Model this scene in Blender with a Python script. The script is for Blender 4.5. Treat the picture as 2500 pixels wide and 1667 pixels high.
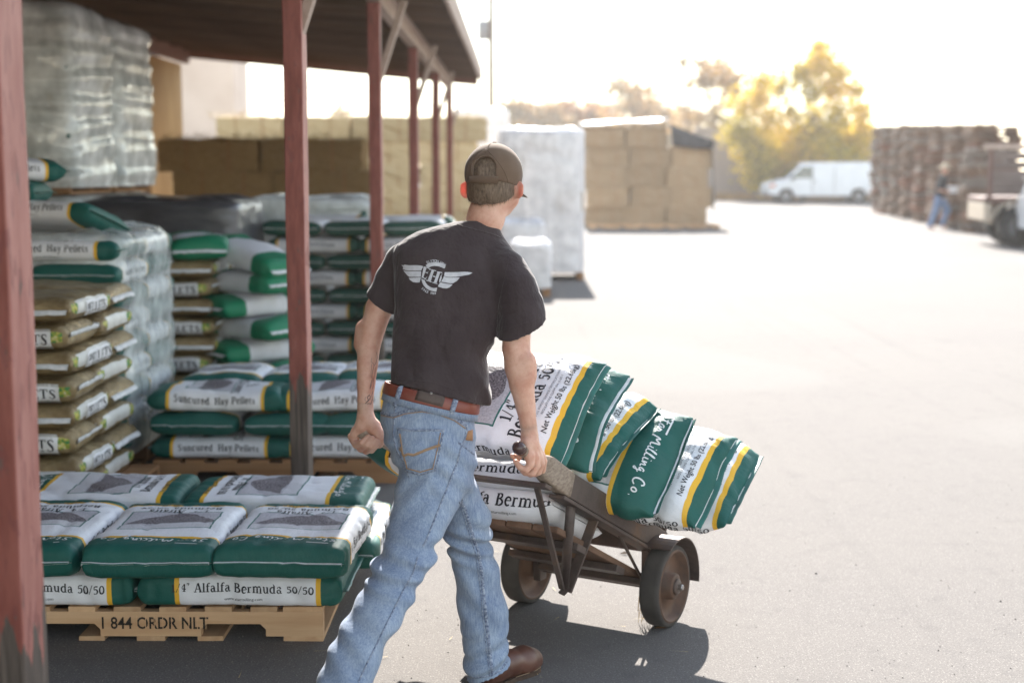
import bpy, bmesh, math, random
import numpy as np
from mathutils import Vector, Matrix
random.seed(7)
rng = np.random.default_rng(7)
for o in list(bpy.data.objects):
    bpy.data.objects.remove(o)
scene = bpy.context.scene
col = scene.collection
R = math.radians

# ---------------------------------------------------------------- camera, sky, sun, exposure
CAM_H, FPX, IW, IH = 1.65, 3472.0, 2500.0, 1667.0
PITCH = math.atan((IH / 2 - 417.0) / FPX)
YAW = math.atan(20.0 / FPX)
cam_d = bpy.data.cameras.new('camera')
cam = bpy.data.objects.new('camera', cam_d)
col.objects.link(cam)
cam.location = (0, 0, CAM_H)
cam.rotation_euler = (math.pi / 2 - PITCH, 0, YAW)
cam_d.sensor_width = 36.0
cam_d.lens = 36.0 * FPX / IW
cam_d.clip_start = 0.1
cam_d.clip_end = 2000
cam_d.dof.use_dof = True
cam_d.dof.focus_distance = 4.55
cam_d.dof.aperture_fstop = 2.0
cam_d.dof.aperture_blades = 0
scene.camera = cam

SUN_EL, SUN_AZ = R(34.0), R(0.0)          # the sun stands straight ahead of the camera (+Y)
world = bpy.data.worlds.new('World')
scene.world = world
world.use_nodes = True
wn = world.node_tree.nodes
bg = wn['Background']
sky = wn.new('ShaderNodeTexSky')
sky.sky_type = 'NISHITA'
sky.sun_disc = False
sky.sun_elevation = SUN_EL
sky.sun_rotation = SUN_AZ
sky.altitude = 300
sky.air_density = 1.5
sky.dust_density = 0.1
sky.ozone_density = 1.0
hsv = wn.new('ShaderNodeHueSaturation')            # thin high cloud: the blue is veiled to a pale white
hsv.inputs['Saturation'].default_value = 0.6
world.node_tree.links.new(sky.outputs[0], hsv.inputs['Color'])
world.node_tree.links.new(hsv.outputs[0], bg.inputs[0])
bg.inputs[1].default_value = 0.095

sun_d = bpy.data.lights.new('sun', 'SUN')
sun_d.energy = 4.9
sun_d.angle = R(0.6)
sun_d.color = (1.0, 0.95, 0.88)
sun = bpy.data.objects.new('sun', sun_d)
col.objects.link(sun)
sun.location = (0, 30, 30)
sdir = Vector((math.sin(SUN_AZ) * math.cos(SUN_EL), math.cos(SUN_AZ) * math.cos(SUN_EL), math.sin(SUN_EL)))
sun.rotation_euler = (-sdir).to_track_quat('-Z', 'Y').to_euler()

scene.view_settings.view_transform = 'Standard'
scene.view_settings.look = 'None'
scene.view_settings.gamma = 1.0
scene.view_settings.exposure = 1.95
scene.cycles.use_denoising = True
scene.cycles.max_bounces = 8
scene.cycles.diffuse_bounces = 3
scene.cycles.glossy_bounces = 3
scene.cycles.volume_bounces = 0
scene.cycles.transparent_max_bounces = 16
scene.cycles.sample_clamp_indirect = 6.0

# ---------------------------------------------------------------- helpers
_ca, _sa = math.cos(YAW), math.sin(YAW)
_rt = np.array([_ca, _sa, 0.0]); _hz = np.array([-_sa, _ca, 0.0]); _zz = np.array([0, 0, 1.0])
_fw = _hz * math.cos(PITCH) - _zz * math.sin(PITCH)
_up = _hz * math.sin(PITCH) + _zz * math.cos(PITCH)
def ray(px, py):
    return _fw * FPX + _rt * (px - IW / 2) - _up * (py - IH / 2)
def at(px, py, Y):
    """world point at distance Y down the yard that is seen at photo position (px, py)"""
    d = ray(px, py); return np.array([0, 0, CAM_H]) + d * (Y / d[1])
def gr(px, py, z=0.0):
    d = ray(px, py); return np.array([0, 0, CAM_H]) + d * ((z - CAM_H) / d[2])
def mpp(Y):
    """metres per photo pixel near distance Y"""
    return Y / FPX

def tag(o, label=None, cat=None, group=None, kind=None):
    if label: o['label'] = label
    if cat: o['category'] = cat
    if group: o['group'] = group
    if kind: o['kind'] = kind
    return o
def empty(name, loc=(0, 0, 0), rz=0.0, label=None, cat=None, group=None):
    o = bpy.data.objects.new(name, None); o.empty_display_size = 0.1
    col.objects.link(o); o.location = loc; o.rotation_euler = (0, 0, rz)
    return tag(o, label, cat, group)
def link(name, me, parent=None, mat=None):
    o = bpy.data.objects.new(name, me); col.objects.link(o)
    if mat is not None and not me.materials: me.materials.append(mat)
    if parent is not None: o.parent = parent
    return o
def copy_tree(o, parent=None, first=True):
    c = o.copy(); col.objects.link(c)
    if not first or parent is not None: c.parent = parent
    for ch in list(o.children): copy_tree(ch, c, False)
    return c

class MB:
    """collects simple shapes into one mesh"""
    def __init__(s): s.v = []; s.f = []; s.m = []; s.uv = None
    def add(s, v, f, m=0):
        n = len(s.v); s.v += [tuple(map(float, p)) for p in v]
        s.f += [tuple(i + n for i in q) for q in f]; s.m += [m] * len(f); return s
    def box(s, x0, x1, y0, y1, z0, z1, m=0, M=None, j=0.0):
        v = [(x, y, z) for z in (z0, z1) for y in (y0, y1) for x in (x0, x1)]
        if j: v = [(x + random.uniform(-j, j), y + random.uniform(-j, j), z + random.uniform(-j, j)) for x, y, z in v]
        if M is not None: v = [M @ Vector(p) for p in v]
        return s.add(v, [(0, 2, 3, 1), (4, 5, 7, 6), (0, 1, 5, 4), (2, 6, 7, 3), (0, 4, 6, 2), (1, 3, 7, 5)], m)
    def bar(s, a, b, w, h, upv=(0, 0, 1), m=0):
        """rectangular bar from a to b, w across, h along upv"""
        a, b = Vector(a), Vector(b); d = (b - a).normalized(); u = Vector(upv)
        sd = d.cross(u).normalized(); u = sd.cross(d).normalized()
        v = []
        for p in (a, b):
            for i, k in ((-1, -1), (1, -1), (1, 1), (-1, 1)): v.append(p + sd * (i * w / 2) + u * (k * h / 2))
        return s.add(v, [(0, 1, 2, 3), (7, 6, 5, 4), (0, 4, 5, 1), (1, 5, 6, 2), (2, 6, 7, 3), (3, 7, 4, 0)], m)
    def tube(s, pts, r, n=8, m=0, caps=True, sq=1.0, upv=None):
        pts = [Vector(p) for p in pts]; rs = r if isinstance(r, (list, tuple)) else [r] * len(pts)
        v = []; f = []; pu = Vector(upv) if upv else None
        for i, p in enumerate(pts):
            d = (pts[min(i + 1, len(pts) - 1)] - pts[max(i - 1, 0)]).normalized()
            if pu is None: pu = Vector((0, 0, 1)) if abs(d.z) < 0.9 else Vector((1, 0, 0))
            a = d.cross(pu).normalized(); b = a.cross(d).normalized(); pu = b
            for k in range(n):
                t = 2 * math.pi * k / n; v.append(p + a * (math.cos(t) * rs[i]) + b * (math.sin(t) * rs[i] * sq))
        for i in range(len(pts) - 1):
            for k in range(n):
                k2 = (k + 1) % n; f.append((i * n + k, i * n + k2, (i + 1) * n + k2, (i + 1) * n + k))
        if caps: f.append(tuple(range(n))[::-1]); f.append(tuple((len(pts) - 1) * n + k for k in range(n)))
        return s.add(v, f, m)
    def lathe(s, prof, n=32, m=0, M=None):
        """profile [(r, z)] round the local z axis"""
        v = []; f = []
        for r_, z_ in prof:
            for k in range(n):
                t = 2 * math.pi * k / n; v.append(Vector((r_ * math.cos(t), r_ * math.sin(t), z_)))
        for i in range(len(prof) - 1):
            for k in range(n):
                k2 = (k + 1) % n; f.append((i * n + k, i * n + k2, (i + 1) * n + k2, (i + 1) * n + k))
        if M is not None: v = [M @ p for p in v]
        return s.add(v, f, m)
    def mesh(s, name, mats=(), smooth=False):
        me = bpy.data.meshes.new(name); me.from_pydata(s.v, [], s.f)
        for mt in (mats if isinstance(mats, (list, tuple)) else [mats]): me.materials.append(mt)
        if len(me.materials) > 1: me.polygons.foreach_set('material_index', s.m)
        if smooth: me.polygons.foreach_set('use_smooth', [True] * len(me.polygons))
        me.update(); return me
    def build(s, name, mats, parent=None, smooth=False, bevel=0.0):
        o = link(name, s.mesh(name, mats, smooth), parent)
        if bevel:
            b = o.modifiers.new('bevel', 'BEVEL'); b.width = bevel; b.segments = 2; b.limit_method = 'ANGLE'
        return o

# ---- materials (all node based)
class NT:
    def __init__(s, name):
        s.mat = bpy.data.materials.new(name); s.mat.use_nodes = True
        s.t = s.mat.node_tree; s.b = s.t.nodes['Principled BSDF']
    def n(s, typ, **kw):
        nd = s.t.nodes.new(typ)
        for k, v in kw.items(): setattr(nd, k, v)
        return nd
    def l(s, a, b): s.t.links.new(a, b)
    def val(s, x, inp):
        if hasattr(x, 'is_linked') or hasattr(x, 'links'): s.l(x, inp)
        else: inp.default_value = x
    def math(s, op, a, b=0.0, c=None):
        nd = s.n('ShaderNodeMath', operation=op); s.val(a, nd.inputs[0]); s.val(b, nd.inputs[1])
        if c is not None: s.val(c, nd.inputs[2])
        return nd.outputs[0]
    def mix(s, f, a, b):
        nd = s.n('ShaderNodeMix', data_type='RGBA'); s.val(f, nd.inputs[0])
        for x, i in ((a, 6), (b, 7)):
            if isinstance(x, (tuple, list)): nd.inputs[i].default_value = (*x[:3], 1)
            else: s.l(x, nd.inputs[i])
        return nd.outputs[2]
    def coord(s, kind='Object', scale=(1, 1, 1)):
        tc = s.n('ShaderNodeTexCoord'); mp = s.n('ShaderNodeMapping'); mp.inputs['Scale'].default_value = scale
        s.l(tc.outputs[kind], mp.inputs[0]); return mp.outputs[0]
    def noise(s, vec, scale=5.0, detail=4.0, rough=0.55):
        nd = s.n('ShaderNodeTexNoise'); s.l(vec, nd.inputs['Vector'])
        nd.inputs['Scale'].default_value = scale; nd.inputs['Detail'].default_value = detail; nd.inputs['Roughness'].default_value = rough
        return nd.outputs['Fac']
    def ramp(s, f, stops):
        nd = s.n('ShaderNodeValToRGB'); s.l(f, nd.inputs[0]); e = nd.color_ramp.elements
        while len(e) < len(stops): e.new(0.5)
        for i, (p, c) in enumerate(stops):
            e[i].position = p; e[i].color = (*c, 1) if len(c) == 3 else c
        return nd.outputs[0]
    def bump(s, h, strength=0.3, dist=0.01, base=None):
        nd = s.n('ShaderNodeBump'); nd.inputs['Strength'].default_value = strength; nd.inputs['Distance'].default_value = dist
        s.l(h, nd.inputs['Height'])
        if base is not None: s.l(base, nd.inputs['Normal'])
        s.l(nd.outputs[0], s.b.inputs['Normal']); return nd.outputs[0]
    def set(s, col_=None, rough=None, spec=None, metal=None, **kw):
        if col_ is not None:
            if isinstance(col_, (tuple, list)): s.b.inputs['Base Color'].default_value = (*col_[:3], 1)
            else: s.l(col_, s.b.inputs['Base Color'])
        for k, x in (('Roughness', rough), ('Specular IOR Level', spec), ('Metallic', metal)):
            if x is not None: s.val(x, s.b.inputs[k])
        for k, x in kw.items(): s.val(x, s.b.inputs[k])
        return s.mat

def mottled(name, c1, c2, scale=6.0, rough=0.7, bump=0.2, bdist=0.004, stretch=(1, 1, 1), detail=5, spec=0.3, metal=0.0, kind='Object'):
    t = NT(name); v = t.coord(kind, stretch); f = t.noise(v, scale, detail)
    c = t.ramp(f, [(0.3, c1), (0.72, c2)])
    if bump: t.bump(f, bump, bdist)
    return t.set(c, rough, spec, metal)

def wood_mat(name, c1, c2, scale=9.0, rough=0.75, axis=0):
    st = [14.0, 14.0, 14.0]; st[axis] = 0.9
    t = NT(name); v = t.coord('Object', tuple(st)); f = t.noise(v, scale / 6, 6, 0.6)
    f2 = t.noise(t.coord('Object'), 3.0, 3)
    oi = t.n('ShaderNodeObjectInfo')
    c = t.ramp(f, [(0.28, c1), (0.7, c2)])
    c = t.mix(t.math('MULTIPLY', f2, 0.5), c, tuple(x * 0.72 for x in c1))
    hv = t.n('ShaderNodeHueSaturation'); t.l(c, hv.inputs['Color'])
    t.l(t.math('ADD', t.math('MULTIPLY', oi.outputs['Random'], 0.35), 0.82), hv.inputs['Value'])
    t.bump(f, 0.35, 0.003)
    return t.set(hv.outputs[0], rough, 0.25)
def jig(a=.01): return random.uniform(-a, a)

# ---------------------------------------------------------------- setting: ground and shed
def asphalt_mat():
    t = NT('asphalt'); v = t.coord('Object')
    big = t.noise(v, 0.35, 4); mid = t.noise(v, 7.0, 3, 0.65); fine = t.noise(v, 160.0, 2, 0.7)
    vo = t.n('ShaderNodeTexVoronoi'); t.l(v, vo.inputs['Vector']); vo.inputs['Scale'].default_value = 120.0
    chip = t.math('LESS_THAN', vo.outputs['Distance'], 0.3)
    hue = t.n('ShaderNodeSeparateColor'); t.l(vo.outputs['Color'], hue.inputs[0])
    base = t.ramp(fine, [(0.3, (0.092, 0.085, 0.083)), (0.72, (0.200, 0.184, 0.173))])
    base = t.mix(t.math('MULTIPLY', t.math('MULTIPLY', chip, t.math('GREATER_THAN', hue.outputs[0], 0.6)), 0.7), base, (0.30, 0.28, 0.26))
    base = t.mix(t.ramp(big, [(0.35, (0, 0, 0)), (0.7, (0.45, 0.45, 0.45))]), base, (0.178, 0.164, 0.15))
    base = t.mix(t.ramp(mid, [(0.54, (0, 0, 0)), (0.76, (0.3, 0.3, 0.3))]), base, (0.085, 0.079, 0.079))
    # oil drips, paler repair patches and tyre marks along the yard
    oil = t.ramp(t.noise(v, 1.35, 3, .45), [(.68, (0, 0, 0)), (.78, (.22, .22, .22))]); base = t.mix(oil, base, (.045, .042, .042))
    pt = t.ramp(t.noise(v, .12, 2), [(.55, (0, 0, 0)), (.58, (.35, .35, .35))]); base = t.mix(pt, base, (.19, .18, .17))
    tm = t.noise(t.coord('Object', (2.2, .06, 1)), 1.6, 3, .6); base = t.mix(t.ramp(tm, [(.58, (0, 0, 0)), (.78, (.18, .18, .18))]), base, (.07, .066, .066))
    h = t.math('ADD', t.math('MULTIPLY', fine, 0.6), t.math('MULTIPLY', vo.outputs['Distance'], 0.9))
    t.bump(h, 0.28, 0.0035)
    return t.set(base, 0.9, 0.12)
M_ASPH = asphalt_mat()
g = MB()
xs = [-600, -60, -12, -4, 0, 4, 12, 60, 600]; ys = [-60, -10, 0, 4, 8, 14, 30, 80, 200, 900]
gv = [(x, y, 0) for y in ys for x in xs]; n_ = len(xs)
g.add(gv, [(j * n_ + i, j * n_ + i + 1, (j + 1) * n_ + i + 1, (j + 1) * n_ + i) for j in range(len(ys) - 1) for i in range(n_ - 1)])
tag(g.build('ground', M_ASPH), kind='structure')

def painted_post():
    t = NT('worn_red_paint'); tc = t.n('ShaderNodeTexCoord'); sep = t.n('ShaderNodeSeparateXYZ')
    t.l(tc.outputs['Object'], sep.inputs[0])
    v = t.coord('Object', (14, 14, 1.6)); f = t.noise(v, 1.3, 6, 0.6); grain = t.noise(t.coord('Object', (60, 60, 2.2)), 1.5, 5, 0.65)
    spots = t.noise(t.coord('Object', (7, 7, 1.3)), 4.0, 4, 0.6)
    paint = t.ramp(spots, [(0.3, (0.165, 0.042, 0.032)), (0.6, (0.25, 0.078, 0.060)), (0.8, (0.31, 0.13, 0.105))])
    yard_lit = t.math('GREATER_THAN', sep.outputs[0], 0.0425)
    paint = t.mix(t.math('MULTIPLY', yard_lit, .42), paint, t.ramp(spots, [(.3, (.40, .155, .125)), (.7, (.58, .32, .275))]))  # side toward the yard mixed paler: light off the sunny ground, put into the paint
    wood = t.ramp(grain, [(0.3, (0.035, 0.026, 0.022)), (0.7, (0.15, 0.118, 0.10))])
    lim = t.math('ADD', 0.30, t.math('MULTIPLY', f, 0.65))
    worn = t.math('LESS_THAN', sep.outputs[2], lim)
    flake = t.math('GREATER_THAN', t.noise(t.coord('Object', (22, 22, 6)), 2.2, 5, 0.6), 0.665)
    gouge = t.math('GREATER_THAN', t.noise(t.coord('Object', (20, 20, 5)), 2.6, 3, .5), .60)
    paint = t.mix(t.math('MULTIPLY', gouge, .55), paint, (.16, .045, .042))
    c = t.mix(t.math('MAXIMUM', worn, t.math('MULTIPLY', flake, 0.7)), paint, wood)
    t.bump(t.math('ADD', grain, t.math('MULTIPLY', worn, -0.8)), 0.4, 0.003)
    return t.set(c, 0.6, 0.35)
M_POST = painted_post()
M_BEAM = wood_mat('red_brown_beam', (0.20, 0.095, 0.065), (0.30, 0.16, 0.115), axis=1)
M_RAFT = wood_mat('rafter_wood', (0.13, 0.075, 0.045), (0.24, 0.145, 0.09), axis=0)
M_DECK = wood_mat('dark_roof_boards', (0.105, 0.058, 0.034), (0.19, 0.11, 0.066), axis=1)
M_FASC = wood_mat('pale_fascia', (0.36, 0.26, 0.21), (0.50, 0.39, 0.33), axis=1)

PX_R = -1.02                       # outer face of the post row
EAVE, Z_EAVE, SLOPE = -0.58, 3.02, 0.094
def roof_z(x): return Z_EAVE + SLOPE * (EAVE - x)
POST_Y = [2.98, 6.75, 10.5, 14.3, 18.05, 21.6]
plabels = ['thick red painted wooden shed post with dark flaking foot, cut by the left picture edge',
           'red shed post with bare grey wood foot just behind the front pallet',
           'second red shed post from the near pallet, beside the worker\'s left shoulder',
           'slim red shed post in front of the pale hay wall, third from the front pallet',
           'slim red shed post, second from the far end of the roof',
           'last and thinnest looking red shed post at the far roof corner']
for i, y in enumerate(POST_Y):
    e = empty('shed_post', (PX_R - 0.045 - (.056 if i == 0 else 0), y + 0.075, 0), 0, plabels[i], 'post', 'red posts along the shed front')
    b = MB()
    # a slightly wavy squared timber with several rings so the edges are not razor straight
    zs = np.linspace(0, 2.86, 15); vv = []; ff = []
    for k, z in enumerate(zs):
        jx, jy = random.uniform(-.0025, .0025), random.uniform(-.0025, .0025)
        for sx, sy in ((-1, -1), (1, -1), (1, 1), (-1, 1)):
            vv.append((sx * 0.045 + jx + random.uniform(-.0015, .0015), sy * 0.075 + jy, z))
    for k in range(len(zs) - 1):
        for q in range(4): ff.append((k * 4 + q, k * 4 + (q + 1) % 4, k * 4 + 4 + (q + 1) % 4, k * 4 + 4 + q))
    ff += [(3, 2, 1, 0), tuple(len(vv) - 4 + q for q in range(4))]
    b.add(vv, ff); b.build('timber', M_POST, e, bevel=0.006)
    b = MB(); b.bar((0.02, 0, 2.28), (0.22, 0, 2.88), 0.045, 0.09, (0, 1, 0)); b.build('knee_brace', M_FASC, e, bevel=0.004)

Y0R, Y1R = -3.0, 21.9
roof = empty('shed_roof', (-2.8, 9, 3.0), 0, 'long low open shed roof with dark boards underneath and pale eave edge', 'roof')
def rparent(o):
    o.parent = roof; o.matrix_parent_inverse = Matrix.Translation((2.8, -9, -3.0)); return o
XW = -5.15
b = MB()
b.add([(EAVE - 0.04, Y0R, roof_z(EAVE - 0.04) + 0.14), (EAVE - 0.04, Y1R, roof_z(EAVE - 0.04) + 0.14), (XW - 0.4, Y1R, roof_z(XW - .4) + 0.14), (XW - 0.4, Y0R, roof_z(XW - .4) + 0.14),
       (EAVE - 0.04, Y0R, roof_z(EAVE) + 0.19), (EAVE - 0.04, Y1R, roof_z(EAVE) + 0.19), (XW - 0.4, Y1R, roof_z(XW - .4) + 0.19), (XW - 0.4, Y0R, roof_z(XW - .4) + 0.19)],
      [(0, 1, 2, 3), (7, 6, 5, 4), (0, 4, 5, 1), (1, 5, 6, 2), (2, 6, 7, 3), (3, 7, 4, 0)])
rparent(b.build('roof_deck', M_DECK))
# deck boards seen from below, one by one
bw = 0.235; x = EAVE - 0.05; k = 0
while x - bw > XW - 0.35:
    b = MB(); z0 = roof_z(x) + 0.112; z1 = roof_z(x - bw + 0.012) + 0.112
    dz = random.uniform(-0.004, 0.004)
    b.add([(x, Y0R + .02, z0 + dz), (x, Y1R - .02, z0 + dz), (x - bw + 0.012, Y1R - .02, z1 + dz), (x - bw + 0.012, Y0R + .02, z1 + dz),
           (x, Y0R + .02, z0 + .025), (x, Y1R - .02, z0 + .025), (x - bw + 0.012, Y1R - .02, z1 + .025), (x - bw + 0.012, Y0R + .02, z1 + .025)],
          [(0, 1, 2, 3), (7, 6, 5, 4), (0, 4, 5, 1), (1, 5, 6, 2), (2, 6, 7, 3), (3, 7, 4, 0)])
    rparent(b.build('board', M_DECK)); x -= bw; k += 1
y = Y0R + 0.3
b = MB(); b.bar((EAVE - 0.06, 0, roof_z(EAVE - .06) + 0.05), (XW - 0.3, 0, roof_z(XW - .3) + 0.05), 0.05, 0.13); rme = b.mesh('rafter', M_RAFT)
while y < Y1R - 0.05:
    o = link('rafter', rme); o.location = (0, y, 0); rparent(o); y += 0.78
b = MB(); b.bar((0, Y1R - 0.02, 0), (0, Y1R - .021, 0), .01, .01)
b = MB(); b.bar((EAVE - 0.015, Y0R, Z_EAVE + 0.075), (EAVE - 0.015, Y1R, Z_EAVE + 0.075), 0.035, 0.21); rparent(b.build('fascia', M_FASC, bevel=0.004))
b = MB(); b.bar((EAVE - 0.06, Y1R + 0.03, roof_z(EAVE) + 0.02), (XW - .3, Y1R + 0.03, roof_z(XW - .3) + 0.02), 0.04, 0.22); rparent(b.build('end_beam', M_BEAM, bevel=0.004))
b = MB(); b.bar((PX_R - 0.045, Y0R, 2.955), (PX_R - 0.045, Y1R, 2.955), 0.09, 0.18); rparent(b.build('post_beam', M_FASC, bevel=0.005))
b = MB(); b.bar((XW + 0.09, Y0R, 3.36), (XW + 0.09, Y1R, 3.36), 0.09, 0.2); rparent(b.build('wall_beam', M_BEAM, bevel=0.005))

M_PLY = mottled('tan_plywood', (0.34, 0.185, 0.06), (0.56, 0.36, 0.16), 1.6, 0.8, 0.1, stretch=(1, 1, 0.35))
wall = empty('shed_wall', (XW, 9, 0), 0, 'tan plywood back wall of the shed behind the tall wrapped stack', 'wall')
y = Y0R; sheets = []
while y < Y1R - 0.3:
    y2 = min(y + 1.22, Y1R)
    b = MB(); b.box(-0.02, 0.0 + random.uniform(-.004, .004), y + 0.004 - 9, y2 - 0.004 - 9, 0, 3.25)
    b.build('sheet', M_PLY, wall); y = y2
b = MB()
for yy in np.arange(Y0R + .6, Y1R, 2.44): b.box(0.002, 0.09, yy - 9, yy + 0.045 - 9, 0, 3.24)
b.build('stud', wood_mat('stud_wood', (0.25, 0.16, 0.08), (0.40, 0.27, 0.15), axis=2), wall)

# ---------------------------------------------------------------- lettering
def _arc(cx, cy, rx, ry, a0, a1, w0, w1, n=9):
    out = []
    for i in range(n):
        t = i / (n - 1); a = R(a0 + (a1 - a0) * t)
        out.append((cx + rx * math.cos(a), cy + ry * math.sin(a), w0 + (w1 - w0) * math.sin(math.pi * t) if w1 > w0 else w0))
    return out
def _V(x, y0, y1, w=.15): return [(x, y0, w), (x, y1, w)]
def _S(x, y, w=.30, t=.06): return [(x - w / 2, y, t), (x + w / 2, y, t)]
# heavy soft serif letters drawn as strokes: glyph -> (advance, strokes); x height .56, cap height .80
SERIF = {
 'A': (.74, [[(.12, 0, .07), (.37, .80, .09)], [(.40, .80, .16), (.62, 0, .16)], [(.2, .28, .06), (.52, .28, .06)], _S(.12, .03, .26), _S(.62, .03, .30)]),
 'B': (.70, [_V(.18, 0, .80, .16), _arc(.26, .60, .24, .17, 90, -90, .06, .14), _arc(.26, .22, .31, .19, 90, -90, .06, .16), [(.05, .77, .06), (.28, .77, .06)], [(.05, .03, .06), (.28, .03, .06)], [(.2, .42, .06), (.3, .42, .06)]]),
 'H': (.80, [_V(.18, 0, .80, .16), _V(.62, 0, .80, .16), [(.18, .42, .07), (.62, .42, .07)], _S(.18, .77), _S(.18, .03), _S(.62, .77), _S(.62, .03)]),
 'P': (.66, [_V(.18, 0, .80, .16), _arc(.26, .57, .30, .20, 90, -90, .06, .15), [(.05, .77, .06), (.28, .77, .06)], _S(.18, .03), [(.2, .37, .06), (.3, .37, .06)]]),
 'S': (.62, [[(.50, .62, .07), (.44, .75, .08), (.28, .79, .07), (.14, .70, .11), (.15, .55, .14), (.30, .43, .16), (.46, .30, .15), (.48, .14, .12), (.34, .02, .07), (.16, .04, .08), (.09, .2, .06)]]),
 'a': (.56, [[(.10, .44, .11), (.18, .54, .07), (.30, .54, .08), (.37, .42, .14)], _V(.37, .42, .08, .14), [(.37, .08, .12), (.44, .02, .08), (.52, .06, .05)], _arc(.24, .17, .14, .15, 60, 300, .07, .12)]),
 'b': (.60, [_V(.16, 0, .80, .14), [(.05, .77, .06), (.16, .77, .06)], _arc(.27, .28, .22, .26, 130, -130, .07, .14)]),
 'c': (.50, [_arc(.28, .28, .19, .26, 55, 305, .07, .15), [(.38, .46, .11), (.40, .40, .11)]]),
 'd': (.62, [_arc(.29, .28, .21, .26, 50, 310, .07, .14), _V(.44, 0, .80, .14), [(.33, .77, .06), (.46, .77, .06)], [(.44, .03, .06), (.58, .03, .06)]]),
 'e': (.52, [_arc(.28, .28, .19, .26, 0, 310, .08, .15), [(.12, .30, .06), (.47, .30, .06)]]),
 'f': (.40, [[(.18, 0, .14), (.18, .62, .14), (.23, .75, .10), (.34, .78, .08), (.40, .72, .10)], [(.06, .53, .06), (.36, .53, .06)], _S(.18, .03)]),
 'i': (.30, [_V(.15, 0, .55, .14), _S(.15, .03), [(.04, .53, .06), (.15, .53, .06)], [(.15, .68, .14), (.15, .80, .14)]]),
 'l': (.30, [_V(.15, 0, .80, .14), _S(.15, .03), [(.04, .77, .06), (.15, .77, .06)]]),
 'm': (.92, [_V(.15, 0, .55, .14), _V(.45, 0, .40, .14), _V(.75, 0, .40, .14), _arc(.31, .38, .14, .15, 160, 0, .06, .12, 6), _arc(.61, .38, .14, .15, 160, 0, .06, .12, 6), _S(.15, .03, .26), _S(.45, .03, .26), _S(.75, .03, .26), [(.04, .53, .06), (.15, .53, .06)]]),
 'n': (.62, [_V(.15, 0, .55, .14), _V(.45, 0, .40, .14), _arc(.31, .38, .14, .15, 160, 0, .06, .12, 6), _S(.15, .03, .26), _S(.45, .03, .26), [(.04, .53, .06), (.15, .53, .06)]]),
 'r': (.46, [_V(.15, 0, .55, .14), _S(.15, .03, .28), [(.04, .53, .06), (.15, .53, .06)], [(.15, .40, .07), (.26, .52, .09), (.38, .48, .13)]]),
 's': (.46, [[(.37, .43, .07), (.30, .53, .08), (.17, .53, .09), (.11, .42, .11), (.22, .30, .12), (.35, .18, .12), (.32, .05, .09), (.17, .01, .08), (.07, .13, .06)]]),
 't': (.40, [[(.17, .72, .08), (.17, .14, .14), (.23, .03, .10), (.34, .06, .06)], [(.06, .53, .06), (.34, .53, .06)]]),
 'u': (.64, [[(.15, .54, .14), (.15, .18, .14), (.24, .03, .10), (.38, .08, .07), (.45, .2, .07)], _V(.46, 0, .55, .14), [(.03, .53, .06), (.16, .53, .06)], [(.34, .53, .06), (.46, .53, .06)], [(.46, .03, .06), (.58, .03, .06)]]),
 'y': (.56, [[(.12, .54, .15), (.30, .05, .14)], [(.46, .54, .07), (.26, -.12, .07), (.14, -.22, .09), (.06, -.18, .11)], _S(.13, .53, .26), _S(.45, .53, .22)]),
 'o': (.56, [_arc(.28, .28, .20, .26, 90, 450, .08, .15, 15)]),
 'w': (.8, [[(.1, .54, .13), (.26, 0, .12)], [(.26, 0, .06), (.4, .5, .06)], [(.4, .54, .13), (.56, 0, .12)], [(.56, 0, .06), (.7, .54, .06)], _S(.1, .53, .24), _S(.7, .53, .2)]),
 '0': (.56, [_arc(.28, .33, .19, .31, 90, 450, .08, .15, 15)]),
 '1': (.40, [_V(.2, 0, .66, .14), _S(.2, .03, .34), [(.06, .53, .06), (.2, .64, .06)]]),
 '4': (.58, [_V(.38, 0, .66, .13), [(.38, .64, .06), (.06, .22, .06), (.54, .22, .07)], _S(.38, .03, .26)]),
 '5': (.54, [[(.46, .62, .10), (.14, .62, .10), (.13, .38, .06)], [(.13, .36, .06), (.28, .43, .08), (.43, .32, .14), (.42, .12, .13), (.27, .01, .08), (.10, .08, .10)]]),
 '/': (.40, [[(.03, -.05, .06), (.36, .74, .06)]]),
 '"': (.40, [[(.12, .78, .10), (.07, .58, .05)], [(.27, .78, .10), (.22, .58, .05)]]),
 ' ': (.30, []),
}
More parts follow.
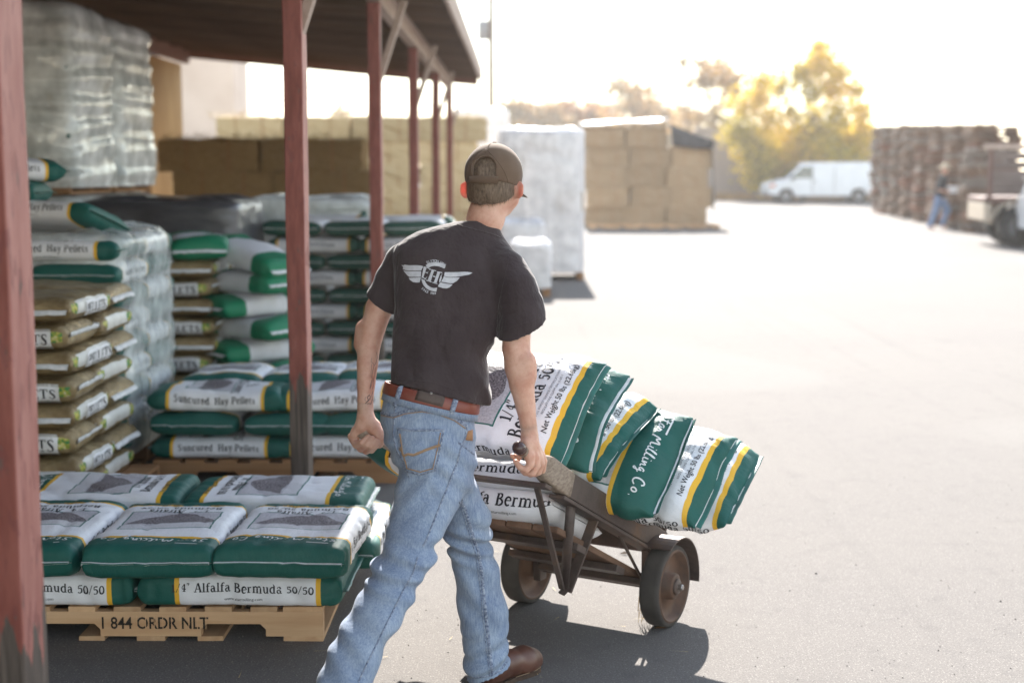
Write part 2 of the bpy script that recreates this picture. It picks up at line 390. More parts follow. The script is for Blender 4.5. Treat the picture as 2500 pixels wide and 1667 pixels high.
# brush script for the maker's name
SCRIPT = {
 'S': (.62, [[(.52, .66, .08), (.40, .78, .09), (.24, .72, .10), (.26, .55, .10), (.42, .42, .11), (.44, .22, .11), (.28, .06, .10), (.06, .12, .08)]]),
 't': (.36, [[(.20, .72, .09), (.12, .2, .09), (.18, .06, .08), (.36, .14, .07)], [(.02, .52, .07), (.36, .56, .07)]]),
 'a': (.46, [[(.34, .42, .08), (.2, .46, .08), (.08, .24, .09), (.14, .08, .08), (.3, .2, .08), (.36, .42, .09), (.32, .12, .09), (.48, .14, .06)]]),
 'r': (.40, [[(.02, .2, .06), (.12, .46, .09), (.14, .36, .08), (.32, .38, .09), (.26, .12, .09), (.42, .16, .06)]]),
 ' ': (.26, []),
 'M': (.86, [[(.04, .06, .09), (.2, .74, .09), (.3, .3, .10), (.54, .76, .09), (.58, .3, .10), (.6, .1, .09), (.84, .2, .06)]]),
 'i': (.28, [[(.12, .44, .09), (.08, .12, .09), (.28, .16, .06)], [(.17, .60, .09), (.18, .64, .09)]]),
 'l': (.32, [[(.02, .16, .06), (.24, .66, .07), (.2, .76, .07), (.12, .6, .08), (.08, .14, .09), (.32, .16, .06)]]),
 'n': (.48, [[(.1, .44, .09), (.05, .06, .09), (.2, .36, .08), (.32, .42, .08), (.28, .12, .09), (.48, .16, .06)]]),
 'g': (.46, [[(.34, .42, .08), (.2, .46, .08), (.08, .26, .09), (.18, .12, .08), (.34, .4, .08), (.26, -.16, .09), (.1, -.2, .08), (.12, -.08, .06), (.46, .16, .06)]]),
 'C': (.62, [[(.5, .6, .09), (.42, .76, .09), (.24, .7, .09), (.1, .4, .11), (.16, .12, .10), (.34, .04, .09), (.54, .2, .07)]]),
 'o': (.42, [[(.24, .44, .08), (.08, .3, .09), (.12, .1, .08), (.28, .12, .09), (.34, .34, .08), (.24, .44, .08)]]),
 '.': (.2, [[(.08, .04, .10), (.12, .04, .10)]]),
}
def _smooth(pts, it=2):
    for _ in range(it):
        if len(pts) < 3: return pts
        q = [pts[0]]
        for a, b in zip(pts[:-1], pts[1:]):
            q.append(tuple(.75 * x + .25 * y for x, y in zip(a, b))); q.append(tuple(.25 * x + .75 * y for x, y in zip(a, b)))
        q.append(pts[-1]); pts = q
    return pts
def stroke_text(txt, font=SERIF, size=1.0, track=0.0, round_=False, missing=(), xs=1.0):
    """-> (verts [(x, y, layer)], faces, width) of ribbons; size = em in metres"""
    V, F, x0 = [], [], 0.0; layer = 0
    for ci, ch in enumerate(txt):
        adv, strokes = font[ch]
        if ci not in missing:
          for st in strokes:
            st = _smooth(st, 2 if round_ else 1) if len(st) > 2 else st
            p = np.array([(x0 + a, b) for a, b, _ in st]); w = np.array([c for *_, c in st])
            if len(p) == 2:
                k = 3; p = np.array([p[0] + (p[1] - p[0]) * i / k for i in range(k + 1)]); w = np.linspace(w[0], w[1], k + 1)
            d = np.gradient(p, axis=0); d /= np.linalg.norm(d, axis=1)[:, None] + 1e-9
            nn = np.stack([-d[:, 1], d[:, 0]], 1); b = len(V)
            for i in range(len(p)):
                for s in (-1, 0, 1):
                    q = p[i] + nn[i] * s * w[i] / 2; V.append((q[0] * size, q[1] * size, layer))
            for i in range(len(p) - 1):
                for s in (0, 1): F.append((b + i * 3 + s, b + i * 3 + 3 + s, b + i * 3 + 4 + s, b + i * 3 + 1 + s))
            layer = (layer + 1) % 12
        x0 += adv + track
    return [(a * xs, b, c) for a, b, c in V], F, x0 * size * xs
_fontcache = {}
def sans_text(txt, size=1.0, bold=0.0, shear=0.0):
    key = (txt, bold, shear)
    if key not in _fontcache:
        cu = bpy.data.curves.new('lettering', 'FONT'); cu.body = txt; cu.offset = bold; cu.shear = shear; cu.resolution_u = 3
        ob = bpy.data.objects.new('lettering', cu); col.objects.link(ob)
        me = bpy.data.meshes.new_from_object(ob)
        V = [(v.co.x, v.co.y, 0) for v in me.vertices]; F = [tuple(p.vertices) for p in me.polygons]
        bpy.data.objects.remove(ob); bpy.data.curves.remove(cu); bpy.data.meshes.remove(me)
        _fontcache[key] = (V, F, max([v[0] for v in V] + [0.01]))
    V, F, w = _fontcache[key]
    return [(a * size, b * size, 0) for a, b, _ in V], F, w * size

# ---------------------------------------------------------------- sacks
def plain(name, c, rough=0.6, spec=0.4, **kw):
    return NT(name).set(c, rough, spec, **kw)
M_INK = plain('black_ink', (0.018, 0.018, 0.025), 0.55)
M_INKG = plain('grey_ink', (0.10, 0.10, 0.13), 0.55)
M_WINK = plain('white_ink', (0.74, 0.76, 0.76), 0.5)
M_TAPE = mottled('white_seam_tape', (0.55, 0.57, 0.58), (0.78, 0.78, 0.80), 30, 0.6, 0.2)
M_GTAPE = mottled('green_seam_flap', (0.010, 0.075, 0.062), (0.02, 0.15, 0.12), 12, 0.42, 0.3, spec=0.5)
M_THREAD = plain('stitch_thread', (0.72, 0.72, 0.70), 0.8)

def sack_material(name, L, W, T, ga, gb, pic=True, white=(0.80, 0.80, 0.835), green=(0.010, 0.096, 0.079), yellow=(0.80, 0.45, 0.035), stripe=0.017,
                  side_stripe=False, wrinkle=1.0, rough=0.54, pc_u=0.04):
    """printed woven sack: u = metres along the sack (+ is its top), v = metres round it (0 = middle of the face)"""
    t = NT(name); uv = t.n('ShaderNodeUVMap'); sp = t.n('ShaderNodeSeparateXYZ'); t.l(uv.outputs[0], sp.inputs[0])
    u, v = sp.outputs[0], sp.outputs[1]
    obj = t.coord('Object'); n1 = t.noise(obj, 9, 5, 0.6); n2 = t.noise(obj, 70, 3, 0.6)
    wob = t.math('MULTIPLY', t.math('SUBTRACT', n1, 0.5), 0.006)
    uw = t.math('ADD', u, wob)
    c = t.mix(t.ramp(n1, [(0.35, (0, 0, 0)), (0.8, (0.5, 0.5, 0.5))]), white, tuple(x * 0.88 for x in white))
    if pic:
        uc, vc, a, b = pc_u, 0.0, 0.125, 0.172
        du = t.math('ABSOLUTE', t.math('SUBTRACT', u, uc)); dv = t.math('ABSOLUTE', t.math('SUBTRACT', v, vc))
        inside = t.math('MULTIPLY', t.math('LESS_THAN', du, a), t.math('LESS_THAN', dv, b))
        inner = t.math('MULTIPLY', t.math('LESS_THAN', du, a - 0.006), t.math('LESS_THAN', dv, b - 0.006))
        pile = t.noise(t.coord('UV'), 120, 3, 0.75); shape = t.noise(t.coord('UV', (1, 1, 1)), 5.5, 2)
        su = t.math('SUBTRACT', u, uc); vv = t.math('SUBTRACT', v, .015)
        arch = t.math('SUBTRACT', su, t.math('ADD', -.098, t.math('MULTIPLY', t.math('MULTIPLY', vv, vv), 5.2)))
        arch = t.math('ADD', arch, t.math('MULTIPLY', t.math('SUBTRACT', shape, .5), .05))
        dark = t.math('MULTIPLY', t.math('GREATER_THAN', arch, 0.0), t.math('LESS_THAN', t.math('ADD', su, t.math('MULTIPLY', t.math('SUBTRACT', shape, .5), .05)), .055))
        heap = t.ramp(pile, [(0.36, (0.03, 0.026, 0.030)), (0.66, (0.34, 0.30, 0.33))])
        backd = t.ramp(pile, [(0.3, (0.34, 0.33, 0.37)), (0.7, (0.60, 0.58, 0.62))]); backd = t.mix(t.math('GREATER_THAN', su, .06), backd, t.ramp(pile, [(.3, (.50, .49, .52)), (.7, (.70, .69, .72))]))
        pc = t.mix(dark, backd, heap)
        c = t.mix(inside, c, (0.02, 0.14, 0.12)); c = t.mix(inner, c, pc)
    up = t.math('GREATER_THAN', uw, L / 2 - ga); dn = t.math('LESS_THAN', uw, -(L / 2 - gb))
    ups = t.math('GREATER_THAN', uw, L / 2 - ga - stripe); dns = t.math('LESS_THAN', uw, -(L / 2 - gb - stripe))
    c = t.mix(t.math('MAXIMUM', ups, dns), c, yellow)
    gn = t.mix(n1, tuple(x * 0.75 for x in green), tuple(x * 1.25 for x in green))
    c = t.mix(t.math('MAXIMUM', up, dn), c, gn)
    grime = t.math('MULTIPLY', t.math('MULTIPLY', t.ramp(t.noise(obj, 5.0, 6, 0.72), [(.5, (0, 0, 0)), (.75, (1, 1, 1))]), .22), t.math('SUBTRACT', 1.0, t.math('MULTIPLY', t.math('MAXIMUM', up, dn), .85)))
    c = t.mix(grime, c, (0.30, 0.27, 0.22))
    wr = t.noise(t.coord('Object', (1.0, 2.2, 1.6)), 14, 5, 0.62)
    bn = t.bump(wr, 0.30 * wrinkle, 0.012); t.bump(n2, 0.06, 0.001, bn)
    return t.set(c, t.math('ADD', rough - .06, t.math('MULTIPLY', n1, 0.16)), 0.3)

def snoise(p, seed, freq, octs=3):
    """smooth pseudo noise, p (...,3)"""
    r = np.random.default_rng(seed); out = np.zeros(p.shape[:-1]); a = 1.0
    for k in range(octs):
        for _ in range(3):
            w = r.normal(size=3) * freq * (1.9 ** k); out += a * np.sin(p @ w + r.uniform(0, 6.28)) / 3
        a *= 0.5
    return out

class Sack:
    """parametric filled sack lying flat: x along its length, y across, z up from its underside"""
    def __init__(s, L=.72, W=.45, T=.13, seed=0, ez=.075, pw=2.3, n=4.5, lump=.008, wrinkle=.004, nu=46, nv=56, bend=None, sag=0.0, ear=0.0, dm=.10, crn=.14, crease=.006):
        s.L, s.W, s.T = L, W, T
        # rings: dense near the ends
        e = np.linspace(0, 1, 9); xe = L / 2 - ez + ez * np.sin(e * np.pi / 2)
        xm = np.linspace(-(L / 2 - ez), L / 2 - ez, nu - 16)[1:-1]
        xs = np.concatenate([-xe[::-1], xm, xe]); s.xs = xs
        # perimeter, starting at the middle of the underside and passing +y, top, -y; seam hidden underneath
        th = np.linspace(-np.pi / 2, 1.5 * np.pi, nv + 1)
        cy, cz = np.cos(th), np.sin(th)
        yy = np.sign(cy) * np.abs(cy) ** (2 / n); zz = np.sign(cz) * np.abs(cz) ** (2 / n)
        yy, zz = yy * W / 2, zz * T / 2
        per = np.concatenate([[0], np.cumsum(np.hypot(np.diff(yy), np.diff(zz)))]); 
        # resample evenly, a bit denser round the corners
        q = np.linspace(0, per[-1], nv + 1); yy = np.interp(q, per, yy); zz = np.interp(q, per, zz)
        s.vs = per[-1] / 2 - q            # 0 on top, + towards +y
        X = np.repeat(xs[:, None], nv + 1, 1)
        sfac = np.clip((np.abs(xs) - (L / 2 - ez)) / ez, 0, 1)
        tf = (1 - np.minimum(sfac, 1) ** pw) ** (1 / pw); tf = np.maximum(tf, 0.02)
        wf = 1 - 0.05 * sfac ** 2 + ear * sfac ** 6 - 0.018 * np.cos(xs / L * 2 * np.pi)
        dome = 1 + dm * np.cos(np.pi * xs / L) ** 2
        Y = yy[None, :] * wf[:, None]
        crown = 1 - crn * (np.abs(yy) / (W / 2)) ** 3
        Z = zz[None, :] * (tf * 0.92)[:, None] * np.where(zz > 0, crown, 1.0)[None, :] * np.where(zz[None, :] > 0, dome[:, None], 1.0)
        P = np.stack([X, Y, Z], -1)
        Q = P + np.array([seed * 3.1, seed * 1.7, seed * 0.9])
        nl = snoise(Q, seed, 9.0, 2)
        # creases running towards the ends and along the side gussets
        cr = np.abs(np.sin(Y * (38 + seed % 5) + 2.5 * snoise(Q, seed + 5, 8, 2))) ** 0.6
        amp = wrinkle * np.clip((np.abs(X) - L * 0.22) / (L * 0.28), 0, 1)
        side = np.clip((np.abs(Y) - W * .36) / (W * .14), 0, 1)
        cr2 = np.sin(X * 46 + 3 * snoise(Q, seed + 9, 10, 2))
        up = np.where(Z > 0, 1.0, 0.35)
        P[..., 2] += (nl * lump * up + (cr - .6) * amp * up) * (0.25 + 0.75 * tf)[:, None]
        P[..., 1] += np.sign(Y) * side * (nl * lump * .8 + cr2 * wrinkle * .5) * tf[:, None]
        P[..., 0] += snoise(Q, seed + 3, 14, 2) * .004 * (1 - tf)[:, None]
        P[..., 2] += T * 0.46
        # sharp random creases in the plastic
        w1 = X * 9 + Y * 13 + 2.2 * snoise(Q, seed + 21, 7, 2); w2 = X * 14 - Y * 8 + 2.2 * snoise(Q, seed + 22, 7, 2)
        P[..., 2] += (np.exp(-(np.sin(w1) / .16) ** 2) * .6 + np.exp(-(np.sin(w2) / .14) ** 2) * .5) * -crease * np.where(zz[None, :] > 0, 1, 0) * (0.3 + 0.7 * tf)[:, None]
        P[..., 1] += np.sign(Y) * side * np.exp(-(np.sin(X * 17 + 2 * snoise(Q, seed + 23, 8, 2)) / .2) ** 2) * -crease * 1.2 * tf[:, None]
        if sag: P[..., 2] += sag * (1 - np.cos(np.pi * X / L) - .5)
        if bend is not None: P = bend(P)
        P[:, -1] = P[:, 0]
        s.P = P; s.nv = nv
        du = np.gradient(P, axis=0); dv = np.gradient(P, axis=1)
        N = np.cross(dv, du); N /= np.linalg.norm(N, axis=-1)[..., None] + 1e-9
        c = P.mean((0, 1)); 
        if ((P - c) * N).sum() < 0: N = -N
        s.N = N
    def body(s, name, mat):
        nu, nv = s.P.shape[0], s.P.shape[1]
        V = s.P.reshape(-1, 3); idx = np.arange(nu * nv).reshape(nu, nv)
        a, b, c, d = idx[:-1, :-1], idx[1:, :-1], idx[1:, 1:], idx[:-1, 1:]
        F = np.stack([a, d, c, b], -1).reshape(-1, 4)
        me = bpy.data.meshes.new(name); me.from_pydata(V.tolist(), [], F.tolist())
        uvl = me.uv_layers.new(name='UVMap'); UV = np.stack([np.repeat(s.xs[:, None], nv, 1), np.repeat(s.vs[None, :], nu, 0)], -1).reshape(-1, 2)
        li = np.zeros(len(me.loops), dtype=np.int32); me.loops.foreach_get('vertex_index', li)
        uvl.data.foreach_set('uv', UV[li].ravel())
        me.polygons.foreach_set('use_smooth', [True] * len(me.polygons)); me.materials.append(mat); me.update(); return me
    def surf(s, u, v, off=0.0):
        nu, nv = s.P.shape[:2]
        i = np.clip(np.interp(u, s.xs, np.arange(nu)), 0, nu - 1.001); j = np.clip(np.interp(-np.asarray(v), -s.vs, np.arange(nv)), 0, nv - 1.001)
        i0, j0 = i.astype(int), j.astype(int); fi, fj = (i - i0)[:, None], (j - j0)[:, None]
        def bl(A): return A[i0, j0] * (1 - fi) * (1 - fj) + A[i0 + 1, j0] * fi * (1 - fj) + A[i0, j0 + 1] * (1 - fi) * fj + A[i0 + 1, j0 + 1] * fi * fj
        return bl(s.P) + bl(s.N) * np.asarray(off)[:, None]
    def lettering(s, name, items, mat, off=.0013):
        """items: (V, F, width, u, v, ang, anchor); ang 0: reads along +u with its top towards +v... """
        VV, FF = [], []
        for V, F, w, u0, v0, ang, anc in items:
            V = np.array(V, float); ca, sa = math.cos(R(ang)), math.sin(R(ang))
            x = V[:, 0] - w * anc; y = V[:, 1]
            u = u0 + x * ca - y * sa; v = v0 + x * sa + y * ca
            p = s.surf(u, v, off + V[:, 2] * 0.00005); b = len(VV)
            VV += p.tolist(); FF += [tuple(k + b for k in f) for f in F]
        me = bpy.data.meshes.new(name); me.from_pydata(VV, [], FF); me.materials.append(mat); me.update(); return me
    def seam(s, name, mat, end=1, length=0.02, thick=0.003, fold=0.0, wf=0.97, off=0.0):
        """flat stitched lip past one end of the sack"""
        nu, nv = s.P.shape[:2]; row = s.P[-1 if end > 0 else 0]; prev = s.P[-4 if end > 0 else 3]
        js = [int(round(j)) for j in np.linspace(nv * .27, nv * .73, 15)]
        base = np.array([row[j] for j in js]); mid = prev.mean(0); d = row.mean(0) - mid; d /= np.linalg.norm(d)
        yv = base[-1] - base[0]; yv /= np.linalg.norm(yv); nz = np.cross(d, yv); nz /= np.linalg.norm(nz)
        r = np.random.default_rng(len(js) + int(abs(s.P[3, 3, 2]) * 1e5) % 97); b = MB(); V = []; F = []
        c0 = base.mean(0)
        K = 3
        for k, p in enumerate(base):
            p = c0 + (p - c0) * wf; wv = r.normal() * 0.0022
            for m in range(K + 1):
                f = m / K; a = fold * f
                q = p - d * 0.006 + d * (length + .006) * f * math.cos(a) + nz * ((length) * f * math.sin(a) + wv * f + off)
                V.append(q + nz * thick / 2); V.append(q - nz * thick / 2)
        n2 = (K + 1) * 2
        for k in range(len(base) - 1):
            for m in range(K):
                a = k * n2 + m * 2; F += [(a, a + n2, a + n2 + 2, a + 2), (a + 1, a + 3, a + n2 + 3, a + n2 + 1)]
            a = k * n2 + K * 2; F.append((a, a + n2, a + n2 + 1, a + 1))
        b.add(V, F); return b.mesh(name, mat, True)

def alfalfa_items(sk, which, du=0.0, fs=1.0):
    """dark lettering of the front panel and of one gusset"""
    L, W = sk.L, sk.W; it = []
    up = 180 - 90    # letters' top towards +u, reading towards -v
    def T(txt, size, u, v, font=None, bold=0.0, anc=.5, ang=-90):
        Z = stroke_text(txt, SERIF, size, xs=.86) if font is None else sans_text(txt, size, bold)
        it.append((*Z, u, v, ang, anc))
    if which == 'face':
        T('1/4" Alfalfa', .062 * fs, -0.135 + du, 0.0); T('Bermuda 50/50', .062 * fs, -0.190 + du * .9, 0.0)
        T('Net Weight 50 lbs (22.68kg)', .026, -0.262 + du * .5, 0.0, 1, 0.012)
    if which == 'side':
        hv = W / 2 + .055
        T('1/4" Alfalfa Bermuda 50/50', .045, -0.012, hv - .004, ang=180)
        T('www.starmilling.com', .016, -0.012, hv + .028, 1, 0.0, ang=180)
    if which == 'fine':
        T('MEETS U.S. FOREST SERVICE CERTIFICATION FOR', .012, -0.215, 0.0, 1); T('REGULATIONS CLAIM #04-17-05-1', .012, -0.232, 0.0, 1)
    return it
def name_items(sk):
    it = []
    Z = stroke_text('Star Milling Co.', SCRIPT, .058, round_=True); it.append((*Z, sk.L / 2 - (.120 if sk.L > .7 else .092), 0.0, -90, .5))
    bar = [(0, 0, 0), (.075, 0, 0), (.075, .006, 0), (0, .006, 0)]; it.append((bar, [(0, 1, 2, 3)], .075, sk.L / 2 - .050, .125, -90, .5))
    return it
def hay_items(sk):
    it = []; hv = sk.W / 2 + .055
    it.append((*stroke_text('Suncured  Hay Pellets', SERIF, .055, xs=.74), -0.0, hv - .005, 180, .5))
    it.append((*sans_text('www.starmilling.com', .016), 0.0, hv + .03, 180, .5))
    it.append((*stroke_text('Suncured Hay', SERIF, .06), -0.125, 0.0, -90, .5)); it.append((*stroke_text('Pellets', SERIF, .06), -0.19, 0.0, -90, .5))
    return it

L0, W0, T0 = .72, .455, .132
M_ALF = sack_material('alfalfa_sack_print', L0, W0, T0, 0.132, 0.075, pc_u=-.03, wrinkle=1.4)
M_HAY = sack_material('hay_pellet_sack_print', L0, W0, T0, 0.105, 0.10, wrinkle=1.6)

def make_sack(name, sk, mat, label=None, cat=None, group=None, face=True, side=True, fine=False, script=True, hay=False, topseam=True, botseam=True, seamkw={}, du=0.0, fs=1.0):
    e = link(name, sk.body(name, mat)); tag(e, label, cat, group)
    if hay: link('printed_text', sk.lettering('printed_text', hay_items(sk), M_INK), e)
    else:
        its = (alfalfa_items(sk, 'face', du, fs) if face else []) + (alfalfa_items(sk, 'side') if side else [])
        if its: link('printed_text', sk.lettering('printed_text', its, M_INK), e)
        if fine: link('small_print', sk.lettering('small_print', alfalfa_items(sk, 'fine'), M_INKG), e)
        if script: link('maker_name', sk.lettering('maker_name', name_items(sk), M_WINK), e)
    if topseam:
        link('seam_flap', sk.seam('seam_flap', M_GTAPE, 1, .022, **seamkw), e)
        link('seam_tape', sk.seam('seam_tape', M_TAPE, 1, .012, .007, **seamkw), e)
    if botseam:
        link('seam_flap', sk.seam('seam_flap', M_GTAPE, -1, .02), e)
    return e
def place(o, pos, xdir, zdir=(0, 0, 1), flip=False):
    """put a sack: its base centre at pos, its top end towards xdir, its face towards zdir"""
    x = Vector(xdir).normalized(); z = Vector(zdir); z = (z - x * z.dot(x)).normalized(); y = z.cross(x)
    M = Matrix((x, y, z)).transposed().to_4x4(); M.translation = Vector(pos); o.matrix_world = M; return o

# ---------------------------------------------------------------- pallets
M_PAL = wood_mat('fresh_pallet_wood', (0.52, 0.30, 0.155), (0.76, 0.52, 0.32), axis=0)
M_PALY = wood_mat('pallet_deck_wood', (0.48, 0.28, 0.15), (0.70, 0.47, 0.28), axis=1)
M_PALB = wood_mat('brown_pallet_wood', (0.30, 0.15, 0.07), (0.48, 0.27, 0.135), axis=0)
M_STEN = mottled('stencil_paint', (0.012, 0.010, 0.010), (0.05, 0.038, 0.03), 40, 0.8, 0)
def stringer_mesh(L, mat):
    h0, h1, th = 0.018, 0.107, 0.038; b = MB()
    nw, nd = 0.23, 0.045; c1, c2 = L * .26, L * .74
    prof = [(0, h0), (c1 - nw / 2, h0), (c1 - nw / 2, h0 + nd - .02), (c1 - nw / 2 + .02, h0 + nd), (c1 + nw / 2 - .02, h0 + nd), (c1 + nw / 2, h0 + nd - .02), (c1 + nw / 2, h0),
            (c2 - nw / 2, h0), (c2 - nw / 2, h0 + nd - .02), (c2 - nw / 2 + .02, h0 + nd), (c2 + nw / 2 - .02, h0 + nd), (c2 + nw / 2, h0 + nd - .02), (c2 + nw / 2, h0), (L, h0), (L, h1), (0, h1)]
    n = len(prof); v = [(x - L / 2, -th / 2, z) for x, z in prof] + [(x - L / 2, th / 2, z) for x, z in prof]
    b.add(v, [tuple(range(n)), tuple(range(2 * n - 1, n - 1, -1))] + [(i, i + n, (i + 1) % n + n, (i + 1) % n) for i in range(n)])
    return b.mesh('stringer', mat)
PL, PD = 1.22, 1.02
def make_pallet(loc, rz, label, group=None, mats=(None, None), L=PL, D=PD):
    mx, my = mats[0] or M_PAL, mats[1] or M_PALY
    e = empty('pallet', loc, rz, label, 'pallet', group)
    sm = stringer_mesh(L, mx); first = None
    for y in (-D / 2 + .02, 0, D / 2 - .02):
        o = link('stringer', sm, e); o.location = (0, y, 0); first = first or o
    for i in range(8):
        w = .095 if 0 < i < 7 else .14; x = -L / 2 + w / 2 + (L - w) * i / 7
        b = MB(); b.box(x - w / 2, x + w / 2, -D / 2, D / 2, .1075, .125, j=.0012); b.build('deck_board', my, e)
    for x, w in ((-L / 2 + .07, .14), (-L / 2 + .40, .09), (0, .1), (L / 2 - .40, .09), (L / 2 - .07, .14)):
        b = MB(); b.box(x - w / 2, x + w / 2, -D / 2 + .002, D / 2 - .002, 0.0005, .0175, j=.0008); b.build('bottom_board', my, e)
    return e, first
FPX0, FPY0 = -0.695, 4.86
pal1, str1 = make_pallet((FPX0 - PL / 2, FPY0 + PD / 2, 0), 0, 'fresh wooden pallet with black stencilled letters under the nearest white sacks', 'pallets on the yard floor')
V, F, w = sans_text('1 844 ORDR NLT', .060, 0.016)
V = [(x * .86, y, 0) for x, y, _ in V]; w *= .86
me = bpy.data.meshes.new('stencilled_text'); me.from_pydata([(x - w * .5 + .012, -.0202, z + .046) for x, z, _ in V], [], F); me.materials.append(M_STEN)
link('stencilled_text', me, str1)
# stencil bridges: slim uncoloured gaps across the letters
b = MB()
for i in range(9): b.box(-w / 2 + .145 + i * .0305, -w / 2 + .1472 + i * .0305, -.0212, -.0206, .044, .094)
b.build('stencil_gap', M_PAL, str1)

ORD = ['bottom', 'second', 'third', 'fourth', 'fifth', 'sixth', 'seventh', 'eighth', 'ninth', 'tenth', 'eleventh', 'twelfth']
G1 = 'white and green sacks on the front pallet'
zb = .126
def alf(seed, label, group, pos, xd, zd=(0, 0, 1), **kw):
    skw = dict(n=6.5, ez=.056, pw=3.0, dm=.05, crn=.06, lump=.010, crease=.010, wrinkle=.007); skw.update(kw.pop('sk', {})); sk = Sack(L0, W0, T0, seed=seed, **skw)
    o = make_sack('feed_sack', sk, M_ALF, label, 'sack', group, du=-.045, fs=.8, **kw); return place(o, pos, xd, zd)
# lower layer
alf(1, 'white sack reading 1/4 Alfalfa Bermuda 50/50 lying on the stencilled pallet edge', G1, (-.98, FPY0 + .20, zb), (-1, .01, 0), sk=dict(lump=.006, ear=.02))
alf(2, 'white sack on the stencilled pallet, only its end reading uda 50/50 shows', G1, (-1.72, FPY0 + .20, zb), (-1, -.015, 0))
for i, x in enumerate((-.835, -1.305, -1.765)):
    alf(3 + i, ['lower layer sack at the sunlit back corner of the front pallet', 'lower layer sack in the middle back of the front pallet', 'lower layer sack at the back of the front pallet near the post'][i], G1,
        (x + (.06 if i == 0 else 0), FPY0 + .80, zb), (0, -1, 0), fine=False)
# upper layer, ends to the yard
zu = zb + .128
alf(11, 'sack with grey pellet picture on top, rightmost of the three with green ends', G1, (-.812, FPY0 + .215, zu), (-.035, -1, 0.02), sk=dict(T=T0) if False else dict(ear=.03, lump=.007))
alf(12, 'sack with grey pellet picture on top, middle one of the green ended three', G1, (-1.285, FPY0 + .225, zu), (.02, -1, 0.01), sk=dict(ear=.02, lump=.007))
alf(13, 'sack with grey picture half hidden behind the thick red post', G1, (-1.76, FPY0 + .25, zu), (0, -1, 0), sk=dict(lump=.007))
alf(14, 'sack lying crosswise at the back of the front pallet, its green end in sun', G1, (-.975, FPY0 + .84, zu), (1, -.02, 0), sk=dict(lump=.009))
alf(15, 'sack lying crosswise at the back of the front pallet, nearer the red post', G1, (-1.715, FPY0 + .85, zu + .004), (-1, -.03, 0), sk=dict(lump=.010))

# ---------------------------------------------------------------- second pallet: hay pellets
G2 = 'hay pellet sacks on the second pallet'
pal2, _ = make_pallet((-1.30, 7.42 + PD / 2, 0), 0, 'brown wooden pallet under three layers of hay pellet sacks behind the bare post', 'pallets on the yard floor', (M_PALB, M_PALB), L=1.3)
def hay(seed, label, group, pos, xd, zd=(0, 0, 1), **kw):
    skw = kw.pop('sk', {}); sk = Sack(L0, W0, T0, seed=seed, **skw)
    return place(make_sack('feed_sack', sk, M_HAY, label, 'sack', group, hay=True, **kw), pos, xd, zd)
yf = 7.42
hay(21, 'lowest hay pellet sack left of the bare post, text side out', G2, (-1.60, yf + .21, zb), (-1, 0, 0))
hay(22, 'lowest hay pellet sack right of the bare post, partly behind the worker', G2, (-.965, yf + .22, zb), (-1, .01, 0))
for i, x in enumerate((-1.72, -1.24, -.82)):
    hay(23 + i, ['middle layer hay pellet sack, dark green end, farthest from the worker', 'middle layer hay pellet sack with green end crossed by the bare post', 'middle layer hay pellet sack with green end beside the worker\'s wrist'][i], G2,
        (x, yf + .33, zb + .125), (jig(.03), -1, 0.0), face=False)
hay(26, 'top hay pellet sack left of the bare post with yellow edged text panel', G2, (-1.62, yf + .22, zb + .25), (-1, -.02, .012), sk=dict(lump=.014))
hay(27, 'top hay pellet sack behind the bare post and the worker\'s forearm', G2, (-.975, yf + .23, zb + .25), (-1, .02, -.01), sk=dict(lump=.012))
for i, x in enumerate((-1.70, -1.24, -.80)):
    hay(28 + i, ['rear top hay pellet sack on the second pallet, farthest from the worker', 'rear top hay pellet sack on the second pallet, middle one', 'rear top hay pellet sack on the second pallet, nearest the worker'][i], G2,
        (x, yf + .83, zb + .25 + .01 * i), (jig(.06), -1, .03), sk=dict(lump=.014))

# ---------------------------------------------------------------- cheaper sacks for the stacks further back
def proto(name, sk, mat, **kw): return make_sack(name, sk, mat, **kw)
M_LAB = sack_material('green_nutrition_sack', .70, .44, .13, 0.07, 0.07, pic=False, white=(0.60, 0.585, 0.60), green=(0.020, 0.070, 0.052), yellow=(0.62, 0.33, 0.03))
protoA = []
for s_ in (41, 42, 43):
    sk = Sack(.70, .44, .130, seed=s_, nu=30, nv=36)
    o = link('feed_sack', sk.body('feed_sack', M_LAB))
    link('printed_text', sk.lettering('printed_text', [(*stroke_text('Star Nutrition', {**SERIF, 'N': SERIF['H']}, .05), 0, .265, 180, .5)], M_INKG), o)
    link('seam_tape', sk.seam('seam_tape', M_TAPE, 1, .012, .004), o); protoA.append(o)
used = set()
def inst(pr, label, group, pos, xd, zd=(0, 0, 1)):
    o = pr
    if pr.name in used: o = copy_tree(pr)
    used.add(pr.name); tag(o, label, 'sack', group); return place(o, pos, xd, zd)
G3 = 'dark green labelled sacks stacked behind the second pallet'
pal3, _ = make_pallet((-1.27, 10.85 + PD / 2, 0), 0, 'pallet under the tall stack of dark green labelled sacks', 'pallets on the yard floor', (M_PALB, M_PALB), L=1.34)
z = zb
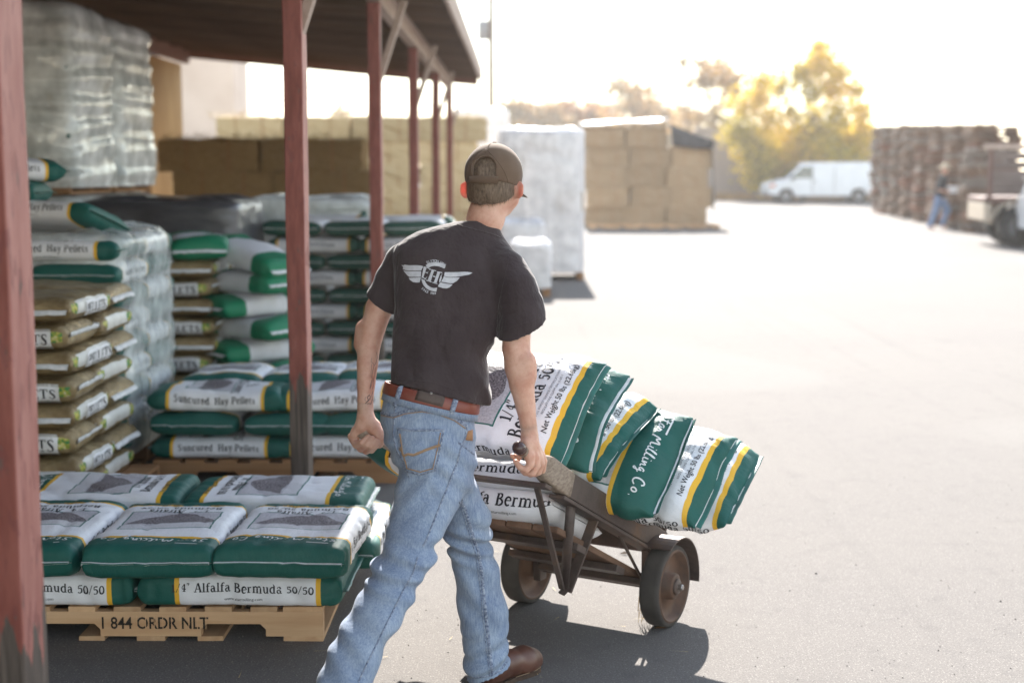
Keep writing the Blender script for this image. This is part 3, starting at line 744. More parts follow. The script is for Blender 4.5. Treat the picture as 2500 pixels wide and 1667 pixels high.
for k in range(9):
    last = k == 8
    nm = 'topmost' if last else ORD[k] + ' layer'
    if k % 2 == 1:
        for x, w_ in ((-1.60, 'away from'), (-.90, 'toward')):
            inst(random.choice(protoA), f'{nm} green sack showing white label, end {w_} the worker, in the label stack', G3, (x + jig(.02), 10.85 + .21, z), (-1, jig(.02), 0))
    else:
        for x, w_ in ((-1.72, 'far from the worker'), (-1.27, 'in the middle'), (-.82, 'nearest the worker')):
            inst(random.choice(protoA), f'{nm} green sack with plain end out, {w_}, in the label stack', G3, (x + jig(.02), 10.85 + .34, z), (jig(.04), -1, 0))
    if last:
        for x in (-1.6, -.9): inst(random.choice(protoA), f'topmost white backed sack at the rear of the label stack, {"far from" if x < -1.2 else "near"} the worker', G3, (x, 10.85 + .95, z + .01), (1, jig(.05), .02))
    z += .128

# tan pellet bags
def tan_mat():
    t = NT('tan_foil_bag'); uv = t.n('ShaderNodeUVMap'); sp = t.n('ShaderNodeSeparateXYZ'); t.l(uv.outputs[0], sp.inputs[0]); u, v = sp.outputs[0], sp.outputs[1]
    n1 = t.noise(t.coord('Object'), 10, 5, .6)
    c = t.ramp(n1, [(.3, (.21, .14, .06)), (.7, (.45, .34, .18))])
    av = t.math('ABSOLUTE', v)
    band = t.math('MULTIPLY', t.math('GREATER_THAN', av, .20), t.math('LESS_THAN', av, .275)); band = t.math('MULTIPLY', band, t.math('LESS_THAN', t.math('ABSOLUTE', u), .22))
    c = t.mix(t.math('MULTIPLY', band, .9), c, (.78, .78, .76))
    cor = t.math('MULTIPLY', t.math('MULTIPLY', t.math('GREATER_THAN', av, .215), t.math('LESS_THAN', av, .272)), t.math('MULTIPLY', t.math('LESS_THAN', t.math('ABSOLUTE', u), .275), t.math('GREATER_THAN', t.math('ABSOLUTE', u), .20)))
    leaf = t.ramp(t.noise(t.coord('Object'), 38, 2), [(.42, (.05, .25, .07)), (.55, (.55, .50, .06)), (.7, (.75, .72, .6))])
    c = t.mix(t.math('MULTIPLY', cor, t.math('GREATER_THAN', t.noise(t.coord('Object'), 16, 2), .46)), c, leaf)
    w = t.noise(t.coord('Object', (2.6, 1, 1)), 17, 6, .7); t.bump(w, .9, .022)
    return t.set(c, .27, .6, .35)
M_TAN = tan_mat()
M_WLAB = plain('white_label', (.75, .75, .77), .6)
def tan_proto(seed):
    sk = Sack(.60, .42, .122, seed=seed, lump=.010, wrinkle=.006, nu=34, nv=40)
    o = link('pellet_bag', sk.body('pellet_bag', M_TAN))
    hv = .265
    q = [(0, 0, 0), (.31, 0, 0), (.31, .075, 0), (0, .075, 0)]
    NX, NY = 16, 7; sub = [(.30 * i / NX, .078 * j / NY, 0) for j in range(NY + 1) for i in range(NX + 1)]; sf = [(j * (NX + 1) + i, j * (NX + 1) + i + 1, (j + 1) * (NX + 1) + i + 1, (j + 1) * (NX + 1) + i) for j in range(NY) for i in range(NX)]
    lb = link('white_label', sk.lettering('white_label', [(sub, sf, .30, -.075, hv + .030, 180, .5)], M_WLAB, .0022), o)
    sb = [(x, y * .28, 0) for x, y, _ in sub]; link('white_label', sk.lettering('white_label', [(sb, sf, .30, -.075, hv + .062, 180, .5)], M_WLAB, .0022), o)
    caps = {'P': SERIF['P'], 'E': (.62, [_V(.18, 0, .8, .15), [(.05, .77, .06), (.52, .77, .07)], [(.05, .03, .06), (.54, .03, .07)], [(.18, .42, .06), (.42, .42, .06)], [(.52, .78, .06), (.52, .62, .06)], [(.54, .02, .06), (.54, .2, .06)]]),
            'L': (.60, [_V(.18, 0, .8, .15), _S(.18, .77), [(.05, .03, .06), (.54, .03, .07)], [(.54, .02, .06), (.54, .22, .06)]]), 'T': (.66, [_V(.33, 0, .8, .15), [(.06, .77, .07), (.60, .77, .07)], _S(.33, .03), [(.07, .78, .06), (.07, .6, .06)], [(.59, .78, .06), (.59, .6, .06)]]), 'S': SERIF['S']}
    lt = sk.lettering('printed_text', [(*stroke_text('PELLETS', caps, .062), -.078, hv + .018, 180, .5)], M_INK, .0036)
    link('printed_text', lt, o)
    link('seam_tape', sk.seam('seam_tape', M_TAPE, 1, .028, .004, fold=.9), o); link('seam_tape', sk.seam('seam_tape', M_TAPE, -1, .026, .004, fold=.9), o)
    return o
tanP = [tan_proto(s_) for s_ in (51, 52, 53)]
def tan_stack(x1, y0, layers, z0, group, where, left=True):
    z = z0
    for k in range(layers):
        nm = ORD[k] + ' layer'
        if k % 2 == 0:
            inst(tanP[k % 3], f'tan foil pellet bag lettered side out, {nm} of {where}', group, (x1 - .30 + jig(.012), y0 + .21, z), (-1, jig(.03), 0))
            inst(tanP[(k + 1) % 3], f'tan foil pellet bag behind the lettered one, {nm} of {where}', group, (x1 - .21 + jig(.012), y0 + .73, z), (jig(.03), 1, 0))
            if left: inst(tanP[(k + 2) % 3], f'tan foil pellet bag hidden behind the post, {nm} of {where}', group, (x1 - .92 + jig(.012), y0 + .25, z), (-1, jig(.03), 0))
        else:
            inst(tanP[k % 3], f'tan foil pellet bag with white taped end out, {nm} of {where}', group, (x1 - .21 + jig(.012), y0 + .305, z), (jig(.03), -1, 0))
            inst(tanP[(k + 1) % 3], f'tan foil pellet bag lying crosswise at the back, {nm} of {where}', group, (x1 - .30 + jig(.012), y0 + .83, z), (1, jig(.03), 0))
            if left: inst(tanP[(k + 2) % 3], f'tan foil pellet bag beside the taped one, {nm} of {where}', group, (x1 - .66 + jig(.012), y0 + .30, z), (jig(.03), -1, 0))
        z += .1215
tan_stack(-2.0, 6.28, 8, zb, 'tan pellet bags in the near stack', 'the near tan stack')
make_pallet((-2.5, 6.28 + .52, 0), 0, 'wooden pallet under the near stack of tan pellet bags', 'pallets on the yard floor', (M_PALB, M_PALB))
tan_stack(-1.95, 8.95, 8, zb, 'tan pellet bags in the farther stack', 'the farther tan stack', left=False)
make_pallet((-2.42, 8.95 + .5, 0), 0, 'wooden pallet under the farther stack of tan pellet bags', 'pallets on the yard floor', (M_PALB, M_PALB))

# bright green and white bags
M_GRW = sack_material('bright_green_bag', .66, .36, .15, 0.17, 0.17, pic=False, white=(.62, .62, .66), green=(.006, .17, .085), yellow=(.62, .62, .66))
grwP = []
for s_ in (61, 62):
    sk = Sack(.66, .36, .15, seed=s_, lump=.016, wrinkle=.008, nu=30, nv=36); o = link('feed_sack', sk.body('feed_sack', M_GRW))
    link('seam_tape', sk.seam('seam_tape', M_TAPE, 1, .03, .004, fold=.5), o); grwP.append(o)
G4 = 'bright green and white bags behind the hay pellets'
for k in range(6):
    inst(grwP[k % 2], f'bright green and white bag, {ORD[k]} from below in the slumped column', G4, (-1.74 + jig(.03), 9.25, zb + k * .148), ((.95 if k % 2 else -.8) + jig(.1), -.75, 0))
inst(grwP[0], 'bright green and white bag slumped diagonally on top of its column', G4, (-1.74, 9.25, zb + 6 * .148 + .02), (.75, -.55, -.22), (.25, -.2, .95))
inst(grwP[1], 'bright green edged white bag lying on the farther tan stack', G4, (-2.12, 9.3, zb + 8 * .1215), (.3, -1, -.05))
make_pallet((-1.62, 9.5, 0), 0, 'wooden pallet under the slumped green and white bags', 'pallets on the yard floor', (M_PALB, M_PALB), L=.5, D=.8)

# ---------------------------------------------------------------- film wrapped pallets
def film_mat(name, lo=.25, hi=.8, tint=(.80, .86, .86), rough=.16):
    t = NT(name); v = t.coord('Object', (1, 1, .55)); n1 = t.noise(v, 4.0, 4, .55); n2 = t.noise(t.coord('Object', (1, 1, .8)), 5.0, 4, .55)
    t.bump(t.math('ADD', n1, t.math('MULTIPLY', n2, .5)), .7, .03)
    m = t.set(tint, rough, .6)
    tr = t.n('ShaderNodeBsdfTransparent'); tr.inputs[0].default_value = (.95, .97, .97, 1); mx = t.n('ShaderNodeMixShader')
    f = t.math('ADD', lo, t.math('MULTIPLY', t.ramp(n2, [(.35, (0, 0, 0)), (.68, (1, 1, 1))]), hi - lo)); t.l(f, mx.inputs[0])
    t.l(tr.outputs[0], mx.inputs[1]); t.l(t.b.outputs[0], mx.inputs[2]); t.l(mx.outputs[0], t.t.nodes['Material Output'].inputs[0]); return m
M_FILM = film_mat('clear_stretch_film', .22, .72, (.86, .90, .90), .10); M_FILM2 = film_mat('milky_stretch_film', .48, 1.0, (.88, .91, .91), .08)
M_BFILM = mottled('black_stretch_film', (.035, .035, .042), (.10, .10, .115), 4, .28, .8, .03, spec=.6, stretch=(1, 1, 2.5))
def film_box(x0, x1, y0, y1, z0, z1, mat, label, seed=0, amp=.012, top=True, layers=0, group=None, name='stretch_film', n=18):
    """closed soft sleeve round a pallet load, pulled in between the layers"""
    cx, cy = (x0 + x1) / 2, (y0 + y1) / 2; hx, hy = (x1 - x0) / 2, (y1 - y0) / 2
    th = np.linspace(0, 2 * np.pi, 73)[:-1]; c, s_ = np.cos(th), np.sin(th)
    ex = np.sign(c) * np.abs(c) ** .22 * hx; ey = np.sign(s_) * np.abs(s_) ** .22 * hy
    zs = np.linspace(z0, z1, 40); V = []; F = []
    for k, z in enumerate(zs):
        p = np.stack([ex, ey, np.full_like(ex, z)], -1); f = amp * snoise(p * [3, 3, 9] + seed, seed, 1.4, 3)
        if layers: f += .010 * np.abs(np.sin((z - z0) / (z1 - z0) * layers * math.pi)) - .006
        edge = 1 - .06 * max(0, (z - (z1 - .06)) / .06) ** 2
        q = p.copy(); q[:, 0] *= (1 + f / hx) * edge; q[:, 1] *= (1 + f / hy) * edge; V += q.tolist()
    m = len(th)
    for k in range(len(zs) - 1):
        for j in range(m): F.append((k * m + j, k * m + (j + 1) % m, (k + 1) * m + (j + 1) % m, (k + 1) * m + j))
    if top:
        b0 = (len(zs) - 1) * m
        for r_ in (.7, .35):
            b1 = len(V); 
            for j in range(m):
                p = np.array([ex[j] * r_, ey[j] * r_, z1 + .02 + .02 * math.sin(j * .7 + seed)]); V.append(p.tolist())
            for j in range(m): F.append((b0 + j, b0 + (j + 1) % m, b1 + (j + 1) % m, b1 + j))
            b0 = b1
        F.append(tuple(b0 + j for j in range(m)))
    b = MB(); b.add(V, F); o = b.build(name, mat, None, True); o.location = (cx, cy, 0)
    return tag(o, label, 'film', group)
GF = 'stretch film sleeves round the pallet loads'
G5 = 'hay pellet sacks inside the half open film wrap'
protoH = []
for s_ in (71, 72, 73):
    sk = Sack(L0, W0, T0, seed=s_, nu=32, nv=40, lump=.009); protoH.append(make_sack('feed_sack', sk, M_HAY, hay=True))
x1, y0 = -2.10, 7.42
make_pallet((x1 - .64, y0 + .58, 0), 0, 'wooden pallet under the film wrapped hay pellet sacks', 'pallets on the yard floor', (M_PALB, M_PALB))
z = zb
for k in range(9):
    nm = ORD[k] + ' layer'
    if k == 8 or k % 2 == 0:
        inst(protoH[k % 3], f'hay pellet sack with text out, {nm} of the half wrapped load', G5, (x1 - .37, y0 + .22, z), (-1, 0, 0))
        inst(protoH[(k + 1) % 3], f'hay pellet sack along the film side, {nm} of the half wrapped load', G5, (x1 - .23, y0 + .82, z), (0, 1, 0))
    else:
        inst(protoH[k % 3], f'hay pellet sack with green end out, {nm} of the half wrapped load', G5, (x1 - .235, y0 + .35, z), (0, -1, 0))
        inst(protoH[(k + 1) % 3], f'hay pellet sack with end to the film, {nm} of the half wrapped load', G5, (x1 - .37, y0 + .95, z), (1, 0, 0))
    inst(protoH[(k + 2) % 3], f'hay pellet sack behind the thick post, {nm} of the half wrapped load', G5, (x1 - (1.1 if k % 2 == 0 else .70), y0 + (.22 if k % 2 == 0 else .35), z), (-1, 0, 0) if k % 2 == 0 else (0, -1, 0))
    z += .131
film_box(x1 - 1.2, x1 + .012, y0 + .035, y0 + 1.22, .12, z + .015, M_FILM, 'clear crinkled stretch film over the hay pellet load beside the near tan stack', 3, layers=9, group=GF)
GL = 'loose sacks on top of the wrapped hay pellet load'
inst(protoH[0], 'loose sack with white bottom lying askew on the half wrapped load', GL, (x1 - .47, y0 + .33, z + .03), (-.98, .25, .03), (-.05, .30, .95))
inst(protoH[1], 'loose sack lying second from top above the half wrapped load', GL, (x1 - .86, y0 + .34, z + .165), (-1, -.1, .0))
inst(protoH[2], 'topmost loose sack beside the thick post, under the roof', GL, (x1 - .80, y0 + .36, z + .295), (-.8, -.55, .04))
# double tier of wrapped loads against the back wall
G6 = 'sacks in the tall wrapped stack by the back wall'
XR = -3.45
for tier, zt in ((0, 0), (1, 1.47)):
    for yb in (10.9, 12.15):
        wh = ('upper' if tier else 'lower') + ' tier, ' + ('nearer' if yb < 12 else 'rear') + ' load'
        make_pallet((XR - .60, yb + .56, zt), 0, f'pallet of the tall wrapped stack, {wh}', 'pallets of the tall stack', (M_PALB, M_PALB), D=1.1)
        z = zt + zb
        for k in range(10):
            if tier == 0 and (k < 8): z += .130; continue
            for q in range(2):
                if k % 2 == 0: inst(protoA[(k + q) % 3] if yb < 12 and k > 7 else protoH[(k + q) % 3], f'wrapped sack {ORD[k]} from below, {"front" if q == 0 else "back"} of {wh}', G6, (XR - .36 + jig(.02), yb + .24 + q * .5, z), (-1 if q == 0 else 1, 0, 0))
                else: inst(protoH[(k + q) % 3], f'wrapped sack {ORD[k]} from below, {"wall side" if q else "yard side"} of {wh}', G6, (XR - .24 - q * .47 + jig(.02), yb + .40, z), (0, -1, 0))
            z += .130
        film_box(XR - 1.2, XR + .07, yb - .035, yb + 1.19, zt + .05, z + .02, M_FILM2, f'milky crinkled stretch film, {wh} of the tall stack', int(yb * 7) + tier, amp=.03, layers=10, group=GF)
film_box(-3.2, -2.0, 10.15, 11.3, .125, 1.43, M_BFILM, 'black stretch film round the load behind the farther tan stack', 5, amp=.02, group=GF)
make_pallet((-2.6, 10.72, 0), 0, 'pallet under the black film wrapped load', 'pallets on the yard floor', (M_PALB, M_PALB))
o = film_box(-2.45, -1.25, 12.3, 13.4, .125, 1.40, M_FILM2, 'white crumpled film hood over the load behind the label stack', 9, amp=.045, group=GF)
make_pallet((-1.85, 12.85, 0), 0, 'pallet under the white film hood', 'pallets on the yard floor', (M_PALB, M_PALB))
for k in range(2):
    for x in (-2.15, -1.55): inst(protoH[k], f'sack under the white film hood, {"upper" if k else "lower"} one, {"far from" if x < -2 else "near"} the worker', 'sacks under the white film hood', (x, 12.7, 1.12 + k * .13), (0, -1, 0))

# ---------------------------------------------------------------- two wheeled freight cart
_cr, _cl = gr(1620, 1524), gr(1290, 1467)
_d = _cr - _cl; AXR = _d / np.linalg.norm(_d); AXF = np.array([-AXR[1], AXR[0], 0.0]); AXO = (_cr + _cl) / 2
def C(r, f, z): return Vector(AXO + AXR * r + AXF * f + np.array([0, 0, z]))
VR, VF = Vector(AXR), Vector(AXF); VZ = Vector((0, 0, 1))
TILT = math.atan(.485)
VB = (VF * math.cos(TILT) - VZ * math.sin(TILT)).normalized()      # down the rails
VN = (VF * math.sin(TILT) + VZ * math.cos(TILT)).normalized()      # out of the bed
def rail(r, f, dn=0.0): return C(r, f, .325 - .485 * f) + VN * dn
def iron_mat():
    t = NT('rusty_dark_iron'); v = t.coord('Object'); n1 = t.noise(v, 7, 6, .65); n2 = t.noise(v, 60, 4, .6)
    c = t.ramp(n1, [(.32, (.050, .036, .032)), (.55, (.095, .068, .058)), (.72, (.17, .095, .055))])
    c = t.mix(t.ramp(n2, [(.5, (0, 0, 0)), (.8, (.5, .5, .5))]), c, (.12, .09, .085)); t.bump(t.math('ADD', n1, n2), .35, .002)
    return t.set(c, t.math('ADD', .42, t.math('MULTIPLY', n1, .25)), .5, .35)
M_IRON = iron_mat()
M_RUST = mottled('rust_brown_wheel', (.05, .028, .020), (.145, .075, .044), 11, .6, .4, .003, spec=.35)
M_TYRE = mottled('dusty_rubber', (.035, .031, .029), (.085, .075, .068), 9, .85, .3, .002)
M_STEEL = mottled('worn_steel', (.30, .27, .25), (.5, .46, .43), 20, .35, .2, .001, metal=.8)
M_HAND = wood_mat('weathered_handle_wood', (.20, .14, .10), (.50, .41, .33), scale=42, axis=1)
M_KNOB = mottled('dark_polished_knob', (.045, .022, .022), (.10, .05, .045), 20, .25, .1, spec=.6)
cart = empty('freight_cart', C(0, 0, 0), 0, 'old rusty two wheeled freight cart with wooden handles loaded with feed sacks', 'cart')
def cpart(b, name, mat, smooth=False, bevel=0.0, parent=None):
    o = b.build(name, mat, None, smooth, bevel); p = parent or cart
    o.parent = p; o.matrix_parent_inverse = Matrix.Translation(-cart.location); return o
for sd in (1, -1):
    f0 = -.70 if sd > 0 else -.72
    rr = .225 * sd
    b = MB(); b.bar(rail(rr, f0), rail(rr, .10), .042, .082, VN); cpart(b, 'rail', M_IRON, bevel=.004)
    b = MB(); b.bar(rail(rr, f0 + .002, -.052) , rail(rr, .09, -.052), .058, .012, VN); cpart(b, 'rail_flange', M_IRON, bevel=.002)
    fe = (-1.015, .012) if sd > 0 else (-1.070, -.012)
    pts = []; V, F = [], []; NR = 16
    for i in range(13):
        t = i / 12; f = f0 + .05 + (fe[0] - f0 - .05) * t; c_ = rail(rr + sd * (.022 if sd > 0 else .056) * t, f, fe[1] * t); pts.append(c_)
        k = min(1, max(0, (t - .42) / .30)); k = k * k * (3 - 2 * k)
        hw, hh, ex = .0225 + (.0180 - .0225) * k, .0425 + (.0180 - .0425) * k, 7 + (2 - 7) * k
        for q in range(NR):
            a = 2 * math.pi * (q + .5) / NR; c, s_ = math.cos(a), math.sin(a)
            V.append(c_ + VR * (math.copysign(abs(c) ** (2 / ex), c) * hw) + VN * (math.copysign(abs(s_) ** (2 / ex), s_) * hh))
    for i in range(12):
        for q in range(NR): F.append((i * NR + q, i * NR + (q + 1) % NR, (i + 1) * NR + (q + 1) % NR, (i + 1) * NR + q))
    F += [tuple(range(NR))[::-1], tuple(12 * NR + q for q in range(NR))]
    b = MB(); b.add(V, F); cpart(b, 'handle', M_HAND, True)
    if sd > 0:
        b = MB(); e = pts[-1]; d = (pts[-1] - pts[-2]).normalized()
        b.tube([e - d * .030, e - d * .022, e - d * .004, e + d * .006, e + d * .010], [.0185, .0205, .0205, .016, .006], 14); cpart(b, 'knob', M_KNOB, True)
    # V shaped resting leg
    foot = at(1378, 1440, C(rr, -.50, 0).y) if sd > 0 else np.array(C(rr, -.52, .255))
    foot = Vector(foot)
    b = MB(); b.tube([rail(rr, -.605, -.03), foot + VZ * .012], .017, 10); cpart(b, 'leg', M_IRON, True)
    b = MB(); b.bar(rail(rr, -.425, -.04), foot + VB * .022, .036, .009, VB); b.bar(foot + VB * .022, foot - VB * .018, .036, .009, VB); cpart(b, 'leg_strap', M_IRON, bevel=.002)
    b = MB(); b.bar(rail(rr - sd * .02, -.80, -.045), foot - VB * .02, .022, .009, VB); cpart(b, 'leg_brace', M_IRON, bevel=.002)
    # hangers, wheel, fender
    b = MB(); b.bar(C(rr, -.015, .10), C(rr, -.015, .34), .03, .05, VF); cpart(b, 'axle_hanger', M_IRON, bevel=.003)
    b = MB(); b.tube([rail(rr - sd * .01, -.27, -.03), C(rr - sd * .01, -.04, .17)], .006, 6); cpart(b, 'brace_rod', M_IRON, True)
    wc = C(.288 * sd, 0, .15)
    Mw = Matrix((VF, VZ, VR * sd)).transposed().to_4x4()
    if Mw.determinant() < 0: Mw = Matrix((-VF, VZ, VR * sd)).transposed().to_4x4()
    Mw.translation = wc
    wh = empty('wheel', (0, 0, 0)); wh.parent = cart
    b = MB(); b.lathe([(.134, -.037), (.142, -.038), (.148, -.032), (.150, -.02), (.150, .02), (.148, .032), (.142, .038), (.134, .037)], 48, M=Mw); cpart(b, 'tyre', M_TYRE, True, parent=wh)
    b = MB(); b.lathe([(.136, -.034), (.130, -.039), (.124, -.036), (.118, -.012), (.05, -.006), (.046, -.034), (.02, -.036), (.001, -.036)], 40, M=Mw)
    b.lathe([(.136, .034), (.130, .040), (.124, .037), (.118, .012), (.052, .006), (.047, .040), (.04, .044), (.001, .044)], 40, M=Mw); cpart(b, 'rim', M_RUST, True, parent=wh)
    b = MB(); b.lathe([(.030, .044), (.030, .050), (.026, .054), (.001, .054)], 24, M=Mw); cpart(b, 'hub_cap', M_IRON, True, parent=wh)
    b = MB(); b.lathe([(.012, .052), (.012, .068), (.009, .072), (.001, .072)], 6, M=Mw); cpart(b, 'axle_nut', M_STEEL, False, parent=wh)
    # fender: plate lying on the rail end that curls over the front of the wheel
    v, q = [], []; m = 16
    for i in range(m + 1):
        a = R(118 - (118 + 8) * i / m); ra = .172 + .012 * max(0, math.cos(a))
        for s_, k in ((-.075, 0), (.052, 0), (.052, .006), (-.075, .006)):
            v.append(wc + VF * ((ra + k) * math.cos(a)) + VZ * ((ra + k) * math.sin(a)) + VR * sd * (s_ + .005))
    for i in range(m):
        for k in range(4): q.append((i * 4 + k, i * 4 + (k + 1) % 4, i * 4 + 4 + (k + 1) % 4, i * 4 + 4 + k))
    q += [(3, 2, 1, 0), tuple(m * 4 + k for k in range(4))]
    b = MB(); b.add(v, q); cpart(b, 'fender', M_IRON, False, bevel=.0015)
b = MB(); b.bar(C(-.30, 0, .15), C(.30, 0, .15), .034, .042, VF); cpart(b, 'axle', M_IRON, bevel=.003)
b = MB(); b.bar(rail(-.25, -.80, -.048), rail(.25, -.80, -.048), .042, .014, VN); cpart(b, 'cross_bar', M_IRON, bevel=.002)
for f in (-.46, -.16, .06):
    b = MB(); b.bar(rail(-.22, f, -.166), rail(.22, f, -.166), .07, .024, VN); cpart(b, 'cross_slat', M_IRON, bevel=.003)
M_CDECK = wood_mat('brown_cart_boards', (.11, .06, .038), (.24, .14, .09), axis=1)
for r_ in (-.15, -.05, .05, .15):
    b = MB(); b.bar(rail(r_, -.60, -.140), rail(r_, .10, -.140), .094, .022, VN); cpart(b, 'bed_board', M_CDECK, bevel=.003)
b = MB(); b.box(-.23, .23, -.006, .006, -.02, .20); 
Mn = Matrix((VR, VB, VN)).transposed().to_4x4(); Mn.translation = rail(0, .115, -.02)
b.v = [tuple(Mn @ Vector(p)) for p in b.v]; cpart(b, 'nose_plate', M_IRON, bevel=.003)
# straw caught on the axle
M_STRAW = plain('dry_straw', (.46, .34, .16), .8)
b = MB(); base = C(.215, -.02, .125)
for i in range(26):
    p = base + Vector((jig(.02), jig(.02), jig(.01))); L_ = random.uniform(.04, .13)
    q = p + Vector((jig(.016), jig(.016), -L_)); b.tube([p, (p + q) / 2 + Vector((jig(.012), jig(.012), 0)), q], [.0012, .0011, .0006], 4)
tag(b.build('straw_wisp', M_STRAW), 'wisp of dry straw hanging from the cart axle by the near wheel', 'straw')

# ---------------------------------------------------------------- the load
GC = 'feed sacks loaded on the freight cart'
LEAN = R(53)
VW = (VZ * math.cos(LEAN) + VF * math.sin(LEAN)).normalized()      # up the leaning sacks
VFN = (VZ * math.sin(LEAN) - VF * math.cos(LEAN)).normalized()     # their face, towards the worker
M_ALFC = sack_material('cart_sack_print', .65, W0, T0, 0.150, 0.032, wrinkle=1.6)
def floppy(seed, amp=.05):
    def f(P):
        X, Y = P[..., 0], P[..., 1]; e = np.clip((np.abs(X) - .24) / .12, 0, 1) ** 1.4
        P = P.copy(); P[..., 2] += e * amp * np.sin(Y * 9 + seed * 1.7) * np.sign(X) - e * .02
        P[..., 2] -= .6 * np.clip(-Y + .02, 0, 1) ** 2; P[..., 1] += e * .022 * np.clip(.1 - Y, 0, 1) * 3
        P[..., 2] += .010 * np.sin(X * 9 + Y * 6 + seed)
        cr = np.abs(np.sin(Y * 13 + X * 9 + 2.0 * snoise(P, int(seed) + 3, 9, 2))); P[..., 2] += e * .015 * (cr - .5); P[..., 0] += -np.sign(X) * e * .010 * (1 - cr)
        return P
    return f
load = [(-.715, -1, -.095, .012, 'big white faced sack with pellet picture behind the worker\'s forearm on the cart'),
        (-.590, 1, -.085, .03, 'cart sack with torn white seam and staple, second from the handles'),
        (-.450, -1, -.055, .03, 'cart sack with yellow stripe folded over, third from the handles'),
        (-.385, 1, .085, -.025, 'cart sack with the white script name on its green end'),
        (-.205, -1, .185, -.01, 'white cart sack reading net weight 50 lbs, second from the front'),
        (-.075, -1, .215, .0, 'foremost cart sack, hanging over the near wheel')]
LC = .65
for k, (f, sx, dr, dn_, lab) in enumerate(load):
    thin = .10 if k in (1, 2, 5) else .125
    sk = Sack(LC, W0, thin, seed=80 + k, ez=.10, pw=1.9, n=3.6, lump=.011, wrinkle=.013, bend=floppy(k, .022 + .012 * (k % 3)), ear=.03, nu=60, nv=64)
    o = make_sack('feed_sack', sk, M_ALFC, lab, 'sack', GC, fine=True, side=True, script=True, topseam=False, botseam=False)
    link('seam_flap', sk.seam('seam_flap', M_GTAPE, -sx * -1, .02, .0025, fold=-.6 + .5 * (k % 3)), o)
    link('seam_flap', sk.seam('seam_flap', M_GTAPE, -sx, .02, .0025, fold=.4), o)
    vis = 1 if sx > 0 else -1            # the end that points to the near side of the cart
    if k in (1, 3): link('seam_tape', sk.seam('seam_tape', M_TAPE, vis, .010, .007), o)
    else: link('stitching', sk.seam('stitching', M_THREAD, vis, .0015, .0036), o)
    lean = R([50, 54, 53, 59, 53, 58][k])
    w = (VZ * math.cos(lean) + VF * math.sin(lean)).normalized(); fn = (VZ * math.sin(lean) - VF * math.cos(lean)).normalized()
    tw = R([0, 2, -3, 1, -2, 3][k]); xr = (VR * math.cos(tw) + w * math.sin(tw)) * sx
    pos = rail(0, f, dn_) + w * (W0 / 2 + (.022 if k < 3 else .0)) + VR * (dr)
    place(o, pos, xr, fn)
M_BED2 = sack_material('squeezed_sack_print', .76, .42, T0, 0.10, 0.02, pic=False)
M_BED = sack_material('bed_sack_print', .9, .42, T0, 0.02, 0.02, pic=False)
for k, (dn, f, L_, lab) in enumerate([(-.122, -.46, .48, 'white sack sagging low between the cart rails, its text curving'), (-.03, -.50, .76, 'white sack squeezed under the picture sack on the cart')]):
    def sagf(P, k=k):
        P = P.copy(); P[..., 2] += -.018 * np.cos(P[..., 0] / .56 * np.pi) * (1 - .5 * k); return P
    sk = Sack(L_, .42, .125, seed=95 + k, ez=.10, pw=1.9, n=3.6, lump=.008, wrinkle=.006, bend=sagf)
    o = link('feed_sack', sk.body('feed_sack', M_BED2 if k else M_BED)); tag(o, lab, 'sack', GC)
    its = [(*stroke_text('1/4" Alfalfa Bermuda', SERIF, .054), 0, .262, 180, .5), (*sans_text('www.starmilling.com', .016), -.05, .292, 180, .5)]
    link('printed_text', sk.lettering('printed_text', its, M_INK), o)
    if k: link('seam_flap', sk.seam('seam_flap', M_GTAPE, 1, .03, .003, fold=.4), o); link('seam_tape', sk.seam('seam_tape', M_TAPE, 1, .010, .006), o)
    place(o, rail(-.19 if k else -.06, f, dn), -VR, VN)

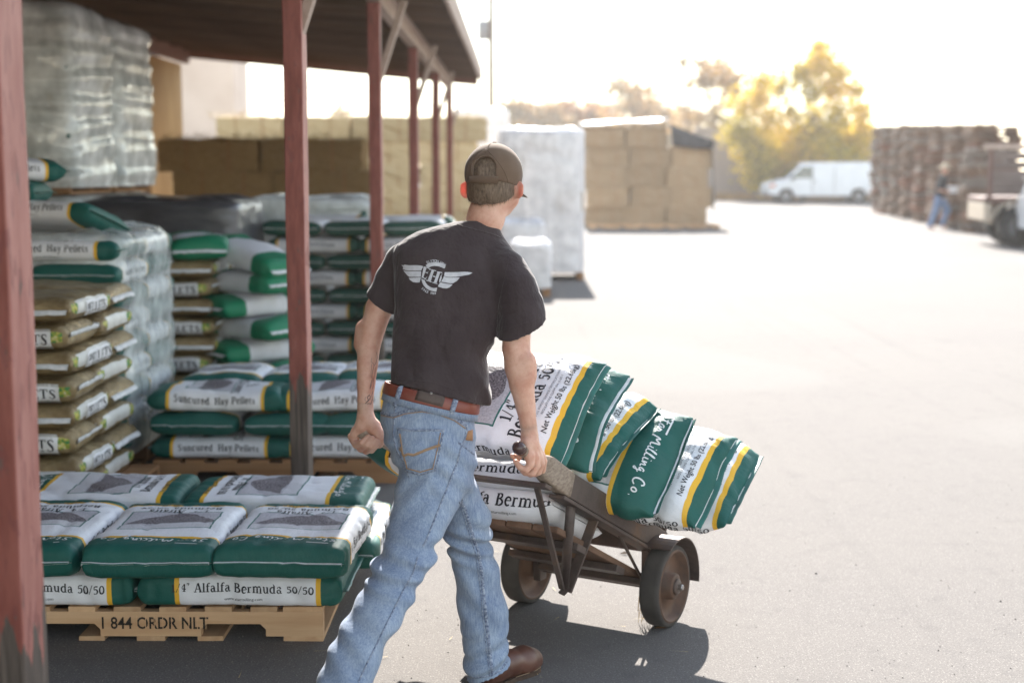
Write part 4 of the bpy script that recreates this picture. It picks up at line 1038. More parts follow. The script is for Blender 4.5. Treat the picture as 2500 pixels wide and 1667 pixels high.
# ---------------------------------------------------------------- smooth solid shapes (distance field -> mesh)
class Field:
    def __init__(s, lo, hi, h):
        s.lo = np.array(lo, float); s.h = h; s.n = np.ceil((np.array(hi) - s.lo) / h).astype(int) + 1
        s.d = np.full(s.n, 0.5, np.float32)
    def win(s, lo, hi):
        a = np.clip(np.floor((np.array(lo) - s.lo) / s.h).astype(int), 0, s.n - 1); b = np.clip(np.ceil((np.array(hi) - s.lo) / s.h).astype(int) + 1, 1, s.n)
        if (b <= a).any(): return None
        ax = [s.lo[i] + np.arange(a[i], b[i]) * s.h for i in range(3)]
        X, Y, Z = np.meshgrid(*ax, indexing='ij', sparse=True); return tuple(slice(a[i], b[i]) for i in range(3)), X, Y, Z
    def join(s, sl, d, k):
        o = s.d[sl]
        if k <= 0: s.d[sl] = np.minimum(o, d)
        else:
            h = np.maximum(k - np.abs(o - d), 0) / k; s.d[sl] = np.minimum(o, d) - h * h * k * 0.25
    def chain(s, pts, rad, k=.01):
        pts = [np.array(p, float) for p in pts]
        for (a, b, r0, r1) in zip(pts[:-1], pts[1:], rad[:-1], rad[1:]):
            m = max(r0, r1) + k + .02; w = s.win(np.minimum(a, b) - m, np.maximum(a, b) + m)
            if w is None: continue
            sl, X, Y, Z = w; ab = b - a; L = ab @ ab + 1e-12
            t = np.clip(((X - a[0]) * ab[0] + (Y - a[1]) * ab[1] + (Z - a[2]) * ab[2]) / L, 0, 1)
            d = np.sqrt((X - a[0] - t * ab[0]) ** 2 + (Y - a[1] - t * ab[1]) ** 2 + (Z - a[2] - t * ab[2]) ** 2) - (r0 + t * (r1 - r0))
            s.join(sl, d.astype(np.float32), k)
    def ell(s, c, axes, rad, k=.01, sub=False):
        c = np.array(c, float); m = max(rad) + k + .02; w = s.win(c - m, c + m)
        sl, X, Y, Z = w; q = 0
        for ax, r in zip(axes, rad): q = q + (((X - c[0]) * ax[0] + (Y - c[1]) * ax[1] + (Z - c[2]) * ax[2]) / r) ** 2
        d = ((np.sqrt(q) - 1) * min(rad)).astype(np.float32)
        if sub: s.d[sl] = np.maximum(s.d[sl], -d)
        else: s.join(sl, d, k)
    def loft(s, rows, k=.01, p=2.2, noise=None, ext=0.0):
        """rows (x, y, z, a, b) sorted by z; elliptical slices"""
        r = np.array(sorted(rows, key=lambda q: q[2])); m = r[:, 3:].max() + k + .02
        w = s.win([r[:, 0].min() - m, r[:, 1].min() - m, r[0, 2] - .02], [r[:, 0].max() + m, r[:, 1].max() + m, r[-1, 2] + .02])
        sl, X, Y, Z = w; z = Z.ravel(); cx, cy, a, b = (np.interp(z, r[:, 2], r[:, i])[None, None, :] for i in (0, 1, 3, 4))
        a = a + ext; b = b + ext
        d = ((np.abs((X - cx) / a) ** p + np.abs((Y - cy) / b) ** p) ** (1 / p) - 1) * np.minimum(a, b)
        d = np.maximum(d, np.maximum(Z - r[-1, 2], r[0, 2] - Z))
        s.join(sl, d.astype(np.float32), k)
    def grid(s): return np.stack(np.meshgrid(*[s.lo[i] + np.arange(s.n[i]) * s.h for i in range(3)], indexing='ij'), -1)
    def disp(s, fn, band=.03):
        m = np.abs(s.d) < band; ii = np.argwhere(m); P = s.lo + ii * s.h; s.d[m] -= fn(P).astype(np.float32)
    def cut(s, p, n):
        """keep the side n points away from"""
        n = np.array(n, float); n /= np.linalg.norm(n); sl, X, Y, Z = s.win(s.lo, s.lo + s.n * s.h)
        d = (X - p[0]) * n[0] + (Y - p[1]) * n[1] + (Z - p[2]) * n[2]; s.d = np.maximum(s.d, d.astype(np.float32))
    def mesh(s, name, mat, drop=None, smooth=3):
        d = s.d; ins = d < 0; nx, ny, nz = d.shape
        cs = [(0, 0, 0), (1, 0, 0), (0, 1, 0), (1, 1, 0), (0, 0, 1), (1, 0, 1), (0, 1, 1), (1, 1, 1)]
        sub = lambda A, c: A[c[0]:nx - 1 + c[0], c[1]:ny - 1 + c[1], c[2]:nz - 1 + c[2]]
        cnt = sum(sub(ins, c).astype(np.int8) for c in cs); act = (cnt > 0) & (cnt < 8); idx = np.argwhere(act)
        vid = np.full(act.shape, -1, np.int64); vid[act] = np.arange(len(idx))
        acc = np.zeros((len(idx), 3)); num = np.zeros(len(idx)); i, j, k = idx.T
        cv = [d[i + c[0], j + c[1], k + c[2]] for c in cs]
        for a in range(8):
            for b in range(a + 1, 8):
                ca, cb = np.array(cs[a]), np.array(cs[b])
                if np.abs(ca - cb).sum() != 1: continue
                va, vb = cv[a], cv[b]; x = (va < 0) != (vb < 0); t = np.where(x, va / np.where(x, va - vb, 1), 0)
                acc += np.where(x[:, None], ca + t[:, None] * (cb - ca), 0); num += x
        V = s.lo + (idx + acc / num[:, None]) * s.h; F = []
        for ax in range(3):
            o = [q for q in range(3) if q != ax]; e = [0, 0, 0]; e[ax] = 1
            A = ins[:nx - e[0], :ny - e[1], :nz - e[2]]; B = ins[e[0]:, e[1]:, e[2]:]
            E = np.argwhere(A != B); E = E[(E[:, o[0]] > 0) & (E[:, o[1]] > 0) & (E[:, o[0]] < d.shape[o[0]] - 1) & (E[:, o[1]] < d.shape[o[1]] - 1)]
            if not len(E): continue
            u = np.zeros(3, int); u[o[0]] = 1; v = np.zeros(3, int); v[o[1]] = 1
            q = np.stack([vid[tuple((E - u - v).T)], vid[tuple((E - v).T)], vid[tuple(E.T)], vid[tuple((E - u).T)]], 1)
            fl = A[tuple(E.T)] ^ (ax == 1); q[~fl] = q[~fl][:, ::-1]; F.append(q)
        F = np.concatenate(F); F = F[(F >= 0).all(1)]
        # relax
        ed = np.concatenate([F[:, [0, 1]], F[:, [1, 2]], F[:, [2, 3]], F[:, [3, 0]]]); deg = np.bincount(ed.ravel(), minlength=len(V))
        for it in range(smooth):
            S = np.zeros_like(V)
            for q in range(3): S[:, q] = np.bincount(ed[:, 0], V[ed[:, 1], q], len(V)) + np.bincount(ed[:, 1], V[ed[:, 0], q], len(V))
            S /= np.maximum(deg, 1)[:, None]; V = V + (S - V) * (.5 if it % 2 == 0 else .35)
        if drop is not None:
            keep = ~drop(V); F = F[keep[F].all(1)]; us = np.unique(F); mp = np.full(len(V), -1); mp[us] = np.arange(len(us)); V = V[us]; F = mp[F]
        me = bpy.data.meshes.new(name); me.from_pydata(V.tolist(), [], F.tolist())
        me.polygons.foreach_set('use_smooth', [True] * len(me.polygons)); me.materials.append(mat); me.update(); return me

def rows(tab, dflt=.1):
    """[(py, pxL, pxR, Y, b)] photo outlines at distance Y -> slices"""
    out = []
    for py, l, r, Y, b in tab:
        A, B = at(l, py, Y), at(r, py, Y); out.append(((A[0] + B[0]) / 2, Y, A[2], (B[0] - A[0]) / 2, b))
    return out
def pch(tab):
    """[(px, py, Y, rpx)] -> points, radii in metres"""
    return [at(a, b, c) for a, b, c, _ in tab], [r * mpp(c) * 1.0 for _, _, c, r in tab]

# ---------------------------------------------------------------- materials of the worker
def skin_mat():
    t = NT('skin'); v = t.coord('Object'); n = t.noise(v, 22, 4); n2 = t.noise(v, 320, 2)
    c = t.ramp(n, [(.28, (.54, .26, .185)), (.5, (.64, .37, .275)), (.75, (.72, .46, .36))]); fr = t.noise(v, 130, 3, .6); c = t.mix(t.ramp(fr, [(.56, (0, 0, 0)), (.75, (.35, .35, .35))]), c, (.45, .21, .14)); vn = t.noise(t.coord('Object', (1, 1, .25)), 34, 3); bn = t.bump(vn, .22, .006); t.bump(n2, .25, .0008, bn)
    t.b.inputs['Subsurface Weight'].default_value = .25; t.b.inputs['Subsurface Radius'].default_value = (.012, .004, .0025); t.b.inputs['Subsurface Scale'].default_value = 1.0
    m = t.set(c, .48, .4)
    at_ = t.n('ShaderNodeAttribute', attribute_name='thin'); tl = t.n('ShaderNodeBsdfTranslucent'); tl.inputs[0].default_value = (.95, .16, .06, 1)
    mx = t.n('ShaderNodeMixShader'); t.l(t.math('MULTIPLY', at_.outputs['Fac'], .38), mx.inputs[0]); t.l(t.b.outputs[0], mx.inputs[1]); t.l(tl.outputs[0], mx.inputs[2])
    t.l(mx.outputs[0], t.t.nodes['Material Output'].inputs[0]); return m
def cloth_mat(name, c1, c2, fuzz=.15, weave=900, fold=.5):
    t = NT(name); v = t.coord('Object'); n = t.noise(v, 9, 4); w = t.noise(v, weave, 2); f = t.noise(t.coord('Object', (1, 1, .5)), 13, 4, .6)
    c = t.ramp(n, [(.3, c1), (.7, c2)]); bn = t.bump(f, fold, .016); t.bump(w, .15, .0008, bn)
    t.b.inputs['Sheen Weight'].default_value = fuzz; t.b.inputs['Sheen Roughness'].default_value = .4
    return t.set(c, .88, .15)
def denim_mat():
    t = NT('faded_denim'); v = t.coord('Object'); n = t.noise(v, 7, 4); st = t.noise(t.coord('Object', (1, 1, .12)), 240, 2, .6); tw = t.noise(t.coord('Object', (1, 1, 1)), 520, 2, .7)
    mid = t.noise(t.coord('Object', (1, 1, .45)), 26, 5, .65)
    base = t.ramp(n, [(.28, (.135, .185, .30)), (.5, (.215, .285, .415)), (.75, (.34, .41, .52))])
    sp = t.ramp(t.math('ADD', t.math('MULTIPLY', st, .55), t.math('MULTIPLY', tw, .45)), [(.36, (.075, .12, .23)), (.62, (.46, .52, .60))])
    c = t.mix(.42, base, sp); c = t.mix(t.ramp(mid, [(.5, (0, 0, 0)), (.72, (.35, .35, .35))]), c, (.42, .49, .58)); c = t.mix(t.ramp(mid, [(.28, (.3, .3, .3)), (.45, (0, 0, 0))]), c, (.08, .13, .25))
    f = t.noise(t.coord('Object', (1, 1, 1.9)), 15, 4, .6); bn = t.bump(f, .34, .012); t.bump(tw, .25, .0012, bn)
    t.b.inputs['Sheen Weight'].default_value = .15
    return t.set(c, .9, .12)
M_SKIN = skin_mat()
M_SHIRT = cloth_mat('faded_black_cotton', (.044, .032, .034), (.066, .050, .052), .25, 900, 1.0)
M_DENIM = denim_mat()
M_DSEAM = mottled('denim_seam', (.045, .07, .15), (.42, .47, .56), 130, .9, .6, .004)
M_STITCH = plain('orange_stitch', (.34, .22, .135), .8)
M_BELT = mottled('red_brown_leather', (.17, .035, .022), (.27, .07, .042), 14, .38, .15, .001, spec=.5)
M_PATCH = mottled('dark_leather_patch', (.075, .052, .045), (.12, .088, .075), 30, .6, .3, .001)
M_CAP = cloth_mat('brown_twill_cap', (.125, .082, .056), (.175, .12, .085), .1, 500, .0)
M_BOOT = mottled('brown_boot_leather', (.075, .030, .020), (.15, .065, .045), 8, .38, .25, .003, spec=.5)
M_SOLE = mottled('boot_sole', (.05, .03, .022), (.11, .07, .05), 20, .7, .2)
def hair_mat():
    t = NT('light_brown_hair'); v = t.coord('Object', (1, 1, .25)); n = t.noise(v, 190, 3, .6)
    c = t.ramp(n, [(.3, (.075, .05, .033)), (.7, (.235, .162, .108))]); t.bump(n, .8, .004); return t.set(c, .5, .4)
M_HAIR = hair_mat()
M_TATT = plain('tattoo_ink', (.16, .105, .095), .5)

# ---------------------------------------------------------------- body: one continuous mesh
HD = R(17)                                      # the head looks to the right of the cart's way
HF = np.array([math.sin(HD), math.cos(HD), 0]); HR = np.array([math.cos(HD), -math.sin(HD), 0]); HZ = np.array([0, 0, 1.0])
lean_ = .10; HZ2 = HZ + HF * lean_; HZ2 /= np.linalg.norm(HZ2); HF2 = HF - HZ * lean_; HF2 /= np.linalg.norm(HF2)
HC = at(1206, 428, 4.50)
def Hp(r, f, z): return HC + HR * r + HF2 * f + HZ2 * z
armL = [(982, 650, 4.53, 34), (952, 700, 4.51, 36), (926, 752, 4.49, 34.5), (911, 800, 4.48, 31.5), (900, 848, 4.465, 29), (897, 890, 4.45, 27), (894, 935, 4.435, 23.5), (892, 975, 4.425, 20.5), (892, 1016, 4.42, 19.5)]
armR = [(1258, 675, 4.36, 34), (1264, 735, 4.34, 35), (1262, 795, 4.32, 36.5), (1260, 850, 4.30, 35.5), (1266, 895, 4.295, 36), (1274, 940, 4.285, 32), (1283, 990, 4.28, 26), (1290, 1035, 4.275, 21.5), (1293, 1066, 4.27, 20)]
fb = Field([-.75, 3.75, .02], [.25, 4.85, 1.78], .0052)
for tab in (armL, armR):
    p, r = pch(tab); fb.chain(p, [q * .965 for q in r], .004)
# elbows and forearm muscle
fb.chain(*pch([(1290, 880, 4.275, 20), (1291, 915, 4.275, 20)]), k=.02)
fb.chain(*pch([(882, 800, 4.49, 15), (880, 840, 4.48, 17)]), k=.02)
# trunk and legs inside the clothes
fb.chain([at(1115, 600, 4.47), at(1090, 760, 4.42), at(1058, 950, 4.34), at(1060, 1040, 4.32)], [.06, .075, .06, .065], .04)
fb.chain([at(988, 655, 4.52), at(1120, 620, 4.47), at(1250, 680, 4.37)], [.034, .045, .034], .03)
fb.chain([at(1045, 1060, 4.32), at(1040, 1230, 4.25), at(985, 1375, 4.12), at(918, 1490, 4.03), at(845, 1690, 3.90), at(826, 1780, 3.86)], [.06, .05, .042, .038, .035, .035], .02)
fb.chain([at(1105, 1080, 4.34), at(1138, 1255, 4.385), at(1150, 1350, 4.415), at(1178, 1480, 4.42), at(1188, 1640, 4.42)], [.05, .042, .036, .036, .034], .02)
# neck, head, jaw, nose, ears
fb.chain([at(1165, 600, 4.475), at(1186, 532, 4.478), Hp(0, -.012, -.06)], [.050, .0555, .056], .02)
fb.ell(Hp(0, -.004, -.012), (HR, HF2, HZ2), (.077, .095, .104), .01)
fb.ell(Hp(0, .042, -.055), (HR, HF2, HZ2), (.062, .062, .072), .03)
fb.ell(Hp(0, .066, -.098), (HR, HF2, HZ2), (.030, .026, .024), .03)
fb.chain([Hp(0, .095, .0), Hp(0, .116, -.032), Hp(0, .104, -.042)], [.010, .013, .012], .012)
fb.chain([Hp(-.02, .092, -.066), Hp(0, .098, -.066), Hp(.02, .092, -.066)], [.006, .008, .006], .008)
for s_ in (-1, 1):
    fb.chain([Hp(s_ * .052, .03, -.075), Hp(s_ * .06, -.008, -.045)], [.016, .018], .03)
    fb.ell(Hp(s_ * .030, .088, -.002), (HR, HF2, HZ2), (.014, .008, .008), .008)
    out = HR * s_; ea = out * .88 - HF2 * .48; ea /= np.linalg.norm(ea); en = np.cross(ea, HZ2)
    c = Hp(s_ * .086, -.010, -.047)
    fb.ell(c, (ea, en, HZ2), (.024, .0062, .031), .006)
    fb.ell(c + ea * .006 + en * (.007 if (en @ HF2) > 0 else -.007), (ea, en, HZ2), (.013, .005, .021), 0, sub=True)
body_me = fb.mesh('person', M_SKIN, smooth=2)

# hands, finer
fh = Field([-.62, 4.20, .70], [-.36, 4.56, 1.02], .003)
fh.chain(*pch([(892, 990, 4.423, 20.3), (892, 1018, 4.42, 19.8), (886, 1040, 4.42, 19), (872, 1056, 4.425, 15), (863, 1066, 4.43, 12)]), k=.010)
fh.chain(*pch([(896, 1022, 4.418, 18), (911, 1042, 4.415, 18.5), (922, 1058, 4.405, 15), (929, 1074, 4.395, 11.5), (926, 1086, 4.39, 9)]), k=.010)
fh.chain(*pch([(888, 1036, 4.43, 17), (890, 1056, 4.45, 15)]), k=.010)
for ch in ([(859, 1066, 4.44, 11.5), (869, 1086, 4.405, 9.6), (885, 1080, 4.372, 9.0), (899, 1067, 4.378, 8.2)],
           [(866, 1074, 4.45, 11), (880, 1095, 4.405, 9.8), (896, 1085, 4.366, 9.2), (908, 1070, 4.372, 8.4)],
           [(876, 1084, 4.455, 10.5), (894, 1101, 4.405, 9.4), (907, 1090, 4.366, 8.8), (916, 1076, 4.374, 8.0)],
           [(890, 1092, 4.455, 10), (907, 1099, 4.405, 8.6), (917, 1089, 4.37, 8.0), (922, 1079, 4.378, 7.2)]):
    p_, r_f = pch(ch); fh.chain(p_, [q * .95 for q in r_f], k=.0012)
lh_me = fh.mesh('person', M_SKIN, smooth=1)
fh = Field([-.10, 4.08, .68], [.16, 4.45, .98], .003)
fh.chain(*pch([(1291, 1040, 4.275, 21), (1293, 1066, 4.27, 20.3), (1296, 1085, 4.262, 20)]), k=.010)
for kx in ([(1302, 1078, 4.275, 13), (1320, 1112, 4.30, 10.5), (1327, 1125, 4.315, 10)], [(1300, 1080, 4.262, 13), (1314, 1115, 4.275, 11), (1321, 1131, 4.285, 10.4)],
           [(1294, 1080, 4.252, 13), (1304, 1115, 4.252, 11.5), (1310, 1136, 4.255, 10.6)], [(1287, 1080, 4.245, 13), (1292, 1112, 4.235, 12), (1295, 1134, 4.23, 10.5)]):
    fh.chain(*pch(kx), k=.008)
for ch in ([(1327, 1125, 4.315, 10), (1324, 1148, 4.325, 9.2), (1306, 1156, 4.335, 8.8), (1292, 1146, 4.345, 8)],
           [(1321, 1131, 4.285, 10.4), (1314, 1152, 4.29, 9.6), (1295, 1157, 4.30, 9), (1280, 1146, 4.31, 8.2)],
           [(1310, 1136, 4.255, 10.6), (1300, 1155, 4.255, 9.6), (1282, 1153, 4.262, 9), (1269, 1140, 4.275, 8)],
           [(1295, 1134, 4.23, 10.5), (1284, 1147, 4.225, 9), (1269, 1140, 4.228, 8.4), (1259, 1127, 4.235, 7.4)]):
    p_, r_f = pch(ch); fh.chain(p_, [q * .95 for q in r_f], k=.0012)
fh.chain(*pch([(1281, 1078, 4.262, 11), (1276, 1098, 4.29, 10), (1262, 1120, 4.30, 8.8), (1252, 1113, 4.275, 7.4)]), k=.005)
rh_me = fh.mesh('person', M_SKIN, smooth=1)
bm = bmesh.new()
for m_ in (body_me, lh_me, rh_me): bm.from_mesh(m_)
for f in bm.faces: f.smooth = True
bm.to_mesh(body_me); bm.free()
at_ = body_me.attributes.new('thin', 'FLOAT', 'POINT')
co_ = np.zeros(len(body_me.vertices) * 3, np.float32); body_me.vertices.foreach_get('co', co_); co_ = co_.reshape(-1, 3)
thin_ = np.zeros(len(co_), np.float32)
for s_ in (-1, 1):
    e_ = (co_ - Hp(s_ * .094, -.014, -.047)); rr_ = np.sqrt(((e_ @ HR) / .020) ** 2 + ((e_ @ HF2) / .028) ** 2 + ((e_ @ HZ2) / .034) ** 2)
    thin_ = np.maximum(thin_, np.clip(1.25 - rr_, 0, 1))
at_.data.foreach_set('value', thin_)
person = link('person', body_me)
tag(person, 'worker in dark tee, cap and faded jeans seen from behind, gripping the cart handles', 'person')
from mathutils.bvhtree import BVHTree
def pp(me, name, mods=None):
    o = link(name, me, person); return o

# ---------------------------------------------------------------- shirt
torso = rows([(540, 1116, 1215, 4.472, .050), (553, 1058, 1221, 4.472, .062), (564, 1018, 1225, 4.47, .074), (580, 990, 1233, 4.468, .086), (597, 970, 1244, 4.465, .096), (614, 962, 1256, 4.46, .106), (632, 960, 1272, 4.455, .113), (655, 962, 1284, 4.45, .119), (700, 962, 1284, 4.435, .127), (760, 960, 1262, 4.42, .130),
              (820, 957, 1216, 4.40, .128), (845, 953, 1198, 4.395, .126), (870, 947, 1190, 4.385, .125), (900, 940, 1190, 4.37, .126), (925, 937, 1192, 4.36, .128), (960, 940, 1192, 4.35, .126), (1000, 946, 1188, 4.34, .120)])
fs = Field([-.62, 4.1, .78], [.18, 4.72, 1.62], .005)
fs.loft(torso, .02, 2.3)
fs.chain(*pch([(1010, 618, 4.51, 34), (984, 640, 4.515, 42), (960, 686, 4.51, 44), (938, 730, 4.50, 43.5), (916, 768, 4.49, 44)]), k=.02)
fs.chain(*pch([(1215, 632, 4.41, 38), (1240, 660, 4.375, 44), (1258, 700, 4.35, 49), (1270, 740, 4.34, 52), (1275, 785, 4.33, 55), (1274, 830, 4.32, 60)]), k=.022)
def sfold(P):
    q = P * np.array([1, 1, 1.0]); a = .0034 * snoise(q, 11, 14, 3)
    # long drag folds from the shoulder blades down to the waist
    u = (P[:, 0] * .86 + P[:, 2] * .5); f1 = np.abs(np.sin(u * 26 + 1.6 * snoise(q, 12, 6, 2))); a += .0085 * (f1 ** .55 - .72) * np.clip((1.36 - P[:, 2]) / .30, 0, 1)
    u2 = P[:, 0] * .75 - P[:, 2] * .65; f2 = np.abs(np.sin(u2 * 30 + 1.8 * snoise(q, 14, 7, 2))); a += .006 * (f2 ** .55 - .72) * np.clip((1.42 - P[:, 2]) / .25, .15, 1)
    low = np.clip((1.05 - P[:, 2]) / .12, 0, 1); a += .010 * low * np.sin(P[:, 0] * 75 + P[:, 2] * 40 + 2 * snoise(q, 13, 12, 2)) * np.clip((P[:, 0] + .30) / .2, .1, 1)
    return a
fs.disp(sfold)
hemL, hemM, hemR = at(950, 933, 4.25), at(1060, 941, 4.22), at(1178, 991, 4.28)
hn = np.cross(hemR - hemL, np.array([0, .9, -.12])); hn = hn if hn[2] < 0 else -hn
fs.cut(hemL, hn)
sl0, sl1 = at(896, 717, 4.5), at(967, 765, 4.5); nL = np.cross(sl1 - sl0, np.array([0.1, 1, .15])); nL = nL if nL[2] < 0 else -nL
# sleeves are cut only on their own side
def side_cut(F_, p, n, box):
    n = n / np.linalg.norm(n); w = F_.win(box[0], box[1]); sl, X, Y, Z = w
    d = (X - p[0]) * n[0] + (Y - p[1]) * n[1] + (Z - p[2]) * n[2]; F_.d[sl] = np.maximum(F_.d[sl], d.astype(np.float32))
side_cut(fs, sl0, nL, ([-.62, 4.1, .78], [float(at(956, 760, 4.45)[0]), 4.72, 1.35]))
sr0, sr1 = at(1216, 822, 4.32), at(1333, 779, 4.32); nR = np.cross(sr1 - sr0, np.array([0, 1, .35])); nR = nR if nR[2] < 0 else -nR
side_cut(fs, sr0, nR, ([float(at(1212, 800, 4.3)[0]), 4.1, .78], [.18, 4.72, 1.35]))
nh = lambda n: n / np.linalg.norm(n)
def sdrop(V):
    a = np.abs((V - hemL) @ nh(hn)) < .0035
    b = (np.abs((V - sl0) @ nh(nL)) < .0035) & (V[:, 0] < at(950, 760, 4.45)[0])
    c = (np.abs((V - sr0) @ nh(nR)) < .0035) & (V[:, 0] > at(1219, 800, 4.3)[0])
    nk = ((V - at(1168, 552, 4.47)) ** 2).sum(1) < .0 
    return a | b | c | nk
shirt_me = fs.mesh('t_shirt', M_SHIRT, smooth=4)
shirt = pp(shirt_me, 't_shirt')
# collar band
cl = [(1117, 546), (1128, 552), (1145, 556), (1165, 561), (1185, 566), (1205, 572), (1222, 577), (1234, 574)]

# ---------------------------------------------------------------- jeans
pel = rows([(930, 948, 1158, 4.345, .100), (960, 940, 1163, 4.34, .106), (985, 934, 1164, 4.335, .110), (1009, 929, 1162, 4.33, .114), (1043, 932, 1160, 4.325, .120), (1091, 948, 1160, 4.32, .122), (1133, 970, 1157, 4.315, .116), (1175, 985, 1150, 4.31, .10), (1200, 1000, 1140, 4.31, .08)])
legL = rows([(1080, 948, 1110, 4.305, .105), (1120, 968, 1140, 4.30, .106), (1151, 980, 1150, 4.29, .104), (1200, 964, 1137, 4.26, .100), (1260, 952, 1108, 4.215, .094), (1301, 939, 1084, 4.18, .090), (1330, 941, 1065, 4.155, .082), (1361, 917, 1062, 4.13, .084), (1390, 906, 1056, 4.105, .084), (1413, 897, 1029, 4.085, .080),
             (1469, 866, 1009, 4.04, .080), (1528, 832, 974, 3.99, .080), (1584, 804, 936, 3.95, .079), (1667, 772, 914, 3.90, .082), (1720, 757, 905, 3.87, .086), (1758, 748, 900, 3.855, .088)])
legR = rows([(1090, 1040, 1158, 4.335, .09), (1172, 1075, 1158, 4.345, .086), (1218, 1080, 1177, 4.365, .086), (1253, 1080, 1199, 4.38, .088), (1301, 1084, 1198, 4.40, .086), (1333, 1094, 1197, 4.41, .080), (1385, 1106, 1215, 4.415, .078), (1441, 1113, 1229, 4.42, .080), (1521, 1123, 1243, 4.42, .082), (1556, 1126, 1238, 4.42, .082),
             (1575, 1136, 1238, 4.42, .082), (1590, 1130, 1243, 4.42, .086), (1620, 1134, 1244, 4.415, .088), (1675, 1142, 1232, 4.41, .088)])
fj = Field([-.72, 3.70, .02], [.12, 4.56, 1.08], .0055)
fj.loft(pel, .02, 2.3); fj.loft(legL, .025, 2.15); fj.loft(legR, .018, 2.15)
def jfold(P):
    a = .0022 * snoise(P, 21, 15, 3)
    kn = lambda z0, w: np.exp(-((P[:, 2] - z0) / w) ** 2)
    zkL, zkR = at(1000, 1380, 4.1)[2], at(1150, 1320, 4.4)[2]; L = P[:, 1] < 4.26
    t = P[:, 2] * 105 + P[:, 0] * 30 + 2.4 * snoise(P, 22, 9, 2)
    a += .0105 * np.where(L, kn(zkL, .07), kn(zkR, .06)) * np.sin(t)
    a += .008 * kn(.09, .10) * np.sin(P[:, 2] * 95 - P[:, 0] * 40 + 2.4 * snoise(P, 23, 9, 2))
    a += .0055 * kn(.76, .12) * np.sin(P[:, 2] * 80 + np.abs(P[:, 0] + .27) * 70 + 2 * snoise(P, 24, 8, 2))
    a += .005 * kn(.32, .12) * np.sin(P[:, 2] * 60 + P[:, 0] * 50 + 2.5 * snoise(P, 25, 8, 2))
    return a
fj.disp(jfold)
wpL, wpR = at(943, 945, 4.30), at(1162, 996, 4.28); wn_ = np.cross(wpR - wpL, np.array([0, 1, -.10])); wn_ = nh(wn_ if wn_[2] > 0 else -wn_)
fj.cut(wpL, wn_)
hmR = at(1140, 1662, 4.40); hr2 = at(1236, 1622, 4.42); hnR = np.cross(hr2 - hmR, np.array([.3, 1, .12])); hnR = nh(hnR if hnR[2] < 0 else -hnR)
side_cut(fj, hmR, hnR, ([float(at(1060, 1600, 4.4)[0]), 4.2, .0], [.12, 4.56, .3]))
zhem = at(830, 1750, 3.86)[2]
side_cut(fj, np.array([0, 0, zhem]), np.array([.12, -.25, -1.0]), ([-.72, 3.70, .0], [-.3, 4.1, .35]))
def jdrop(V):
    return (np.abs((V - wpL) @ wn_) < .0035) | ((np.abs((V - hmR) @ hnR) < .0035) & (V[:, 2] < .16) & (V[:, 0] > -.3)) | ((np.abs((V - np.array([0, 0, zhem])) @ nh(np.array([.12, -.25, -1.0]))) < .0035) & (V[:, 0] < -.35))
jeans_me = fj.mesh('jeans', M_DENIM, smooth=3)
jeans = pp(jeans_me, 'jeans')

# ---------------------------------------------------------------- details laid on the clothes
def bvh(*mes):
    V, F = [], []
    for m_ in mes:
        b = len(V); V += [v.co.copy() for v in m_.vertices]; F += [tuple(i + b for i in p.vertices) for p in m_.polygons]
    return BVHTree.FromPolygons(V, F)
CO = Vector((0, 0, CAM_H))
def hit(T, px, py, off=.002):
    d = Vector(ray(px, py)).normalized(); h = T.ray_cast(CO, d)
    if h[0] is None: return None
    n = h[1] if h[1].dot(d) < 0 else -h[1]
    return h[0] + n * off, n
def on(T, pts, off=.002, step=None):
    """polyline in photo positions -> points on the cloth"""
    out = []
    for a, b in zip(pts[:-1], pts[1:]):
        n = max(1, int(math.hypot(b[0] - a[0], b[1] - a[1]) / (step or 6)))
        for i in range(n): out.append((a[0] + (b[0] - a[0]) * i / n, a[1] + (b[1] - a[1]) * i / n))
    out.append(pts[-1]); r = []
    for p in out:
        h = hit(T, *p, off)
        if h: r.append(h[0])
    return r
def ridge(T, pts, w, name, mat, parent, off=.0, h=.0016, step=5):
    """flat sewn seam lying on the cloth"""
    P_, N_ = [], []
    for a, b in zip(pts[:-1], pts[1:]):
        n = max(1, int(math.hypot(b[0] - a[0], b[1] - a[1]) / step))
        for i in range(n + (b is pts[-1])):
            q = hit(T, a[0] + (b[0] - a[0]) * i / n, a[1] + (b[1] - a[1]) * i / n, off + .0004)
            if q: P_.append(q[0]); N_.append(q[1])
    if len(P_) < 3: return None
    V, F = [], []
    for i, (p, n) in enumerate(zip(P_, N_)):
        n = sum((N_[j] for j in range(max(0, i - 1), min(len(N_), i + 2))), Vector()).normalized(); t = (P_[min(i + 1, len(P_) - 1)] - P_[max(i - 1, 0)]).normalized(); sd = t.cross(n).normalized(); k = h * (1.0 + .5 * math.sin(i * 2.1))
        V += [p - sd * w - n * .002, p - sd * w * .8 + n * k, p + sd * w * .8 + n * k, p + sd * w - n * .002]
    for i in range(len(P_) - 1):
        for q in range(3): a = i * 4 + q; F.append((a, a + 1, a + 5, a + 4))
    b = MB(); b.add(V, F); return b.build(name, mat, parent, True)
